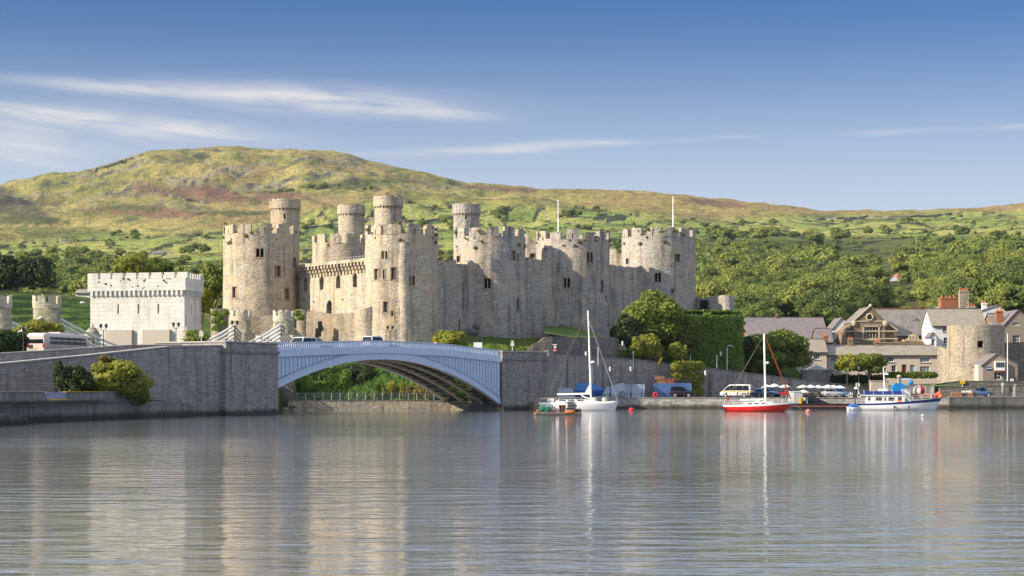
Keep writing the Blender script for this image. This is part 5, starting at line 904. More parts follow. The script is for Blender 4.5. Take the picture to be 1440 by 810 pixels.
mb = MB(); ribbon(mb, wl([(1186, 481, 356), (1240, 482, 356), (1300, 481, 356)], 6), .4, 1, .1); tag(mb.build('yard_wall', ['brown', 'cream']), 'brown school yard wall with cream coping above the terrace roof', 'wall')
# white house, brick house behind, right-hand houses
house('white_house', 'white rendered house with weathered grey slate roof beside the round town tower', 'house', 1311, 1386, 356, 458, 435.5, 8, 9, 'renderw', 'slate2', [(1329, 463, 7, 7, 2, 2), (1330, 479, 6, 9, 2, 2), (1344, 463, 5, 7, 2, 2)])
gable_house('lean_to_porch', 'white side porch with dark windows against the white house', 'porch', 1308, 1317, 1312, 352, 473, 468, 8, 4, 'renderw', 'slate', [(1312.5, 481, 5, 9, 2, 3)])
gable_house('brick_house', 'orange-red brick gable house rising behind the white house roof', 'house', 1319, 1350, 1334, 378, 435, 427, 12, 6, 'brick', 'slate2', [], [], [(1333, 378.5, 419, 3.3, 'brick', 4), (1355, 376, 409, 1.75, 'town', 5), (1366, 374, 431, 1.4, 'town', 3)])
gable_house('white_cottage', 'white gabled cottage with reddish slate roof behind the town tower', 'house', 1378, 1414, 1404, 402, 438, 429.5, 12, 9, 'renderw', 'slate', [(1405, 440, 4, 5, 2, 2)], [], [(1384, 404, 426, 1.0, 'renderw', 2)])
gable_house('pebbledash_house', 'brown pebbledashed gable house with two white sash windows and an orange brick chimney', 'house', 1411, 1462, 1431, 350, 458, 436.5, 5, 11, 'pebble', 'slate', [(1428.5, 459, 10, 11, 3, 3), (1429, 478, 10, 13, 3, 3)], [], [(1405, 353, 437, 1.25, 'brick', 2)])
house('slate_roofed_house', 'brown house with purplish slate slope left of the pebbledashed gable', 'house', 1397, 1412, 352, 457, 442, 5, 8, 'brown', 'slate')
gable_house('corner_house', 'grey gable house at the picture edge next to the pebbledashed house', 'house', 1463, 1500, 1482, 352, 458, 440, 5, 10, 'pebble', 'slate', [(1480, 462, 8, 10, 2, 2)])
mb = MB(); ribbon(mb, wl([(1411, 482, 341), (1440, 481, 342), (1520, 480, 345)], 3), 1.0, 1); t = tag(mb.build('town_wall', ['rough', 'rough']), 'dark grey town wall stretch below the pebbledashed house', 'wall')
# round tower of the town walls
tt = thing('town_wall_tower', 'round rubble tower of the town wall with one square window above the harbour', 'tower', (X(1372, 339), 339, 3.5)); Rt = 39.5 / F * 339; ct = (X(1372, 339), 339.0); z1 = Z(457.5, 336)
def Sf(u, v, d): x, y = ct[0] + Rt * math.cos(u), ct[1] + Rt * math.sin(u); e = rough_r(x, y, v) * 1.3 - d; return Vector((x + e * math.cos(u), y + e * math.sin(u), v + (.22 * hsh(u * 3, 1, 2) if v > z1 - .05 else 0)))
u0 = -math.pi / 2 + math.asin((X(1377, 335) - ct[0]) / Rt); us = [-math.pi + 2 * math.pi * i / 64 for i in range(65)]
mb = MB(); bk = mb.panel(Sf, us, [2.5 + (z1 - 2.5) * i / 12 for i in range(13)], [(u0 - .105, u0 + .105, Z(489, 335), Z(479.5, 335))], .8, 0, True); mb.lathe((ct[0], ct[1], z1 - .6), [(Rt, 0), (0, 0)], 24, 0, False)
wt_ = mb.build('wall', 'town', tt); m = MB(); m.quad(*bk[0]); m.build('window', 'void', tt)
mb = MB(); ribbon(mb, wl([(1318, 486, 342), (1324, 488, 341.5), (1336, 494, 340), (1337, 494, 339.5)], 3.5), 1.4, 1); tag(mb.build('ruined_wall', ['town', 'town']), 'lichened ruined wall joining the town tower to the terrace end', 'wall')
# harbour office
t = gable_house('harbour_office', 'small brown gabled harbour office with white bay window, blue sign and notice boards', 'office', 1382, 1431, 1401, 319, 513, 498, 3.2, 7, 'pebble', 'slate', [(1403, 528.5, 10, 10.5, 2, 2)], [], [], over=.35)
x0 = X(1382, 319); mb = MB(); mb.box((x0 - .35, 320.5, 2.6), (.7, 2.8, Z(513, 319) - 2.6)); mb.build('side_bay', 'render', t)
mb = MB(); p = P(1405, 521, 319); mb.box((p.x, p.y - .35, p.z - .25), (1.75, .7, .25), 0, 1); mb.box((p.x, p.y - .32, p.z + .003), (1.6, .64, 1.55)); b_ = mb.build('bay_window', ['white', 'door'], t); mb = MB(); [mb.box((p.x + i * .36, p.y - .65, p.z + .5), (.28, .03, .85)) for i in (-1.5, -.5, .5, 1.5)]; mb.build('panes', 'glass', b_)
mb = MB(); p = P(1390.5, 520, 318.95); mb.box((p.x, p.y - .05, p.z), (1.05, .06, .45)); s_ = tag(mb.build('office_sign', 'navy', t)); mb = MB(); [mb.box((p.x + (i - 3) * .13, p.y - .09, p.z + .15), (.08, .02, .14)) for i in range(7)]; mb.build('lettering', 'white', s_)
mb = MB(); p = P(1419, 539, 318.95); mb.box((p.x, p.y - .06, p.z), (1.75, .1, .95)); s_ = mb.build('notice_board', 'dark', t); mb = MB(); mb.box((p.x - .42, p.y - .125, p.z + .12), (.6, .02, .65), 0, 0); mb.box((p.x + .42, p.y - .125, p.z + .12), (.6, .02, .65), 0, 1); mb.build('notices', ['glassb', 'white'], s_)
x = X(1416.8, 317); t = thing('flagpole', 'tall white flagpole in front of the harbour office', 'flagpole', (x, 317, 3)); MB().tube([(x, 317, 2.4), (x, 317, Z(470, 317))], .09, 8, r2=.05).build('pole', 'white', t); MB().ball((x, 317, Z(470, 317)), .1, 8).build('finial', 'white', t)
mb = MB(); ribbon(mb, [(X(1322, 312), 312, 1.7, Z(546, 312)), (X(1380, 312), 312, 1.7, Z(543.5, 312)), (X(1450, 312), 312, 1.7, Z(542, 312)), (X(1520, 312), 312, 1.7, Z(542, 312))], .9, 1, .1); tag(mb.build('harbour_wall', ['rough', 'rough']), 'dark rough stone wall behind the harbour cars under the harbour office', 'wall')
mb = MB(); ribbon(mb, [(X(1315, 316), 316, 2, Z(540.5, 316)), (X(1350, 316), 316, 2, Z(536, 316)), (X(1450, 316), 316, 2, Z(537, 316)), (X(1520, 316), 316, 2, Z(537, 316))], .6, 1, .1); tag(mb.build('harbour_wall', ['rough', 'conc']), 'upper terrace wall with coping under the harbour office', 'wall')
mb = MB(); mb.quad((X(1290, 313), 313, 3.55), (X(1346, 313), 313, 3.55), (X(1346, 316), 316, 3.75), (X(1290, 318), 318, 3.8)); tag(mb.build('lawn', 'lawn'), 'sunlit strip of grass above the harbour wall', 'grass', kind='structure')
mb = MB(); ribbon(mb, wl([(1246, 543, 331), (1290, 541, 331), (1335, 539, 330)], 1.7), .6, 1, .1); tag(mb.build('terrace_wall', ['retain2', 'rough']), 'low grey wall below the hedge in front of the terrace', 'wall')
mb = MB(); p = P(1236, 549, 318); mb.box((p.x, p.y, 1.75), (2.9, 1.2, Z(536, 318) - 1.75)); mb.box((p.x, p.y, Z(536, 318) + .002), (3.1, 1.4, .12)); tag(mb.build('stone_block', 'tan'), 'pale square stone block behind the motor cruiser', 'block')
mb = MB(); p = P(1363, 541, 320); mb.box((p.x, p.y, 3.2), (1.25, .8, 1.1)); mb.box((p.x, p.y, 4.303), (1.4, .95, .12)); tag(mb.build('stone_plinth', 'tan'), 'small pale stone plinth in front of the town tower', 'plinth')
mb = MB(); 
for i in range(7): mb.ball((X(1428, 304) + R.uniform(-.08, .08), 304 + R.uniform(-.05, .05), 1.9 + .3 * i), .46 - .025 * i, 7, 0, (1, .8, .55))
tag(mb.build('stone_cairn', 'retain'), 'tall grey stone cairn standing on the quay below the harbour office', 'cairn')
# distant houses among the trees and fields
for lb_, pts_ in (('dry stone wall climbing along the left shoulder of the mountain', [(128, 245), (150, 236), (178, 226), (205, 219)]), ('pale dry stone wall below the heather on the mountain', [(196, 263), (218, 271), (240, 277), (262, 283), (300, 290)]), ('long dry stone wall across the fields between the castle turrets', [(430, 322), (470, 318), (520, 315), (600, 312), (660, 306)]), ('dry stone wall crossing the pasture under the right skyline', [(1150, 310), (1220, 307), (1300, 306), (1360, 300)])):
    pp_ = []
    for (a0, b0), (a1, b1) in zip(pts_[:-1], pts_[1:]):
        for i in range(8): px_ = a0 + (a1 - a0) * i / 8; py_ = b0 + (b1 - b0) * i / 8; y_ = yslope_(px_, py_); pp_.append((X(px_, y_), y_, ground(px_, y_) - 1.5, ground(px_, y_) + 1.9))
    pp_ = [p for i, p in enumerate(pp_) if i == 0 or abs(p[1] - pp_[i - 1][1]) < 160]
    if len(pp_) > 2: mb = MB(); ribbon(mb, pp_, 1.0, 1); tag(mb.build('dry_stone_wall', ['rough', 'rough']), lb_, 'wall')
def yslope(px, py, y0=600):
    c = min(max(int(np.searchsorted(colpx, px)), 0), nc - 1); a = HY - (GZ[:, c] - HC) / GY[:, c] * F; ok = np.where((GY[:, c] > y0) & (a < py))[0]; return float(GY[ok[0], c])
yh, yv, yf, yc = yslope(1257, 396), yslope(1268, 396), yslope(222, 358.6), yslope(88, 341)
gable_house('hillside_house', 'white house with bright red tiled roof alone in the wooded hillside', 'house', 1252, 1262, 1257, yh, 391, 386, ground(1257, yh), 9, 'renderw', 'redtile')
house('hillside_villa', 'white wing with red tiled roof beside the red roofed hillside house', 'house', 1262, 1276, yv, 391.5, 385, ground(1268, yv), 7, 'renderw', 'redtile')
house('farmhouse', 'long white farmhouse with grey roof in the fields above the railway block', 'farmhouse', 213, 229, yf, 356.5, 353.5, ground(221, yf), 8, 'renderw', 'slate')
house('farm_barn', 'small white barn at the end of the farmhouse', 'barn', 231, 240, yf + 3, 357, 354.5, ground(235, yf + 3), 7, 'renderw', 'slate')
house('hillside_cottage', 'tiny white cottage among hedges on the far slope', 'cottage', 85, 91, yc, 339, 336.5, ground(88, yc), 7, 'renderw', 'slate')
house('park_lodge', 'low pale cottage with grey-brown roof at the top of the shady lawn', 'cottage', 106, 127, 507, 412.5, 407.5, ground(116, 507), 7, 'renderw', 'slate2')
# ------------------------------------------------------------------ trees, hedges, ivy
tree('big sycamore with sunlit left crown spreading under the westernmost tower', 912, 408, 492, 96, 317, 'leaf', n=5200, leaf=.55, seed=11, k=18, base=8)
tree('dark green tree between the big sycamore and the ivy clad building', 955, 442, 500, 66, 319, 'leaf', n=3600, leaf=.5, seed=12, base=7)
tree('yellowing small tree behind the road wall below the sycamore', 912, 470, 513, 42, 309, 'leafy', n=2200, leaf=.42, seed=13, base=6.6, bark='palebark')
tree('smaller yellowing tree beside the leaning yellow board', 953, 481, 513, 30, 311, 'leafy', n=1500, leaf=.4, seed=14, base=6.4, bark='palebark')
tree('pale green sapling left of the yellowing tree', 897, 474, 510, 24, 307, 'leafy', n=1000, leaf=.4, seed=15, base=6.6)
tree('large dense round evergreen oak behind the harbour wall', 1088, 463, 536, 106, 334, 'leaf', n=6500, leaf=.5, seed=16, k=26, base=3.6, depth=.75)
tree('small yellow-green street tree with pale trunk in front of the terrace', 1191, 497, 527, 34, 334, 'leafy', n=1500, leaf=.42, seed=17, base=4, bark='palebark')
tree('broad street tree in front of the terrace next to the smaller one', 1222, 494, 529, 50, 335, 'leaf', n=2600, leaf=.42, seed=18, base=4, bark='palebark')
tree('round bush growing on the grass behind the bridge parapet', 634, 463, 496, 52, 291, 'leafy', 'bush', n=2400, leaf=.4, seed=19, base=8, name='bush')
tree('bright tree top rising behind the railway block', 192, 352, 396, 66, 335, 'leafy', n=2600, leaf=.5, seed=20, base=9)
tree('tree behind the railway block, lower and right of its bright tree top', 222, 362, 400, 46, 345, 'leaf', n=1800, leaf=.5, seed=21, base=9)
tree('tall leafy tree between the railway block and the first castle tower', 297, 370, 436, 52, 336, 'leaf', n=3600, leaf=.5, seed=22, base=9)
tree('sunlit lower tree beside the ivy covered castle turret', 284, 398, 446, 30, 330, 'leafy', n=1800, leaf=.45, seed=23, base=9)
tree('sunlit leafy tree standing among the chains of the suspension bridge', 56, 446, 494, 72, 236.5, 'leafy', n=2600, leaf=.36, seed=24, base=6.5, depth=.4)
tree('dark shaded bush at the picture edge behind the coach', 6, 458, 506, 62, 216, 'leafd', 'bush', n=2600, leaf=.4, seed=25, base=5.6, name='bush')
tree('shrub below the domed turret next to the chains', 276, 464, 490, 34, 281, 'leaf', 'bush', n=1400, leaf=.35, seed=26, base=8, name='bush')
# bushes against the retaining wall
tree('big yellow-green bush growing against the retaining wall', 160, 506, 566, 102, 197, 'leafy', 'bush', n=4200, leaf=.33, seed=27, base=2, name='bush', k=18)
tree('dark evergreen bush at the left end of the yellow-green bush', 102, 516, 564, 58, 193, 'leafd', 'bush', n=3200, leaf=.33, seed=28, base=2, name='bush')
tree('trailing shrub hanging down to the end of the river wall', 190, 538, 574, 40, 199, 'ivy', 'bush', n=1500, leaf=.3, seed=29, base=1.6, name='bush')
tree('narrow dark cypress column against the retaining wall', 84, 502, 560, 15, 192, 'leafd', 'shrub', n=1200, leaf=.3, seed=30, base=2, name='cypress', k=10)
tree('pale seeding shrub peeping over the retaining wall', 148, 499, 512, 26, 198, 'dryg', 'bush', n=700, leaf=.28, seed=31, base=5, name='bush')
# greenery seen under the arch
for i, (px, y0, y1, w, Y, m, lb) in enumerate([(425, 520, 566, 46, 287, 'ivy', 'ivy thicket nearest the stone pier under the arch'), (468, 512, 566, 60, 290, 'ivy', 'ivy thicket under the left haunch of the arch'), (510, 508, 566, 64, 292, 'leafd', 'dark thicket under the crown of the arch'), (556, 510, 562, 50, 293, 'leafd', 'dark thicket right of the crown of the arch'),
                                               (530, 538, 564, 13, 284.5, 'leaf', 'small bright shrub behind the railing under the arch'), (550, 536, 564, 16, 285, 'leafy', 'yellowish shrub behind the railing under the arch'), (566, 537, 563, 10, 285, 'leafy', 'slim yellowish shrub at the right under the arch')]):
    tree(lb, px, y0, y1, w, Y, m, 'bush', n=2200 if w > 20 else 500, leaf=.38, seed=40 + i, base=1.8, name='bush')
lb_ = [(np.array([X(600 + i * 7, 285 + i * .3), 285.5, 2.2 + (i % 3) * .3]), np.array([1.2, 1.0, 1.0])) for i in range(-7, 5)]; tag(foliage('rough_grass', lb_, 1400, .35, 'dryg', None, 60), 'dry yellow grass and scrub on the bank under the right of the arch', 'grass', kind='stuff')
# ivy clad building, ivy on walls
t = thing('ivy_clad_building', 'square building wholly covered in dark green ivy beside the castle', 'building', (X(1005, 325), 325, 6)); u_ = Vector((.93, .36, 0)); v_ = Vector((-.36, .93, 0)); o_ = P(958, 0, 322); o_.z = 6; L1, L2, H1 = 11.3, 8.5, Z(444, 326) - 6
mb = MB(); mb.prism([o_, o_ + u_ * L1, o_ + u_ * L1 + v_ * L2, o_ + v_ * L2], (0, 0, 0), (0, 0, H1)); mb.build('wall', 'barbican', t)
rg = np.random.default_rng(9); pts = []; nrm = []
for (a, b, c, n_, k_) in ((o_, u_ * L1, Vector((0, 0, H1)), -v_, 4200), (o_ + u_ * L1, v_ * L2, Vector((0, 0, H1)), u_, 900), (o_, v_ * L2, Vector((0, 0, H1)), -u_, 1500), (o_ + Vector((0, 0, H1)), u_ * L1, v_ * L2, Vector((0, 0, 1)), 3400)):
    r_ = rg.uniform(0, 1, (k_, 2)); p = np.array(a) + r_[:, :1] * np.array(b) + r_[:, 1:] * np.array(c); bulge = .35 + .45 * (fbm(p[:, 0] * .8 + p[:, 1] * .5, p[:, 2] * .8, 3, 3)) + rg.uniform(0, .25, k_); pts.append(p + np.array(n_) * bulge[:, None]); nrm.append(np.tile(np.array(n_), (k_, 1)) + np.array([0, 0, .35]))
lb = [(np.array(o_ + u_ * (L1 * i / 7) + v_ * rg.uniform(.5, 3) + Vector((0, 0, H1))), np.array([1.2, 1.2, .55 + .25 * (i % 2)])) for i in range(8)]
foliage('ivy', lb, 900, .42, 'ivy', t, 9, extra=(np.concatenate(pts), np.concatenate(nrm)))
lb = [(np.array([X(950 + i * 5.4, 307.5 + i * .55), 306.8 + i * .55, Z(516 + 5 * (j % 2) + 10 * j, 308)]), np.array([.95, .45, .9])) for i in range(7) for j in range(4) if not (j > 2 and i not in (4, 5, 6)) and not (i == 0 and j > 1)]
tag(foliage('wall_ivy', lb, 2600, .36, 'leafy', None, 62), 'bright yellow-green ivy hanging over the harbour wall above the blue container', 'ivy')
def hedge(label, pts, w, h, mat, n, seed, cat='hedge', leaf=.32):
    lb = []; rr = random.Random(seed)
    for (a, b) in zip(pts[:-1], pts[1:]):
        a, b = Vector(a), Vector(b); k_ = max(2, int((b - a).length / (w * .7)))
        for i in range(k_): p = a.lerp(b, i / k_); lb.append((np.array([p.x, p.y, p.z + h * .5]), np.array([w * .6, w * .55, h * rr.uniform(.48, .58)])))
    return tag(foliage('hedge', lb, n, leaf, mat, None, seed), label, cat)
hedge('dark clipped hedge under the two street trees', [P(1172, 541, 336), P(1246, 541, 337)], 1.3, 1.7, 'leafd', 2200, 63)
hedge('sunlit hedge along the gardens of the terrace', [P(1250, 533, 335), P(1320, 533, 335)], 1.2, 1.2, 'leaf', 2000, 64)
hedge('dark hedge in the shade above the lawn at the picture edge', [P(-40, 409, 512), P(84, 412, 514)], 6, 9, 'leafd', 3600, 65, leaf=.8)
tree('tall dark tree at the picture edge above the shady lawn', 0, 360, 412, 56, 515, 'leafd', n=2600, leaf=.8, seed=66, base=28, name='conifer')
for i, (x_, y_) in enumerate(((-138, 430), (-146, 448), (-152, 468), (-158, 488), (-134, 412))):  # trees out of view, added to cast shade over the lawn
    q = 720 + x_ / y_ * F; g_ = gxy(x_, y_); tree('unseen tall dark tree added left of the lawn to shade it', q, HY - (g_ + 24 - HC) * F / y_, HY - (g_ + 3 - HC) * F / y_, 100, y_, 'leafd', n=900, leaf=1.2, seed=90 + i, base=g_, group='unseen trees added to shade the lawn')
tree('bush beside the white cottage behind the town tower', 1392, 447, 462, 34, 372, 'leaf', 'bush', n=900, leaf=.4, seed=67, base=10, name='bush')
tree('slim bright yellow poplar on the wooded slope above the town', 1324, 398, 420, 10, 560, 'leafy', n=700, leaf=.6, seed=68, base=ground(1324, 560), name='poplar', k=8)
# plants growing on the castle
rr = random.Random(8)
for (c, r_, zt_, k_) in ((cA, rA, Z(322, 318), 10), (cB, rB, Z(322, 297), 12), (cC, rC, Z(326, 313), 18), (cD, rD, Z(331, 328), 16), (cE, rE, Z(328, 343), 12)):
    lb = [];
    for i in range(k_): a = -math.pi / 2 + rr.uniform(-1.4, 1.4); q = rr.uniform(.14, .34); lb.append((np.array([c[0] + (r_ + .02) * math.cos(a), c[1] + (r_ + .02) * math.sin(a), zt_ + rr.uniform(-2.6, 1.2)]), np.array([q * 1.3, q, q])))
    foliage('moss', lb, 400, .2, 'mossy', castle, int(zt_ * 10) % 997)  # tufts of wall plants on the tower, one mesh per tower
foliage('ivy', [(np.array([X(px, 312.4), 312.4, Z(py, 312.4)]), np.array([.7, .35, .55])) for px, py in ((302, 441), (308, 446), (303, 452), (316, 440), (304, 462), (372, 449), (418, 441), (422, 447), (404, 450), (312, 455))], 1500, .28, 'ivy', castle, 71)
# shrubby clumps on the mound
for i, (px, y0, y1, w, Y, lb) in enumerate([(884, 440, 496, 44, 312, 'dark shrub under the left side of the sycamore'), (868, 455, 480, 20, 312, 'dark shrub in the angle of the kitchen tower wall'), (1046, 470, 500, 26, 330, 'shrub between the ivy clad building and the round oak')]):
    tree(lb, px, y0, y1, w, Y, 'leafd', 'bush', n=1300, leaf=.42, seed=80 + i, base=8, name='bush')

# woodland on the hillside: a few crown shapes, copied; the nearest as trees of their own, the rest one mass
def crown_arrays(seed, n, size, rx=1.0, rz=.85):
    lb = lobes_for((0, 0, 0), (rx, rx, rz), 11, seed, .1); p, nr = lobe_points(lb, n, seed, -.35); return lb, p, nr
LOW = []
for s_ in range(5):
    lb, p, nr = crown_arrays(200 + s_, 520, .3); m_ = leaf_mesh('wood_crown', p, nr, .19, s_, None, core_of(lb, 0, .66)); v = np.empty(len(m_.vertices) * 3, np.float32); m_.vertices.foreach_get('co', v); li = np.empty(len(m_.loops), np.int32); m_.loops.foreach_get('vertex_index', li); ls = np.empty(len(m_.polygons), np.int32); lt = np.empty(len(m_.polygons), np.int32); m_.polygons.foreach_get('loop_start', ls); m_.polygons.foreach_get('loop_total', lt); LOW.append((v.reshape(-1, 3), li, ls, lt))
NEARM = []
for s_ in range(6):
    lb, p, nr = crown_arrays(300 + s_, 3200, .14); m_ = leaf_mesh('woodland_crown', p, nr, .085, s_, None, core_of(lb, 0, .70)); m_.materials.append(MT['wood_leaf']); NEARM.append(m_)
rf = np.random.default_rng(21); cand = []; yfd = yslope(1218, 346)
yy = 455.0
def wood_top(px): return np.interp(px, [940, 985, 1040, 1100, 1180, 1240, 1300, 1360, 1440, 1700], [1330, 1320, 1290, 1250, 1190, 1150, 1080, 1010, 930, 850])
while yy < 1600:
    step = 10.8 * (1 + (yy - 455) / 2600); px = 955.0
    while px < 1640:
        q = px + rf.uniform(-.4, .4) * step / yy * F; Yq = yy + rf.uniform(-.45, .45) * step; dens_ = 1.0 if Yq < wood_top(q) else .09 * max(0, 1 - (Yq - wood_top(q)) / 500)
        ctop_ = HY - (ground(q, Yq) + 16 - HC) * F / Yq; ms_ = 7 * F / Yq; gap = (1186 < q < 1250 and yfd - 60 < Yq < yfd + 90) or (1190 - ms_ < q < 1246 + ms_ and Yq < yfd and ctop_ < 352) or (1250 - ms_ < q < 1278 + ms_ and Yq < yh + 8 and ctop_ < 394) or (abs(q - 1263) < 24 and yh - 230 < Yq < yh + 25) or (Yq < 520 and q < 1060)
        if gap and rf.uniform() < dens_:
            st_ = HY - (ground(q, Yq) + 5.5 - HC) * F / Yq
            if (1246 < q < 1282 and st_ > 397 and Yq < yh - 15) or (q <= 1246 and st_ > 350 and Yq < yfd - 60): cand.append((q, Yq, rf.uniform(2.2, 3.2)))
        if rf.uniform() < dens_ and not gap: cand.append((q, Yq, rf.uniform(5.0, 9.2) * (1 - .15 * (Yq > 1000))))
        px += step / yy * F
    yy += step * .92
def scatter(n, pxr, yr, rr_, cond=None):
    for _ in range(n):
        q, Yq = rf.uniform(*pxr), rf.uniform(*yr)
        if cond is None or cond(q, Yq): cand.append((q, Yq, rf.uniform(*rr_)))
scatter(300, (-60, 330), (600, 900), (3.0, 6.0)); scatter(80, (300, 980), (560, 800), (3.5, 5.5))
hl = np.argwhere((hedgem > .5) & (GY > 780) & (GY < 2300)); hl = hl[rf.permutation(len(hl))[:900]]
for (i, j) in hl: cand.append((float(colpx[j]) + rf.uniform(-1, 1), float(GY[i, j]) + rf.uniform(-4, 4), rf.uniform(.8, 1.9) if rf.uniform() < .88 else rf.uniform(2.5, 4.5)))
for (q, Yq, n_, sx, sy) in ((200, 1010, 26, 30, 30), (150, 1150, 30, 40, 30), (235, 1300, 20, 25, 15), (60, 1050, 40, 60, 60), (40, 1350, 40, 60, 60), (395, 2330, 14, 12, 15), (450, 2380, 18, 22, 15), (700, 1950, 8, 6, 12), (798, 1930, 8, 8, 12), (1080, 1650, 26, 70, 30), (850, 1250, 20, 60, 60), (640, 1000, 16, 25, 60), (560, 1500, 6, 60, 40)):
    for _ in range(n_): cand.append((q + rf.normal(0, sx), Yq + rf.normal(0, sy), rf.uniform(3, 5.5)))
def hides(c):
    ms = c[2] * F / c[1]; tp = HY - (ground(c[0], c[1]) + c[2] * 1.75 - HC) * F / c[1]
    return any(a - ms < c[0] < b + ms and c[1] < y + 12 and tp < p for a, b, y, p in ((212, 241, yf, 357.5), (84, 92, yc, 340.5)))
cand = [c for c in cand if not hides(c)]
inview = sorted([c for c in cand if 962 < c[0] < 1450 and c[1] < 1500], key=lambda c: c[1]); ind = set(map(id, inview[:270])); MS = []; vb = lb0 = 0
for n_, c in enumerate(cand):
    q, Yq, r = c; x = X(q, Yq); g = ground(q, Yq); hh = r * rf.uniform(.85, 1.1); tz = rf.uniform(0, 2 * math.pi)
    if id(c) in ind:
        o = bpy.data.objects.new('woodland_tree', NEARM[n_ % 6]); COL.objects.link(o); o.location = (x, Yq, g + hh * .8); o.rotation_euler = (0, 0, tz); o.scale = (r, r, hh); tag(o, 'broadleaf tree in the dense wood on the slope behind the town', 'tree', 'trees of the wood behind the town')
    else:
        v, li, ls, lt = LOW[n_ % 5]; cs, sn_ = math.cos(tz), math.sin(tz); w = np.stack([(v[:, 0] * cs - v[:, 1] * sn_) * r + x, (v[:, 0] * sn_ + v[:, 1] * cs) * r + Yq, v[:, 2] * hh + g + hh * .72], 1); MS.append((w, li + vb, ls + lb0, lt, np.full(len(w), rf.uniform(0, 1)))); vb += len(w); lb0 += len(li)
me = bpy.data.meshes.new('distant_woodland'); A = [np.concatenate([m[i] for m in MS]) for i in range(5)]
me.vertices.add(len(A[0])); me.vertices.foreach_set('co', A[0].astype(np.float32).ravel()); me.loops.add(len(A[1])); me.loops.foreach_set('vertex_index', A[1].astype(np.int32)); me.polygons.add(len(A[2])); me.polygons.foreach_set('loop_start', A[2].astype(np.int32)); me.polygons.foreach_set('loop_total', A[3].astype(np.int32)); me.update(calc_edges=True)
at = me.attributes.new('tint', 'FLOAT', 'POINT'); at.data.foreach_set('value', A[4].astype(np.float32)); me.materials.append(MT['wood_leaf'])
o = bpy.data.objects.new('distant_woodland', me); COL.objects.link(o); tag(o, 'far woodland, field hedges and scattered bushes covering the lower hills', 'woodland', kind='stuff')
# ------------------------------------------------------------------ vehicles
def loft(mb, secs, m=0, smooth=True, caps=True):
    n = len(secs[0]); vs = [p for s_ in secs for p in s_]; fs = [(i * n + j, i * n + (j + 1) % n, (i + 1) * n + (j + 1) % n, (i + 1) * n + j) for i in range(len(secs) - 1) for j in range(n)]
    mb.add(vs, fs, m, smooth)
    if caps: b = len(mb.v) - len(vs); mb.f += [[b + j for j in range(n)], [b + (len(secs) - 1) * n + j for j in range(n)]]; mb.mi += [m, m]; mb.sm += [False, False]
def rsec(x, hw, z0, z1, tuck=.0, r=.12):
    """rounded rectangular cross-section of a vehicle body at x"""
    return [(x, -hw + r, z0), (x, hw - r, z0), (x, hw, z0 + r), (x, hw, z1 - r - (z1 - z0) * .3), (x, hw - tuck, z1 - r), (x, hw - tuck - r, z1), (x, -hw + tuck + r, z1), (x, -hw + tuck, z1 - r), (x, -hw, z1 - r - (z1 - z0) * .3), (x, -hw, z0 + r)]
def wheel(t, x, y, r, w=.2):
    mb = MB(); s_ = 1 if y > 0 else -1; mb.tube([(x, y - w / 2, r), (x, y + w / 2, r)], r, 18); wh = mb.build('wheel', 'tyre', t, True); mb = MB(); mb.tube([(x, y + s_ * (w / 2 - .02), r), (x, y + s_ * (w / 2 + .02), r)], r * .62, 14); mb.build('rim', 'rim', wh, True)
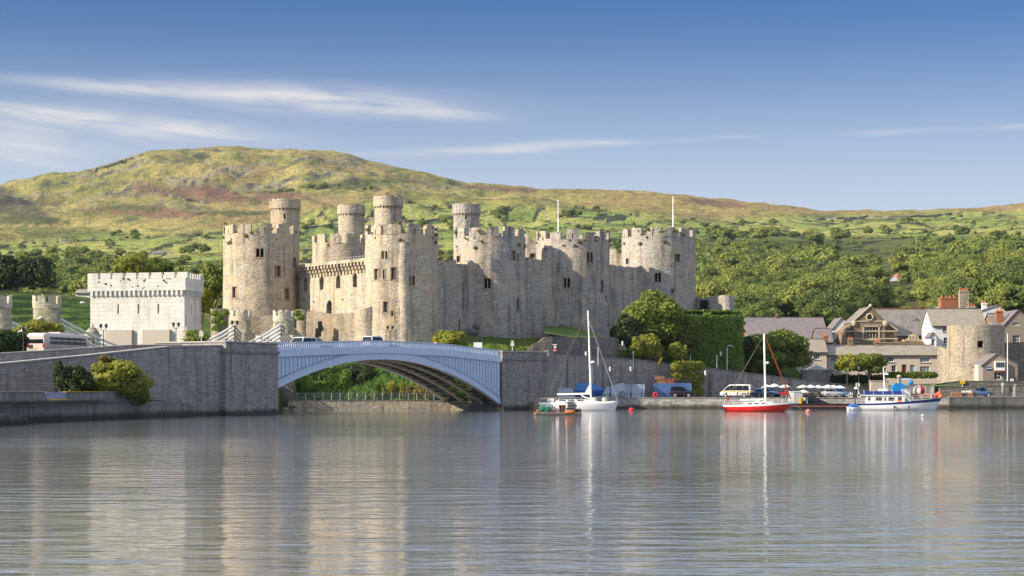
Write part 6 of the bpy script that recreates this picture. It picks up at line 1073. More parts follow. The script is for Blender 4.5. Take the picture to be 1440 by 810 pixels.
def vehicle(label, cat, loc, rz, paint, L=4.2, Wd=1.72, shape='hatch', name='parked_car'):
    t = thing(name, label, cat, loc, rz); hw = Wd / 2
    SH = {'hatch': ([(-.5, .45, .9), (-.47, .3, .98), (-.2, .25, .98), (.15, .25, .95), (.42, .28, .82), (.5, .4, .62)], [(-.47, .96), (-.41, 1.44), (-.1, 1.5), (.06, 1.44), (.22, .96)]),
          'suv': ([(-.5, .5, 1.0), (-.48, .35, 1.05), (.1, .32, 1.05), (.25, .32, 1.02), (.47, .35, .95), (.5, .5, .8)], [(-.48, 1.02), (-.45, 1.72), (-.1, 1.78), (.08, 1.72), (.2, 1.02)]),
          'pickup': ([(-.5, .5, 1.02), (-.48, .4, 1.02), (0, .35, 1.02), (.2, .35, 1.02), (.47, .38, .95), (.5, .5, .8)], [(-.12, 1.0), (-.1, 1.66), (0, 1.72), (.12, 1.66), (.24, 1.0)]),
          'van': ([(-.5, .4, 1.05), (-.49, .3, 1.1), (.2, .3, 1.1), (.38, .3, 1.08), (.47, .32, .9), (.5, .42, .72)], [(-.495, 1.08), (-.485, 2.0), (-.2, 2.08), (.2, 2.04), (.42, 1.06)])}
    lo, gh = SH[shape]; mb = MB(); loft(mb, [rsec(x * L, hw * (.9 if abs(x) > .49 else 1), z0, z1, .03, .07) for x, z0, z1 in lo]); mb.build('body', paint, t, True)
    mb = MB(); loft(mb, [[(x * L, -hw + .05 + (z - gh[0][1]) * .16, gh[0][1] - .05), (x * L, hw - .05 - (z - gh[0][1]) * .16, gh[0][1] - .05), (x * L, hw - .05 - (z - gh[0][1]) * .16, z), (x * L, -hw + .05 + (z - gh[0][1]) * .16, z)] for x, z in gh], 0, False); cb = mb.build('cabin', paint, t, True)
    zb = gh[0][1] + .04; ztp = max(z for _, z in gh) - .12; xa, xb = gh[0][0] * L + .18, gh[-1][0] * L - .1; tp = min(gh[1][1], gh[-2][1]) - .1
    for s_ in (-1, 1):
        k_ = 4 if shape == 'van' else 2 if shape == 'pickup' else 3
        for i in range(k_):
            u0, u1 = xa + (xb - xa) * i / k_ + .05, xa + (xb - xa) * (i + 1) / k_ - .05; xt0 = u0 + (.12 if i == 0 else 0); xt1 = min(u1, gh[-2][0] * L - .02) if i == k_ - 1 else u1
            y0, y1 = s_ * (hw - .05 + .012), s_ * (hw - .05 - (tp - gh[0][1]) * .16 + .02); m2 = MB(); m2.prism([(u0, y0, zb), (u1, y0, zb), (xt1, y1, tp), (xt0, y1, tp)], (0, -.01 * s_, 0), (0, 0, 0)); m2.build('side_window', 'glass', cb, True)
    for (a, b, nm) in ((gh[-1], gh[-2], 'windscreen'), (gh[0], gh[1], 'rear_window')):
        sx = 1 if nm == 'windscreen' else -1; q = []
        for f, w in ((.12, .88), (.88, .78)): q.append((a[0] * L + (b[0] - a[0]) * L * f + .015 * sx, hw * w, a[1] + (b[1] - a[1]) * f + .012))
        m2 = MB(); m2.prism([(q[0][0], -q[0][1], q[0][2]), (q[0][0], q[0][1], q[0][2]), (q[1][0], q[1][1] * .95, q[1][2]), (q[1][0], -q[1][1] * .95, q[1][2])], (0, 0, 0), (.012 * sx, 0, .004)); m2.build(nm, 'glass', cb, True)
    r = .36 if shape in ('suv', 'pickup', 'van') else .31
    for x in (-.30, .31):
        for s_ in (-1, 1): wheel(t, x * L, s_ * (hw - .09), r)
    for s_ in (-1, 1):
        m2 = MB(); m2.box((.492 * L, s_ * hw * .68, .62), (.1, .32, .16)); m2.build('headlight', 'lampw', t, True); m2 = MB(); m2.box((-.497 * L, s_ * hw * .78, .7), (.06, .2, .26)); m2.build('tail_light', 'lampred', t, True)
    m2 = MB(); m2.box((.5 * L, 0, .4), (.1, Wd * .9, .16)); m2.box((-.5 * L, 0, .4), (.1, Wd * .9, .16)); m2.build('bumper', 'dark', t, True)
    return t
def onquay(px, Y): return (X(px, Y), Y, QZ + .01)
vehicle('black people carrier parked in front of the blue container', 'car', onquay(958, 302.6), 0.0, 'black', 3.5, 1.75, 'suv')
vehicle('small dark blue car parked close behind the white minibus', 'car', onquay(1066, 305), 2.2, 'bluecar', 3.9, 1.7, 'hatch')
vehicle('blue pickup truck parked behind the mast of the red yacht', 'pickup truck', onquay(1078, 306.5), -.5, 'bluecar', 4.4, 1.75, 'pickup', 'pickup_truck')
vehicle('silver hatchback parked under the white parasols', 'car', onquay(1170, 302.5), 0.1, 'silver', 3.1, 1.7, 'hatch')
vehicle('blue estate car half hidden behind the silver hatchback', 'car', onquay(1182, 304.8), -.35, 'bluecar', 3.6, 1.7, 'hatch')
vehicle('pale blue pickup parked beside the heap of fishing pots', 'pickup truck', onquay(1378, 304.5), 0.0, 'bluecar', 3.8, 1.75, 'pickup', 'pickup_truck')
vehicle('white van driving over the left end of the road bridge', 'van', tuple(bp(8.6, 2.2, ztop(8) - 1.15)), math.atan2(BD.y, BD.x) + math.pi, 'white', 4.9, 1.9, 'suv', 'van')
vehicle('white car driving over the crown of the road bridge', 'car', tuple(bp(25.5, 2.2, ztop(25) - 1.15)), math.atan2(BD.y, BD.x), 'white', 4.3, 1.75, 'suv')
vehicle('dark hatchback parked in front of the red terrace door', 'car', (X(1278, 339), 339, gxy(X(1278, 339), 339)), 0.0, 'black', 3.9, 1.7, 'hatch')
# minibus: white with a gold stripe, rear end turned towards us
t = vehicle('white minibus with yellow stripe parked below the ivy clad building', 'minibus', onquay(1036, 303.2), math.pi - .42, 'white', 5.0, 1.95, 'van', 'minibus')
for s_ in (-1, 1): mb = MB(); mb.box((-.1, s_ * .975, .82), (4.4, .02, .2)); mb.build('yellow_stripe', 'gold', t, True)
mb = MB(); mb.box((-2.5, 0, .8), (.03, 1.7, .2)); mb.build('yellow_stripe', 'gold', t, True); mb = MB(); mb.box((-2.49, 0, .35), (.05, 1.85, .44)); mb.build('rear_skirt', 'navy', t, True)
# coach on the approach road
cl_ = Vector((X(63.5, 219), 219, 6.9)); cdv = Vector((.3, .954, 0)); L_ = 10.2; cc = cl_ + cdv * L_ / 2 + Vector((-.954, .3, 0)) * 1.22
t = thing('coach', 'pinkish white touring coach with dark windows climbing the approach road past the shrubs', 'coach', cc, math.atan2(cdv.y, cdv.x)); hh = 2.62
mb = MB(); loft(mb, [rsec(x, w, z0, z1, .05, .16) for x, w, z0, z1 in ((-L_ / 2, 1.1, .6, hh - .35), (-L_ / 2 + .12, 1.22, .35, hh - .08), (-L_ / 2 + .8, 1.23, .32, hh), (L_ / 2 - 1.2, 1.23, .32, hh), (L_ / 2 - .5, 1.22, .32, hh - .1), (L_ / 2 - .1, 1.15, .4, hh * .62), (L_ / 2, 1.0, .6, hh * .45))]); mb.build('body', 'coach', t, True)
for s_ in (-1, 1):
    mb = MB(); mb.prism([(-L_ / 2 + 1.0, s_ * 1.235, 1.32), (L_ / 2 - .9, s_ * 1.235, 1.32), (L_ / 2 - 1.25, s_ * 1.2, 2.16), (-L_ / 2 + 1.0, s_ * 1.2, 2.16)], (0, 0, 0), (0, .012 * s_, 0)); w_ = mb.build('side_window', 'glass', t, True)
    mb = MB(); [mb.box((-L_ / 2 + 1 + i * 1.38, s_ * 1.236, 1.34), (.06, .035, .8)) for i in range(1, 6)]; mb.build('window_pillars', 'dark', w_, True)
    mb = MB(); mb.box((-L_ / 2 + 5.6, s_ * 1.236, .5), (.03, .015, 1.1)); mb.box((-L_ / 2 + 2.1, s_ * 1.236, .5), (.03, .015, 1.1)); mb.build('locker_seams', 'dark', t, True)
    for x in (-L_ / 2 + 2.9, L_ / 2 - 2.3): wheel(t, x, s_ * 1.12, .43, .3)
    mb = MB(); mb.box((-L_ / 2 - .0, s_ * 1.0, .9), (.05, .16, .5)); mb.build('tail_light', 'lampred', t, True); mb = MB(); mb.tube([(L_ / 2 - .5, s_ * 1.2, 2.2), (L_ / 2 + .1, s_ * 1.5, 2.15), (L_ / 2 + .1, s_ * 1.5, 1.6)], .07, 6); mb.build('mirror', 'dark', t, True)
mb = MB(); mb.prism([(-L_ / 2 - .0, -1.0, 1.4), (-L_ / 2 - .0, 1.0, 1.4), (-L_ / 2 + .03, .95, 2.1), (-L_ / 2 + .03, -.95, 2.1)], (-.02, 0, 0), (.01, 0, 0)); mb.build('rear_window', 'glass', t, True); mb = MB(); mb.box((-L_ / 2 - .01, 0, .75), (.03, .5, .14)); mb.build('number_plate', 'gold', t, True); mb = MB(); mb.box((-L_ / 2 - .01, .62, .8), (.03, .5, .45)); mb.build('grille', 'dark', t, True)
mb = MB(); mb.box((.5, 0, hh - .02), (3.2, 1.5, .2)); mb.build('roof_hatch', 'coach', t, True)

# ------------------------------------------------------------------ boats
def hull(mb, L, B, fb_bow, fb_st, draft=.25, rake=.9, trake=.5, m=0, stripe=None, n=16, fine=1.0, band=None):
    """hull lofted from the stern at x=-L/2 to the bow at x=+L/2, waterline z=0; with deck"""
    secs = []
    for i in range(n + 1):
        s = i / n; w = B / 2 * (math.sin(math.pi * min(1, .5 + .5 * (1 - ((s - .42) / .58) ** 2))) if False else (1 - max(0, (s - .42) / .58) ** 2.3 * fine) * (.72 + .28 * min(1, s / .42)) if s > 0 else .72); w = max(.02, w); fb = fb_st + (fb_bow - fb_st) * s ** 1.6 - .06 * math.sin(math.pi * s)
        prof = []
        for (f, k_) in ((-draft, .62), (0, .86), (fb * .35, .95), (fb * .72, 1.0), (fb, 1.0)):
            zz = f; fr = (zz + draft) / (fb + draft); x = -L / 2 + L * s; xs = x + (fr - 1) * (rake * s ** 2) - (1 - fr) * 0 + (1 - fr) * (-trake * (1 - s) ** 3)* -1 * (1 if trake > 0 else 1); prof.append((xs, w * k_, zz))
        secs.append(prof)
    vs = []; np_ = 5
    for pr in secs: vs += [(x, y, z) for x, y, z in pr] + [(x, -y, z) for x, y, z in reversed(pr)]
    k_ = 2 * np_; fs = []; ms = []
    for i in range(n):
        for j in range(k_):
            jj = (j + 1) % k_; fs.append((i * k_ + j, i * k_ + jj, (i + 1) * k_ + jj, (i + 1) * k_ + j)); ms.append(1 if (j == 4) else (2 if band and j in (3, 5) else (3 if j in (0, 8) or j == 9 else 0)))
    b = len(mb.v); mb.v += [Vector(v) for v in vs]
    for f, mm in zip(fs, ms): mb.f.append([b + q for q in f]); mb.mi.append(mm); mb.sm.append(mm == 0)
    mb.f.append([b + j for j in range(k_)]); mb.mi.append(0); mb.sm.append(False); mb.f.append([b + n * k_ + j for j in range(k_)]); mb.mi.append(0); mb.sm.append(False)
def rails(t, L, B, z0, z1, n, sc=1.0):
    mb = MB(); pl = []
    for s_ in (-1, 1):
        line = []
        for i in range(n + 1):
            s = i / n; w = B / 2 * (1 - max(0, (s - .42) / .58) ** 2.3) * (.72 + .28 * min(1, s / .42)); x = -L / 2 + L * s * .985; z = z0 + (z1 - z0) * s ** 1.6; mb.tube([(x, s_ * w * .95, z), (x, s_ * w * .95, z + .6)], .022, 5); line.append((x, s_ * w * .95, z + .6))
        mb.tube(line, .018, 5); mb.tube([(a, b, c - .28) for a, b, c in line], .014, 5)
    mb.build('guard_rail', 'alu', t, True)
# white yacht
W_Y = 270; px0, px1 = 757.5, 870; Lw = (px1 - px0) / F * W_Y
t = thing('white_yacht', 'white sailing yacht with tall bare mast moored in front of the road wall', 'yacht', (X((px0 + px1) / 2, W_Y), W_Y, 0), -.2)
mb = MB(); hull(mb, Lw, 3.3, 1.45, 1.2, .3, .55, 1.3); mb.build('hull', ['gel', 'offw', 'gel', 'conc'], t, True)
mb = MB(); loft(mb, [[(x, -w, 1.15), (x, w, 1.15), (x, w * .8, z), (x, -w * .8, z)] for x, w, z in ((-3.2, 1.0, 1.3), (-2.8, 1.1, 1.6), (.6, 1.05, 1.64), (2.2, .7, 1.5), (2.9, .4, 1.36))], 0, False); mb.build('coachroof', 'gel', t, True)
mb = MB(); [mb.box((x, -1.0, 1.45), (.9, .06, .14)) for x in (-2.2, -.9, .4)]; mb.build('cabin_windows', 'glass', t, True)
mx0 = X(831.5, W_Y) - X((px0 + px1) / 2, W_Y); mh = Z(437, W_Y); mtop = mx0 - .45
mb = MB(); mb.tube([(mx0, 0, 1.2), (mtop, 0, mh)], .13, 10, r2=.10); mast = mb.build('mast', 'white', t, True)
mb = MB(); z = 8.2; mb.tube([(mx0 - .2, -1.15, z), (mx0 - .2, 1.15, z)], .035, 6); mb.tube([(mx0 - .35, -.9, 11.2), (mx0 - .35, .9, 11.2)], .03, 6); mb.build('spreaders', 'alu', mast, True)
mb = MB(); mb.lathe((mx0 + .28, 0, Z(511, W_Y)), [(.05, 0), (.3, .05), (.3, .28), (.1, .34)], 14); mb.build('radar_dome', 'gel', mast, True); mb = MB(); mb.box((mx0 - .62, -.9, Z(500, W_Y)), (.22, .22, .55)); mb.build('radar_reflector', 'alu', mast, True)
bx = X(783, W_Y) - X((px0 + px1) / 2, W_Y); mb = MB(); mb.tube([(mx0, 0, Z(553.5, W_Y)), (bx, 0, Z(554.5, W_Y))], .12, 8); mb.build('boom', 'white', t, True)
mb = MB(); mb.tube([(mx0, 0, Z(562, W_Y)), (mx0 - 1.4, 0, Z(556, W_Y))], .06, 6); mb.prism([(mx0 - .1, 0, Z(552, W_Y)), (mx0 - .9, 0, Z(552.8, W_Y)), (mx0 - .25, 0, Z(541, W_Y))], (0, -.12, 0), (0, .12, 0)); mb.build('vang', 'gel', t, True)
bow = Lw / 2 - .12; st = -Lw / 2 + .8
mb = MB(); [mb.tube([(mtop, 0, mh - .1), (st + .3 * k_, s_ * .8, 1.6)], .022, 5) for k_, s_ in ((0, -1), (1, 1))]; mb.tube([(mtop, 0, mh - .2), (bx + .1, 0, Z(554, W_Y))], .018, 5)
for s_ in (-1, 1): mb.tube([(mtop, 0, mh - .2), (mx0 - .2, s_ * 1.15, 8.2), (mx0 - .1, s_ * 1.5, 1.4)], .016, 5)
mb.tube([(bx + 2, 0, Z(554, W_Y)), (bx + 2.4, 0, 1.9), (bx + 2.9, 0, Z(554, W_Y))], .02, 5); mb.build('rigging', 'wire', t, True)
mb = MB(); mb.tube([(mtop + .25, 0, mh - 1.6), (bow, 0, 1.6)], .075, 7); mb.build('furled_jib', 'gel', t, True)
mb = MB(); mb.lathe((st - .1, -.7, 1.75), [(.16, -.09), (.28, -.09), (.28, .09), (.16, .09), (.16, -.09)], 14); mb.build('lifebuoy', 'yellow', t, True); mb = MB(); mb.box((st + .8, .2, 1.25), (.9, .6, .5)); mb.build('cockpit_locker', 'offw', t, True); mb = MB(); mb.box((2.0, 0, 1.5), (.7, .5, .4)); mb.build('hatch', 'offw', t, True); mb = MB(); mb.ball((3.6, 0, 1.6), .3, 8); mb.build('sail_bag', 'offw', t, True)
rails(t, Lw, 3.3, 1.2, 1.45, 7)
# red yacht
RY = 262; px0, px1 = 1018, 1115; Lr = (px1 - px0) / F * RY
t = thing('red_yacht', 'red hulled sailing yacht with white mast and orange furled jib moored off the quay', 'yacht', (X((px0 + px1) / 2, RY), RY, 0), -.2)
mb = MB(); hull(mb, Lr, 2.8, 1.2, .78, .15, 1.35, .25, band=True); mb.build('hull', ['red', 'offw', 'red', 'offw'], t, True)
mb = MB(); 
L2 = Lr * .985; hl_ = []
for s_ in (-1, 1):
    for i in range(12):
        s0, s1 = i / 12, (i + 1) / 12; P_ = []
        for s in (s0, s1): w = 1.4 * (1 - max(0, (s - .42) / .58) ** 2.3) * (.72 + .28 * min(1, s / .42)) + .012; fb = .78 + .42 * s ** 1.6 - .06 * math.sin(math.pi * s); P_.append((-Lr / 2 + Lr * s, s_ * w, fb))
        mb.add([(P_[0][0], P_[0][1], P_[0][2] - .10), (P_[1][0], P_[1][1], P_[1][2] - .10), (P_[1][0], P_[1][1], P_[1][2] + .16), (P_[0][0], P_[0][1], P_[0][2] + .16)], ((0, 1, 2, 3),))
mb.build('toe_rail', 'gel', t, True)
mb = MB(); loft(mb, [[(x, -w, .8), (x, w, .8), (x, w * .8, z), (x, -w * .8, z)] for x, w, z in ((-1.9, .85, 1.05), (-1.7, .9, 1.32), (.8, .85, 1.38), (1.9, .55, 1.28), (2.3, .35, 1.15))], 0, False); mb.box((-.1, 0, 1.3), (.6, .6, .28)); mb.build('coachroof', 'gel', t, True); mb = MB(); [mb.box((x, -.86, 1.05), (.55, .06, .14)) for x in (-1.1, -.2, .7)]; mb.build('cabin_windows', 'glass', t, True)
mx0 = X(1076.5, RY) - X((px0 + px1) / 2, RY); mh = Z(469.5, RY); mb = MB(); mb.tube([(mx0, 0, 1.2), (mx0 - .2, 0, mh)], .15, 10, r2=.12); mast = mb.build('mast', 'white', t, True); mb = MB(); mb.lathe((mx0 + .28, 0, Z(512, RY)), [(.05, 0), (.22, .05), (.22, .3), (.1, .34)], 12); mb.build('radar_dome', 'gel', mast, True)
bx = X(1041, RY) - X((px0 + px1) / 2, RY); mb = MB(); mb.tube([(mx0, 0, Z(561.5, RY)), (bx, 0, Z(562.2, RY))], .09, 8); mb.build('boom', 'white', t, True)
mb = MB(); mb.tube([(mx0 - .05, 0, mh - .3), (Lr / 2 - .35, 0, 1.75)], .1, 8); mb.build('furled_jib', 'sailred' if 'sailred' in MT else 'orange', t, True)
mb = MB(); [mb.tube([(mx0 - .2, 0, mh - .1), (-Lr / 2 + .2 + .6 * k_, s_ * .6, 1.3)], .018, 5) for k_, s_ in ((0, -1), (0, 1))]; [mb.tube([(mx0 - .2, 0, mh - .2), (mx0 - .1, s_ * .9, 6), (mx0 - .3, s_ * 1.2, 1.0)], .014, 5) for s_ in (-1, 1)]; mb.tube([(mx0 - .2, 0, mh - .1), (Lr / 2 - .1, 0, 1.3)], .014, 5); mb.build('rigging', 'wire', t, True)
mb = MB(); mb.tube([(-Lr / 2 + .5, -.5, 1.1), (-Lr / 2 + .65, -.5, 2.3)], .025, 5); mb.box((-Lr / 2 + .62, -.5, 1.5), (.25, .03, .5), .4); mb.build('ensign', 'redp', t, True); mb = MB(); mb.tube([(Lr / 2 - .1, 0, 1.15), (Lr / 2 + 1.2, -.3, .3)], .03, 5); mb.build('mooring_rope', 'offw', t, True)
rails(t, Lr, 2.8, .85, 1.25, 7)
# motor cruiser
MY = 279; px0, px1 = 1205, 1323; Lm = (px1 - px0) / F * MY
t = thing('motor_cruiser', 'white motor cruiser with navy stripe and navy canvas round its upper deck', 'motor boat', (X((px0 + px1) / 2, MY), MY, 0), -.15)
mb = MB(); hull(mb, Lm, 3.6, 1.85, 1.0, .15, 1.0, .3, band=True); mb.build('hull', ['gel', 'offw', 'navyh', 'navyh'], t, True)
mb = MB(); mb.box((-Lm / 2 + .1, 0, .1), (.9, 2.2, .12)); mb.build('bathing_platform', 'offw', t, True)
def cxx(px): return X(px, MY) - X((px0 + px1) / 2, MY)
c0, c1, c2 = cxx(1218), cxx(1271), cxx(1282); zd = .98; zr_ = Z(556.5, MY)
def wallS(u, v, d): return Vector((u, -1.35 + d, v))
wins = [(1221, 1224.5), (1231.5, 1240.5), (1243, 1246), (1249, 1258), (1262, 1267.5)]
mb = MB(); ops = [(cxx(a), cxx(b), zd + (.1 if a > 1261 else .42), zr_ - .2) for a, b in wins]; bk = mb.panel(wallS, [c0, c1], [zd, zr_], ops, .15); mb.quad((c0, 1.35, zd), (c1, 1.35, zd), (c1, 1.35, zr_), (c0, 1.35, zr_)); mb.quad((c0, -1.35, zd), (c0, 1.35, zd), (c0, 1.35, zr_), (c0, -1.35, zr_)); mb.add([(c1, -1.35, zd), (c2 + .3, -1.2, zd), (c2 + .3, 1.2, zd), (c1, 1.35, zd), (c1, -1.35, zr_), (c1, 1.35, zr_)], ((0, 1, 4), (3, 5, 2), (1, 2, 5, 4))); cab = mb.build('cabin', 'gel', t, True)
for b in bk[:4]: m2 = MB(); m2.quad(*b); m2.build('cabin_window', 'glass', cab, True)
m2 = MB(); m2.quad(*bk[4]); m2.build('doorway', 'void', cab, True); m2 = MB(); p = cxx(1264.5); m2.box((p, -1.3, zd + .12), (.55, .12, .42)); m2.build('orange_bag', 'orange', cab, True)
m2 = MB(); m2.prism([(c1 + .05, -1.37, zd + .35), (c1 + .75, -1.28, zd + .35), (c1 + .08, -1.37, zr_ - .2)], (0, -.01, 0), (0, .01, 0)); m2.prism([(c1 + .1, -1.1, zr_ - .12), (c1 + .1, 1.1, zr_ - .12), (c2 + .1, 1.0, zd + .3), (c2 + .1, -1.0, zd + .3)], (.06, 0, .06), (.08, 0, .08)); m2.build('windscreen', 'glassb', cab, True)
mb = MB(); mb.box(((c0 + c1) / 2 - .2, 0, zr_ + .003), (c1 - c0 + .9, 3.0, .12)); mb.build('upper_deck', 'gel', t, True)
f0, f1 = cxx(1215.5), cxx(1268); zt_ = Z(550, MY); mb = MB()
for (cx_, cy_, lx, ly) in (((f0 + f1) / 2, -1.45, f1 - f0, .07), ((f0 + f1) / 2, 1.45, f1 - f0, .07), (f0, 0, .07, 2.83), (f1, 0, .07, 2.83)): mb.box((cx_, cy_, zr_ + .14), (lx, ly, zt_ - zr_ - .14))
mb.build('canvas_dodger', 'navy', t, True); mb = MB(); [mb.tube([(f0 + (f1 - f0) * i / 4, s_ * 1.5, zr_ + .1), (f0 + (f1 - f0) * i / 4, s_ * 1.5, zt_ + .15)], .025, 5) for i in range(5) for s_ in (-1, 1)]; mb.build('stanchions', 'alu', t, True)
mb = MB(); mb.prism([(f1 + .05, -1.2, zr_ + .1), (f1 + 1.3, -.9, zr_ + .1), (f1 + .5, -.9, zt_ + .35), (f1 + .05, -1.1, zt_ + .35)], (0, 0, 0), (0, 2.2, 0)); mb.build('flybridge_screen', 'lampw', t, True)
mb = MB(); x = cxx(1243.5); mb.tube([(x + .15, 0, zr_), (x - .1, 0, Z(516, MY))], .11, 8, r2=.06); mst = mb.build('mast', 'white', t, True); mb = MB(); mb.box((x + .35, 0, Z(527, MY)), (.5, .3, .28)); mb.build('radar', 'gel', mst, True); mb = MB(); mb.box((x - .2, 0, zt_ + .003), (1.3, .9, .35)); mb.build('deck_locker', 'gel', t, True)
mb = MB(); [mb.lathe((cxx(p_), -1.86, .25), [(.02, 0), (.1, .06), (.1, .42), (.02, .48)], 10) for p_ in (1257, 1277)]; mb.build('fenders', 'navyh', t, True); rails(t, Lm, 3.4, 1.1, 1.85, 9)
for i, (dx, m, dz) in enumerate(((.35, 'redp', .05), (.75, 'orange', .3), (.95, 'orange', -.1))):
    mb = MB(); mb.ball((X(1318, 283) + dx - .5, 283 - .1 * i, 2.1 + dz), .36, 12, 0, (1, 1, 1)); mb.tube([(X(1318, 283) + dx - .5, 283, 2.4 + dz), (X(1318, 283) + dx - .5, 283, 2.55 + dz)], .05, 6)
    if i < 3: tag(mb.build('mooring_buoy', m), ('red buoy hung at the bow of the motor cruiser', 'big orange buoy hung highest at the bow of the motor cruiser', 'orange buoy hung lowest at the bow of the motor cruiser')[i], 'buoy')
t = thing('dinghy', 'small white dinghy under a blue cover at the stern of the motor cruiser', 'dinghy', (X(1199, 278), 277.6, 0), .2); mb = MB(); hull(mb, 1.75, 1.1, .55, .5, .08, .3, .1); mb.build('hull', ['gel', 'gel', 'gel', 'gel'], t, True); mb = MB(); mb.ball((-.05, 0, .5), .8, 12, 0, (1.0, .62, .55)); mb.build('cover', 'blue', t, True)
# work raft with nets and pots
t = thing('work_raft', 'low timber work raft loaded with green nets and fishing gear before the white yacht', 'raft', (X(784, 226), 226, 0), .05); mb = MB(); mb.box((0, 0, .12), (5.4, 2.2, .22)); [mb.tube([(-2.7, y, .08), (2.75, y, .1)], .17, 8) for y in (-1.1, 0, 1.1)]; mb.build('deck', 'wood', t, True)
rg = random.Random(3); OFF[t.name] = Vector((0, 0, 0)); MT['netleaf'] = leafmat('green_netting_heap', (.04, .22, .15), (.10, .36, .27), (.20, .30, .22), .1)
foliage('nets', [(np.array([-1.5 + rg.uniform(-.8, .8), rg.uniform(-.7, .3), .5 + rg.uniform(0, .35)]), np.array([1.1, 1, .8]) * rg.uniform(.22, .42)) for _ in range(10)], 900, .13, 'netleaf', t, 5)
mb = MB(); mb.box((.55, -.2, .345), (.75, .7, .75)); mb.box((.55, -.2, 1.098), (.85, .8, .12), 0, 1); [mb.box((.55 + dx, -.56, .35), (.05, .05, .75), 0, 1) for dx in (-.35, 0, .35)]; mb.build('crate', ['void2', 'rust'], t, True)
mb = MB(); [mb.box((1.55 + rg.uniform(-.25, .25), -.1 + rg.uniform(-.3, .3), .35 + .18 * i), (rg.uniform(.7, 1.1), .6, .16), rg.uniform(-.5, .5)) for i in range(7)]; mb.build('pallets', 'conc', t, True)
mb = MB(); mb.ball((1.35, -1.2, .38), .55, 12, 0, (1.1, .4, .35)); mb.build('float', 'orange', t, True); mb = MB(); [mb.lathe((2.0 + .28 * i, -.9 + .3 * (i % 2), .34), [(.17, 0), (.17, .4), (.05, .44)], 9) for i in range(3)]; mb.build('fenders', 'dark', t, True); mb = MB(); mb.ball((-.5, -.6, .5), .25, 9); mb.ball((-2.3, .3, .45), .22, 9); mb.build('floats', 'rust', t, True)
# buoys on the water
for px, py, m, r, lb in ((888, 577.5, 'redp', .36, 'red mooring buoy afloat beside the bow of the white yacht'), (1136.5, 579.5, 'pink', .3, 'faded pink mooring buoy afloat off the bow of the red yacht'), (1297.5, 586, 'gel', .16, 'tiny white float on the water below the motor cruiser'), (1337, 577, 'rust', .25, 'rusty float at the foot of the dark quay wall')):
    Y = 3 * F / (py - HY); mb = MB(); mb.ball((X(px, Y), Y, .12), r, 12, 0, (1.15, 1, .85)); mb.tube([(X(px, Y), Y, .1 + r * .7), (X(px, Y), Y, .1 + r * 1.15)], r * .15, 6); tag(mb.build('mooring_buoy', m), lb, 'buoy')
# boat ashore and its neighbours on the quay
t = thing('blue_boat', 'blue sailing boat laid up ashore under blue covers behind the white yacht', 'boat', (X(822, 296), 296.4, QZ + .35), .2); mb = MB(); hull(mb, 6.6, 2.2, 1.05, .9, .3, .7, .2); mb.build('hull', ['blueh', 'offw', 'blueh', 'bluec'], t, True)
mb = MB(); loft(mb, [[(x, -w, .85), (x, w, .85), (x, w * .55, z), (x, -w * .55, z)] for x, w, z in ((-2.6, .8, 1.4), (-2.2, .95, 1.85), (.4, 1.0, 1.95), (2.2, .6, 1.5), (2.9, .3, 1.1))], 0, False); mb.build('cover', 'bluec', t, True); mb = MB(); mb.tube([(1.2, 0, 1), (1.2, 0, 4.6)], .06, 7); mb.build('mast', 'alu', t, True)
mb = MB(); [mb.tube([(x, s_ * .9, -.35), (x, s_ * .4, .3)], .05, 5) for x in (-2, 0, 2) for s_ in (-1, 1)]; mb.build('props', 'dark', t, True)
t = thing('boat_tarpaulin', 'pale blue tarpaulin over stored gear behind the boom of the white yacht', 'tarpaulin', (X(794, 291.7), 292, QZ)); mb = MB(); mb.prism([(-1.3, 0, 0), (1.3, 0, 0), (1.25, 0, 1.35), (.2, 0, 1.6), (-1.25, 0, 1.5)], (0, -.8, 0), (0, .8, 0)); mb.build('sheet', 'contw', t, True)
t = thing('covered_boat', 'white sheeted boat with raised stern standing between blue boat and white container', 'boat', (X(862, 298.6), 299, QZ), .1); mb = MB(); hull(mb, 4.2, 1.9, 1.0, .9, .0, .5, .1); mb.build('hull', ['contw', 'contw', 'contw', 'dark'], t, True); mb = MB(); mb.prism([(-1.9, 0, .85), (1.9, 0, 1.0), (1.6, 0, 2.3), (-.6, 0, 1.7)], (0, -.8, 0), (0, .8, 0)); mb.build('sheet', 'contw', t, True)
def container(label, px0, px1, ytop, Y, mat, rz=0.0, dep=2.3):
    w = (px1 - px0) / F * Y; h = Z(ytop, Y) - QZ - .05; t = thing('shipping_container', label, 'container', (X((px0 + px1) / 2, Y), Y + dep / 2, QZ + .02), rz); mb = MB(); mb.box((0, 0, 0), (w - .1, dep - .1, h)); mb.build('panels', mat, t, True)
    mb = MB(); n_ = int(w / .28)
    for i in range(n_): x = -w / 2 + .14 + i * (w - .28) / (n_ - 1); mb.box((x, -dep / 2 + .03, .15), (.14, .08, h - .3)); 
    mb.build('corrugation', mat, t, True); mb = MB(); [mb.box((x, y, -.01), (.14, .14, h + .03)) for x in (-w / 2 + .05, w / 2 - .05) for y in (-dep / 2 + .02, dep / 2 - .02)]; [mb.box((0, -dep / 2 + .01, z), (w - .02, .1, .13)) for z in (0, h - .12)]; mb.build('frame', mat, t, True); return t
container('pale blue-white container standing left of the gap in front of the harbour wall', 878, 906, 540.5, 299.5, 'contw'); t = container('blue corrugated shipping container with fishing pots on its roof', 920, 972, 539, 303.5, 'contb'); 
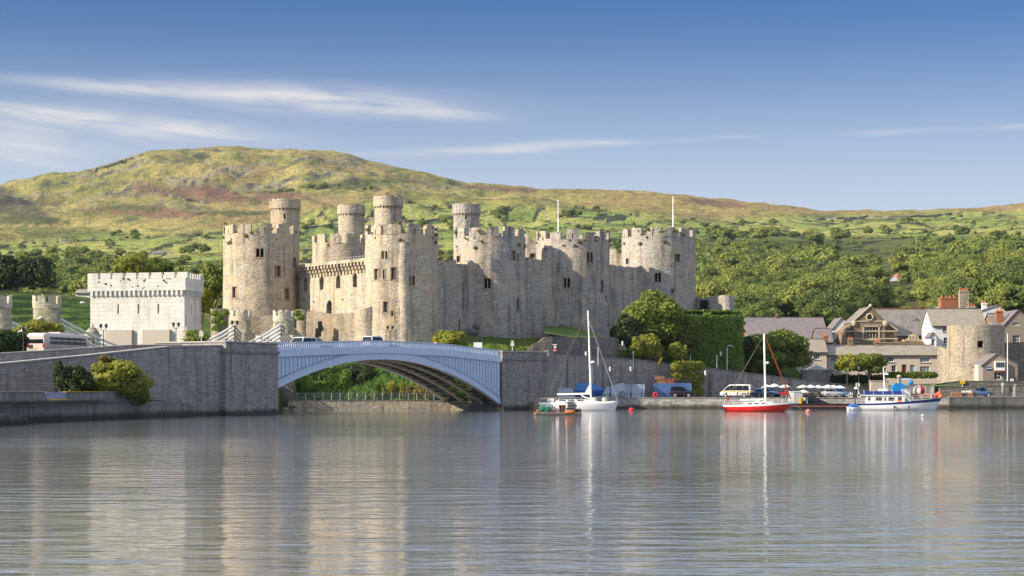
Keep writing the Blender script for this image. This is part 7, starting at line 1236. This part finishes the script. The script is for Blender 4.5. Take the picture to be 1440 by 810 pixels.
def pot(label, px, py, Y, mat, w=.8, h=.55, cnt=1, grp='fishing pots stacked on the blue container'):
    p = P(px, py, Y); mb = MB(); mb.box((p.x, p.y, p.z + .005), (w, .6, .05)); [mb.tube([(p.x + dx, p.y - .3, p.z + .03), (p.x + dx, p.y - .28, p.z + h * .7), (p.x + dx, p.y, p.z + h), (p.x + dx, p.y + .28, p.z + h * .7), (p.x + dx, p.y + .3, p.z + .03)], .045, 5) for dx in (-w / 2 + .05, -w / 6, w / 6, w / 2 - .05)]; mb.box((p.x, p.y, p.z + .06), (w * .8, .42, h * .7)); tag(mb.build('fishing_pot', mat), label, 'fishing pot', grp)
CT = Z(539, 304.5) + .03
def pyz(z, Y): return HY - (z - HC) * F / Y
for i, px in enumerate((924, 931)):
    for k_ in range(2): pot('rusty orange fishing pot in the tall stack on the blue container', px, pyz(CT + .56 * k_, 305.2), 305.2, 'rusto', .75, .54)
for i, px in enumerate((938.5, 945)): pot('red fishing pot lying beside the tall stack on the blue container', px, pyz(CT, 305.2), 305.2, 'rust', .7, .75)
for i, px in enumerate((952, 959, 966)): pot('dark fishing pot on the right part of the blue container', px, pyz(CT, 305.2), 305.2, 'dark', .7, .5)
for i, px in enumerate((1285, 1292, 1299, 1306, 1313)): pot('rusty fishing pot in the heap on the quay below the red and white ball', px, pyz(QZ + .02, 303.5), 303.5, 'rusto' if i % 2 else 'rust', .75, .6, grp='fishing pots on the quay by the ball')
for i, px in enumerate((1341, 1348, 1356, 1364, 1371)): pot('brown fishing pot in the row on the quay in front of the pale blue pickup', px, pyz(QZ + .02, 302), 302, 'rusto' if i in (0, 1, 3) else 'void2', .8, .85, grp='fishing pots by the pickup')
mb = MB(); mb.prism([(X(1352, 302.8), 302.3, QZ), (X(1368, 302.8), 302.3, QZ), (X(1366, 302.8), 302.3, QZ + 1.15), (X(1354, 302.8), 302.3, QZ + 1.05)], (0, 0.5, 0), (0, 1.2, 0)); tag(mb.build('tarpaulin_heap', 'gel'), 'white tarpaulin over gear behind the brown fishing pots', 'tarpaulin')
t = thing('marker_ball', 'large half white half red ball standing on the quay behind the motor cruiser', 'marker ball', (X(1292.5, 306), 306, QZ)); mb = MB(); rr_ = .92; k_ = 20
for a0, a1, m in ((math.pi / 2 + .05, 3 * math.pi / 2 + .05, 0), (-math.pi / 2 + .05, math.pi / 2 + .05, 1)):
    vs = []; n_ = 12; q_ = 10
    for i in range(n_ + 1):
        for j in range(q_ + 1): a = a0 + (a1 - a0) * j / q_; b = math.pi * i / n_; vs.append((rr_ * math.sin(b) * math.cos(a), rr_ * math.sin(b) * math.sin(a), 1.05 + rr_ * math.cos(b)))
    mb.add(vs, [(i * (q_ + 1) + j, i * (q_ + 1) + j + 1, (i + 1) * (q_ + 1) + j + 1, (i + 1) * (q_ + 1) + j) for i in range(n_) for j in range(q_)], m, True)
mb.build('ball', ['offw', 'crimson' if 'crimson' in MT else 'redp'], t, True); mb = MB(); mb.lathe((0, 0, 0), [(.5, 0), (.45, .25)], 14); mb.build('stand', 'dark', t, True)
mb = MB(); p = P(1281, 538, 307); mb.ball((p.x, p.y, p.z), .42, 9, 0, (1, .7, .9)); tag(mb.build('tarpaulin', 'cyan'), 'bright blue tarpaulin bundle beside the grey winch', 'tarpaulin')
t = thing('blue_tarpaulin', 'bright blue tarpaulin hung over gear behind the upper deck of the motor cruiser', 'tarpaulin', (X(1261, 303), 303, QZ)); mb = MB(); mb.prism([(-1.05, 0, 0), (1.15, 0, 0), (1.2, 0, 1.9), (.75, 0, 2.25), (-.3, 0, 2.3), (-.75, 0, 1.7)], (0, -.6, 0), (0, .6, 0)); mb.build('sheet', 'cyan', t, True)
t = thing('winch', 'grey harbour winch with hanging blue cloth behind the motor cruiser', 'winch', (X(1273, 308), 308, QZ)); mb = MB(); [mb.box((x, 0, 0), (.12, .12, 3.0)) for x in (-.7, .7)]; mb.box((0, 0, 2.8), (1.7, .3, .3)); mb.tube([(-.7, 0, 1.8), (.7, 0, 1.8)], .3, 10); mb.build('frame', 'contw', t, True)
mb = MB(); p = P(1264.5, 560, 304.5); mb.lathe((p.x, p.y, QZ), [(.28, 0), (.28, 3.2), (.38, 3.25), (.38, 3.5), (.1, 3.6)], 14); tag(mb.build('mooring_post', 'tan'), 'thick pale grey mooring post rising behind the cruiser cabin', 'post')
mb = MB(); p = P(1203.5, 560, 293); mb.lathe((p.x, p.y, -.5), [(.2, 0), (.2, 3.6)], 12); mb.lathe((p.x, p.y, 3.103), [(.3, 0), (.22, .25), (0, .3)], 12, 1); tag(mb.build('mooring_post', ['dark', 'white']), 'dark mooring post with white cap near the stern of the cruiser', 'post')
mb = MB(); p = P(921.5, 555, 296); mb.lathe((p.x, p.y, p.z), [(.12, -.2), (.40, -.16), (.42, 0), (.40, .16), (.12, .2), (.12, -.2)], 16); o_ = mb.build('ring_buoy', 'redp'); bpy.data.objects[o_.name].rotation_euler = (math.radians(90), 0, 0); o_.location = (p.x, p.y, p.z); tag(o_, 'round red buoy stood at the quay edge before the blue container', 'buoy')
# barge and kiosk
t = thing('pontoon_barge', 'long low dark barge with red stripe moored against the quay', 'barge', (X(1154, 291), 291.2, 0)); w = 83 / F * 294; mb = MB(); mb.box((0, 0, -.3), (w, 3.2, 1.05)); mb.box((0, 0, .753), (w + .1, 3.3, .14)); mb.build('hull', 'dark', t, True); mb = MB(); mb.box((0, -1.61, .42), (w - .05, .03, .18)); mb.build('red_stripe', 'rust', t, True)
mb = MB(); mb.prism([(-1.7, 0, .9), (1.6, 0, .9), (1.0, 0, 1.15), (-1.0, 0, 2.0), (-1.7, 0, 2.0)], (-.2, -.25, 0), (-.2, .25, 0)); mb.box((-2.6, -.4, .9), (.8, .7, .8)); mb.build('gangway', 'dark', t, True); mb = MB(); mb.ball((-2.55, -.6, 1.45), .32, 10); mb.build('fender', 'offw', t, True); mb = MB(); mb.box((-3.1, -.8, .9), (.3, .4, .9)); mb.build('yellow_locker', 'yellow', t, True)
t = thing('kiosk', 'pale grey metal kiosk box at the quay edge beside the bow of the red yacht', 'kiosk', (X(1118.5, 291.6), 291.6, .9)); w = 17 / F * 297; h = Z(551, 297) - .9; mb = MB(); mb.box((0, 0, 0), (w, 1.7, h)); mb.build('body', 'grey', t, True); mb = MB(); mb.box((0, 0, h + .003), (w + .15, 1.85, .1)); mb.build('roof', 'white', t, True); mb = MB(); mb.box((-w / 2 + .32, -.86, .03), (.6, .03, h - .05)); mb.build('end_panel', 'white', t, True)
# parasols and tables
for i, (px, py, Y) in enumerate([(1079, 541, 309), (1089, 539.5, 309.5), (1104, 540.5, 309), (1129, 541, 310), (1140, 541, 311), (1151, 541.5, 312), (1164, 541, 312.5), (1172, 541.5, 313), (1181, 542, 313), (1130, 548, 306)]):
    p = P(px, py, Y); r = 8.6 / F * Y; t = thing('parasol', ['white parasol behind the mast of the red yacht', 'white parasol above the orange jib of the red yacht', 'white parasol nearest the grey kiosk, on its mast side', 'cream parasol nearest the grey kiosk on its far side', 'second white parasol along from the cream one', 'third white parasol along from the cream one', 'white parasol right above the silver hatchback roof', 'white parasol over the windscreen of the silver hatchback', 'white parasol at the end of the row over the blue estate car', 'low cream parasol standing below the cream one'][i], 'parasol', (p.x, p.y, QZ), 0, 'cafe parasols on the quay'); h = p.z - QZ
    mb = MB(); mb.lathe((0, 0, h - .75), [(r, .25), (r * .99, .34), (r * .5, .58), (.06, .75)], 8, 0, False); mb.build('canopy', 'offw' if i in (3, 9) else 'white', t, True); mb = MB(); mb.tube([(0, 0, 0), (0, 0, h - .05)], .04, 6); mb.lathe((0, 0, 0), [(.3, 0), (.28, .1)], 10); mb.build('pole', 'wood', t, True)
tbl = None
for i, (px, Y) in enumerate([(1084, 306), (1096, 306.5), (1108, 306.3), (1133, 305.5), (1142, 306.5), (1150, 306), (1127, 303.8), (1139, 303.6), (1193, 306)]):
    if tbl is None:
        tbl = thing('picnic_table', 'dark wooden cafe table with benches under the parasols', 'table', (X(px, Y), Y, QZ), .3, 'cafe tables on the quay'); mb = MB(); mb.box((0, 0, .7), (1.3, .75, .05)); mb.build('table_top', 'wood', tbl, True)
        for s_ in (-1, 1): mb = MB(); mb.box((0, s_ * .7, .42), (1.3, .26, .05)); mb.build('bench', 'wood', tbl, True); mb = MB(); mb.box((s_ * .5, 0, 0), (.08, 1.5, .42)); mb.box((s_ * .5, 0, .423), (.08, .5, .275)); mb.build('leg', 'dark', tbl, True)
    else: c = copy_tree(tbl); c.location = (X(px, Y), Y, QZ); c.rotation_euler = (0, 0, R.uniform(0, 3))
t = thing('red_digger', 'small red machine with raised arm standing behind the jib of the red yacht', 'machine', (X(1102, 303.5), 303.5, QZ)); mb = MB(); mb.box((0, 0, .35), (.9, .8, .55)); mb.build('body', 'redp', t, True); mb = MB(); mb.tube([(.2, 0, .8), (.9, 0, 1.7), (1.0, 0, 2.3)], .09, 6); mb.build('arm', 'redp', t, True); [wheel(t, x, s_ * .4, .25, .15) for x in (-.3, .3) for s_ in (-1, 1)]
mb = MB(); ribbon(mb, wl([(1088, 549, 312), (1122, 551, 314)], QZ), .12, 1); tag(mb.build('dark_fence', ['dark', 'dark']), 'dark trellis fence under the parasols behind the red machine', 'fence')
# ------------------------------------------------------------------ lamps, signs, posts
def lamp(label, px, ytop, Y, base=None, style='lantern', group=None):
    zt = Z(ytop, Y); b = base if base is not None else gxy(X(px, Y), Y); t = thing('street_lamp', label, 'street lamp', (X(px, Y), Y, b), 0, group); h = zt - b
    if style == 'curved': MB().tube([(0, 0, 0), (0, 0, h - .3), (.1, 0, h - .05), (.4, 0, h), (.75, 0, h - .05)], .06, 6).build('pole', 'alu', t, True); mb = MB(); mb.box((.85, 0, h - .14), (.5, .2, .1)); mb.build('lamp_head', 'grey', t, True); return t
    mb = MB(); mb.lathe((0, 0, 0), [(.14, 0), (.13, .7), (.07, .8), (.05, h - .75)], 10); mb.build('pole', 'dark', t, True)
    if style == 'twin':
        mb = MB(); mb.tube([(-.32, 0, h - .5), (-.2, 0, h - .75), (.2, 0, h - .75), (.32, 0, h - .5)], .035, 5); mb.build('cross_arm', 'dark', t, True)
        for s_ in (-1, 1): mb = MB(); mb.lathe((s_ * .32, 0, h - .5), [(.1, 0), (.2, .36), (.22, .38), (.06, .5)], 8); mb.build('lantern', 'dark', t, True)
    else: mb = MB(); mb.lathe((0, 0, h - .75), [(.1, 0), (.19, .42), (.22, .45), (.05, .68), (0, .75)], 8); mb.build('lantern', 'lampw' if style == 'white' else 'dark', t, True)
    return t
lamp('twin headed black street lamp on the approach road beside the railway block', 145.5, 455.5, 228, 6.4, 'twin'); lamp('black lantern street lamp near the right end of the railway block', 247.5, 453.5, 240, 7.3, 'twin'); lamp('black lantern street lamp in front of the suspension bridge towers', 330, 451, 240, 7.4, 'twin'); lamp('black street lamp among the shrubs behind the coach', 33, 458, 212, 5.6)
lamp('street lamp on the bridge crown in front of the castle tower', 548.5, 458, 262, 8.4, 'twin'); lamp('twin street lamp behind the white board on the bridge', 675.5, 473, 286, 7.8, 'twin'); lamp('white topped street lamp on the lawn above the harbour wall', 875.5, 479, 304, 6.2, 'white'); lamp('tall black lamp post on the quay beside the white container', 887, 515, 295.2, QZ, 'white'); lamp('white topped street lamp beside the ivy clad building', 1013.5, 494, 317, 5.2, 'white'); lamp('grey curved street lamp before the ivy clad building', 1022.5, 486, 319, 5.2, 'curved')
lamp('tall pale lamp post on the quay left of the white minibus', 992, 520.5, 295.4, QZ, 'white'); lamp('black street lamp between the two street trees', 1207.5, 514, 333, 3.4, 'white'); lamp('black street lamp before the broad street tree', 1222, 505, 333.5, 3.4, 'white'); lamp('tall pole lamp before the blue boat ashore', 858, 515, 295, QZ, 'white')
mb = MB(); p = P(1008, 517, 316); mb.lathe((p.x, p.y, 5), [(.06, 0), (.05, Z(499, 316) - 5)], 8); tag(mb.build('thin_post', 'alu'), 'thin bare post left of the white topped lamp by the ivy clad building', 'post')
mb = MB(); mb.tube([(X(990, 314), 314.5, 6.5), (X(1030, 318), 318.3, 5.9)], .05, 6); [mb.tube([(X(q, 314 + (q - 990) * .1), 314.5 + (q - 990) * .1, 5), (X(q, 314 + (q - 990) * .1), 314.5 + (q - 990) * .1, 6.4 - (q - 990) * .014)], .04, 5) for q in (990, 1000, 1010, 1020, 1030)]; tag(mb.build('roadside_rail', 'alu'), 'pale roadside rail in front of the ivy clad building', 'railing')
def post_sign(label, px, ytop, ybot, Y, base, boards, cat='sign', name='road_sign'):
    t = thing(name, label, cat, (X(px, Y), Y, base)); mb = MB(); mb.tube([(0, .05, 0), (0, .05, Z(ytop, Y) - base)], .045, 6); mb.build('post', 'alu', t, True)
    for (dx, y0, y1, w, m) in boards: mb = MB(); mb.box((dx, -.02, Z(y1, Y) - base), (w / F * Y, .05, (y1 - y0) / F * Y)); mb.build('board', m, t, True)
    return t
post_sign('pale double sign on a post where the bridge meets the castle road', 720.5, 479, 492, 284, 7.9, [(0, 482.5, 486.5, 5, 'offw'), (0, 479, 482, 3.4, 'offw')]); post_sign('small grey sign on a post left of the suspension bridge chains', 283, 464, 484, 238, 7.3, [(0, 466, 473, 6, 'offw')])
t = post_sign('red no entry sign under a small white plate on the road wall', 780, 484, 500, 292.0, 7.0, [(0, 484.2, 485.2, 6.5, 'white'), (.05, 486, 490, 3.4, 'offw')]); mb = MB(); z = Z(492.8, 290.5) - 7.0; mb.tube([(0, -.06, z), (0, -.02, z)], .29, 20); d_ = mb.build('no_entry_disc', 'redp', t, True); mb = MB(); mb.box((0, -.075, z - .05), (.4, .02, .1)); mb.build('white_bar', 'white', d_, True)
t = post_sign('round red bordered sign at the right end of the bridge parapet', 612, 480, 490, 277, 8.0, []); mb = MB(); z = Z(482.5, 277) - 8.0; mb.tube([(0, -.05, z), (0, -.01, z)], .3, 18); d_ = mb.build('sign_disc', 'redp', t, True); mb = MB(); mb.tube([(0, -.07, z), (0, -.052, z)], .2, 18); mb.build('sign_face', 'white', d_, True)
t = post_sign('white rectangular board standing on the bridge before the grass bank', 672, 481, 492, 279, 7.7, [(0, 481.5, 489.5, 12, 'white')], 'board', 'white_board')
mb = MB(); p = P(923.5, 513, 308); q = P(928.5, 502.5, 308); mb.prism([p, p + Vector((.42, 0, 0)), q + Vector((.42, 0, 0)), q], (0, -.05, 0), (0, .05, 0)); tag(mb.build('yellow_board', 'yellow'), 'leaning yellow board on the wall top below the yellowing trees', 'board')
post_sign('sign post with small red and yellow boards beside the smaller yellowing tree', 959.5, 498, 513, 312.5, 6.0, [(0, 499, 501, 5, 'dark'), (0, 503, 506, 2.4, 'rust'), (0, 508, 510, 2.2, 'yellow')]); post_sign('thin pale post with a small board on the lawn above the harbour wall', 890.5, 494, 509, 305, 6.2, [(0, 494, 498, 2, 'offw')]); post_sign('pale post before the ivy on the harbour wall', 971, 499, 516, 311.5, 5.5, [(0, 503, 516, 1.6, 'offw')])
post_sign('white board on a post left of the dark mooring post', 1196, 551, 561, 295.2, QZ, [(0, 554, 558.5, 6, 'offw'), (0, 555.5, 557, 4.6, 'navy')]); post_sign('blue and white board on a post right of the dark mooring post', 1208, 551, 561, 295.4, QZ, [(0, 553.5, 558.5, 5.5, 'offw'), (0, 554.5, 556.5, 4, 'blue')]); post_sign('tall twin board sign on the quay under the street trees', 1207, 538, 561, 303.5, QZ, [(-.3, 538.5, 544, 2.4, 'offw'), (.12, 539, 543.5, 2.0, 'offw')]); post_sign('yellow warning board on the upper harbour wall', 1353.5, 535, 541, 315.8, 3.5, [(0, 535, 539.8, 7, 'yellow')]); post_sign('small pale round topped sign before the harbour office', 1409.5, 538.5, 546, 311.5, 2.5, [(0, 538.5, 543, 3.4, 'offw')])
post_sign('pale information board on a pole behind the white yacht mast', 841, 489, 505, 297, 6.5, [(0, 489, 490, 4.5, 'alu')])
rb = None
for i, px in enumerate(range(872, 1112, 15)):
    if rb is None: rb = thing('quay_bollard', 'short dark railing post on the quay edge', 'post', (X(px, 294.6), 294.6, QZ + .05), 0, 'posts of the quay edge rail'); mb = MB(); mb.lathe((0, 0, 0), [(.07, 0), (.06, .7), (.09, .74), (.02, .82)], 8); mb.build('shaft', 'dark', rb, True); mb = MB(); mb.ball((0, 0, .84), .07, 8); mb.build('knob', 'dark', rb, True)
    else: c = copy_tree(rb); c.location = (X(px, 294.6), 294.6, QZ + .05)
t = thing('quay_rail', 'thin dark chain rail strung along the quay edge posts', 'railing', (X(990, 294.6), 294.6, QZ)); mb = MB(); mb.tube([(X(872, 294.6) - X(990, 294.6), 0, .62), (X(1110, 294.6) - X(990, 294.6), 0, .62)], .022, 5); mb.build('chain', 'dark', t, True)
# the walker in the blue jacket on the bridge
def person(label, loc, rz, shirt):
    t = thing('person', label, 'person', loc, rz)
    V_ = [(0, 0, .95), (0, 0, 1.18), (0, 0, 1.38), (0, .01, 1.5), (0, .02, 1.62), (.19, 0, 1.4), (.25, .02, 1.14), (.22, .16, .92), (-.19, 0, 1.4), (-.25, -.02, 1.14), (-.22, .1, .92), (.1, 0, .9), (.11, .1, .5), (.11, .02, .08), (.11, .16, .04), (-.1, 0, .9), (-.11, -.05, .5), (-.11, -.2, .1), (-.11, -.06, .04)]
    E_ = [(0, 1), (1, 2), (2, 3), (3, 4), (2, 5), (5, 6), (6, 7), (2, 8), (8, 9), (9, 10), (0, 11), (11, 12), (12, 13), (13, 14), (0, 15), (15, 16), (16, 17), (17, 18)]; RD = [.15, .14, .17, .06, .1, .07, .055, .04, .07, .055, .04, .095, .07, .045, .04, .095, .07, .045, .04]
    me = bpy.data.meshes.new('body'); me.from_pydata(V_, E_, []); o = bpy.data.objects.new('body', me); COL.objects.link(o); o.parent = t; md = o.modifiers.new('skin', 'SKIN'); o.modifiers.new('sub', 'SUBSURF').levels = 1
    sv = me.skin_vertices[0].data if me.skin_vertices else None
    if sv is None:
        bpy.context.view_layer.objects.active = o; o.modifiers.remove(md); md = o.modifiers.new('skin', 'SKIN'); bm = bmesh.new(); bm.from_mesh(me); bm.verts.layers.skin.verify(); bm.to_mesh(me); bm.free(); sv = me.skin_vertices[0].data
    for q, r in zip(sv, RD): q.radius = (r, r)
    sv[0].use_root = True; me.materials.append(MT[shirt]); mb = MB(); mb.ball((0, .03, 1.66), .105, 10, 0, (.85, 1, 1.2)); mb.build('head', 'skin', t, True); mb = MB(); mb.ball((0, .01, 1.7), .112, 10, 0, (.9, 1, 1.05)); mb.build('hair', 'hair', t, True); return t
w_ = bp(-1.2, 2.2, 7.15); person('person in a bright blue jacket walking along the bridge behind the parapet', tuple(w_), 1.2, 'jacket')
# gulls, rubble and little floats
for i, (px, py, Y) in enumerate(((116, 445, 470),)): mb = MB(); p = P(px, py, Y); mb.ball((p.x, p.y, gxy(p.x, Y) + .5), .5, 9, 0, (1.4, .7, .5)); tag(mb.build('pale_boulder', 'gel'), 'pale boulder lying on the shady lawn', 'boulder')

mb = MB(); mb.box((0, 1950, -4.5), (5600, 4500, 520)); k = NT('air'); k.t.nodes.remove(k.b); pv = k.n('ShaderNodeVolumePrincipled', {'Color': (.58, .76, 1.0), 'Density': 2.6e-5, 'Anisotropy': .1}); k.t.links.new(pv.outputs[0], k.t.nodes['Material Output'].inputs['Volume'])
tag(mb.build('haze', k.m, off=(0, 0, 0)), 'thin pale air over the estuary and hills', 'haze', kind='stuff')
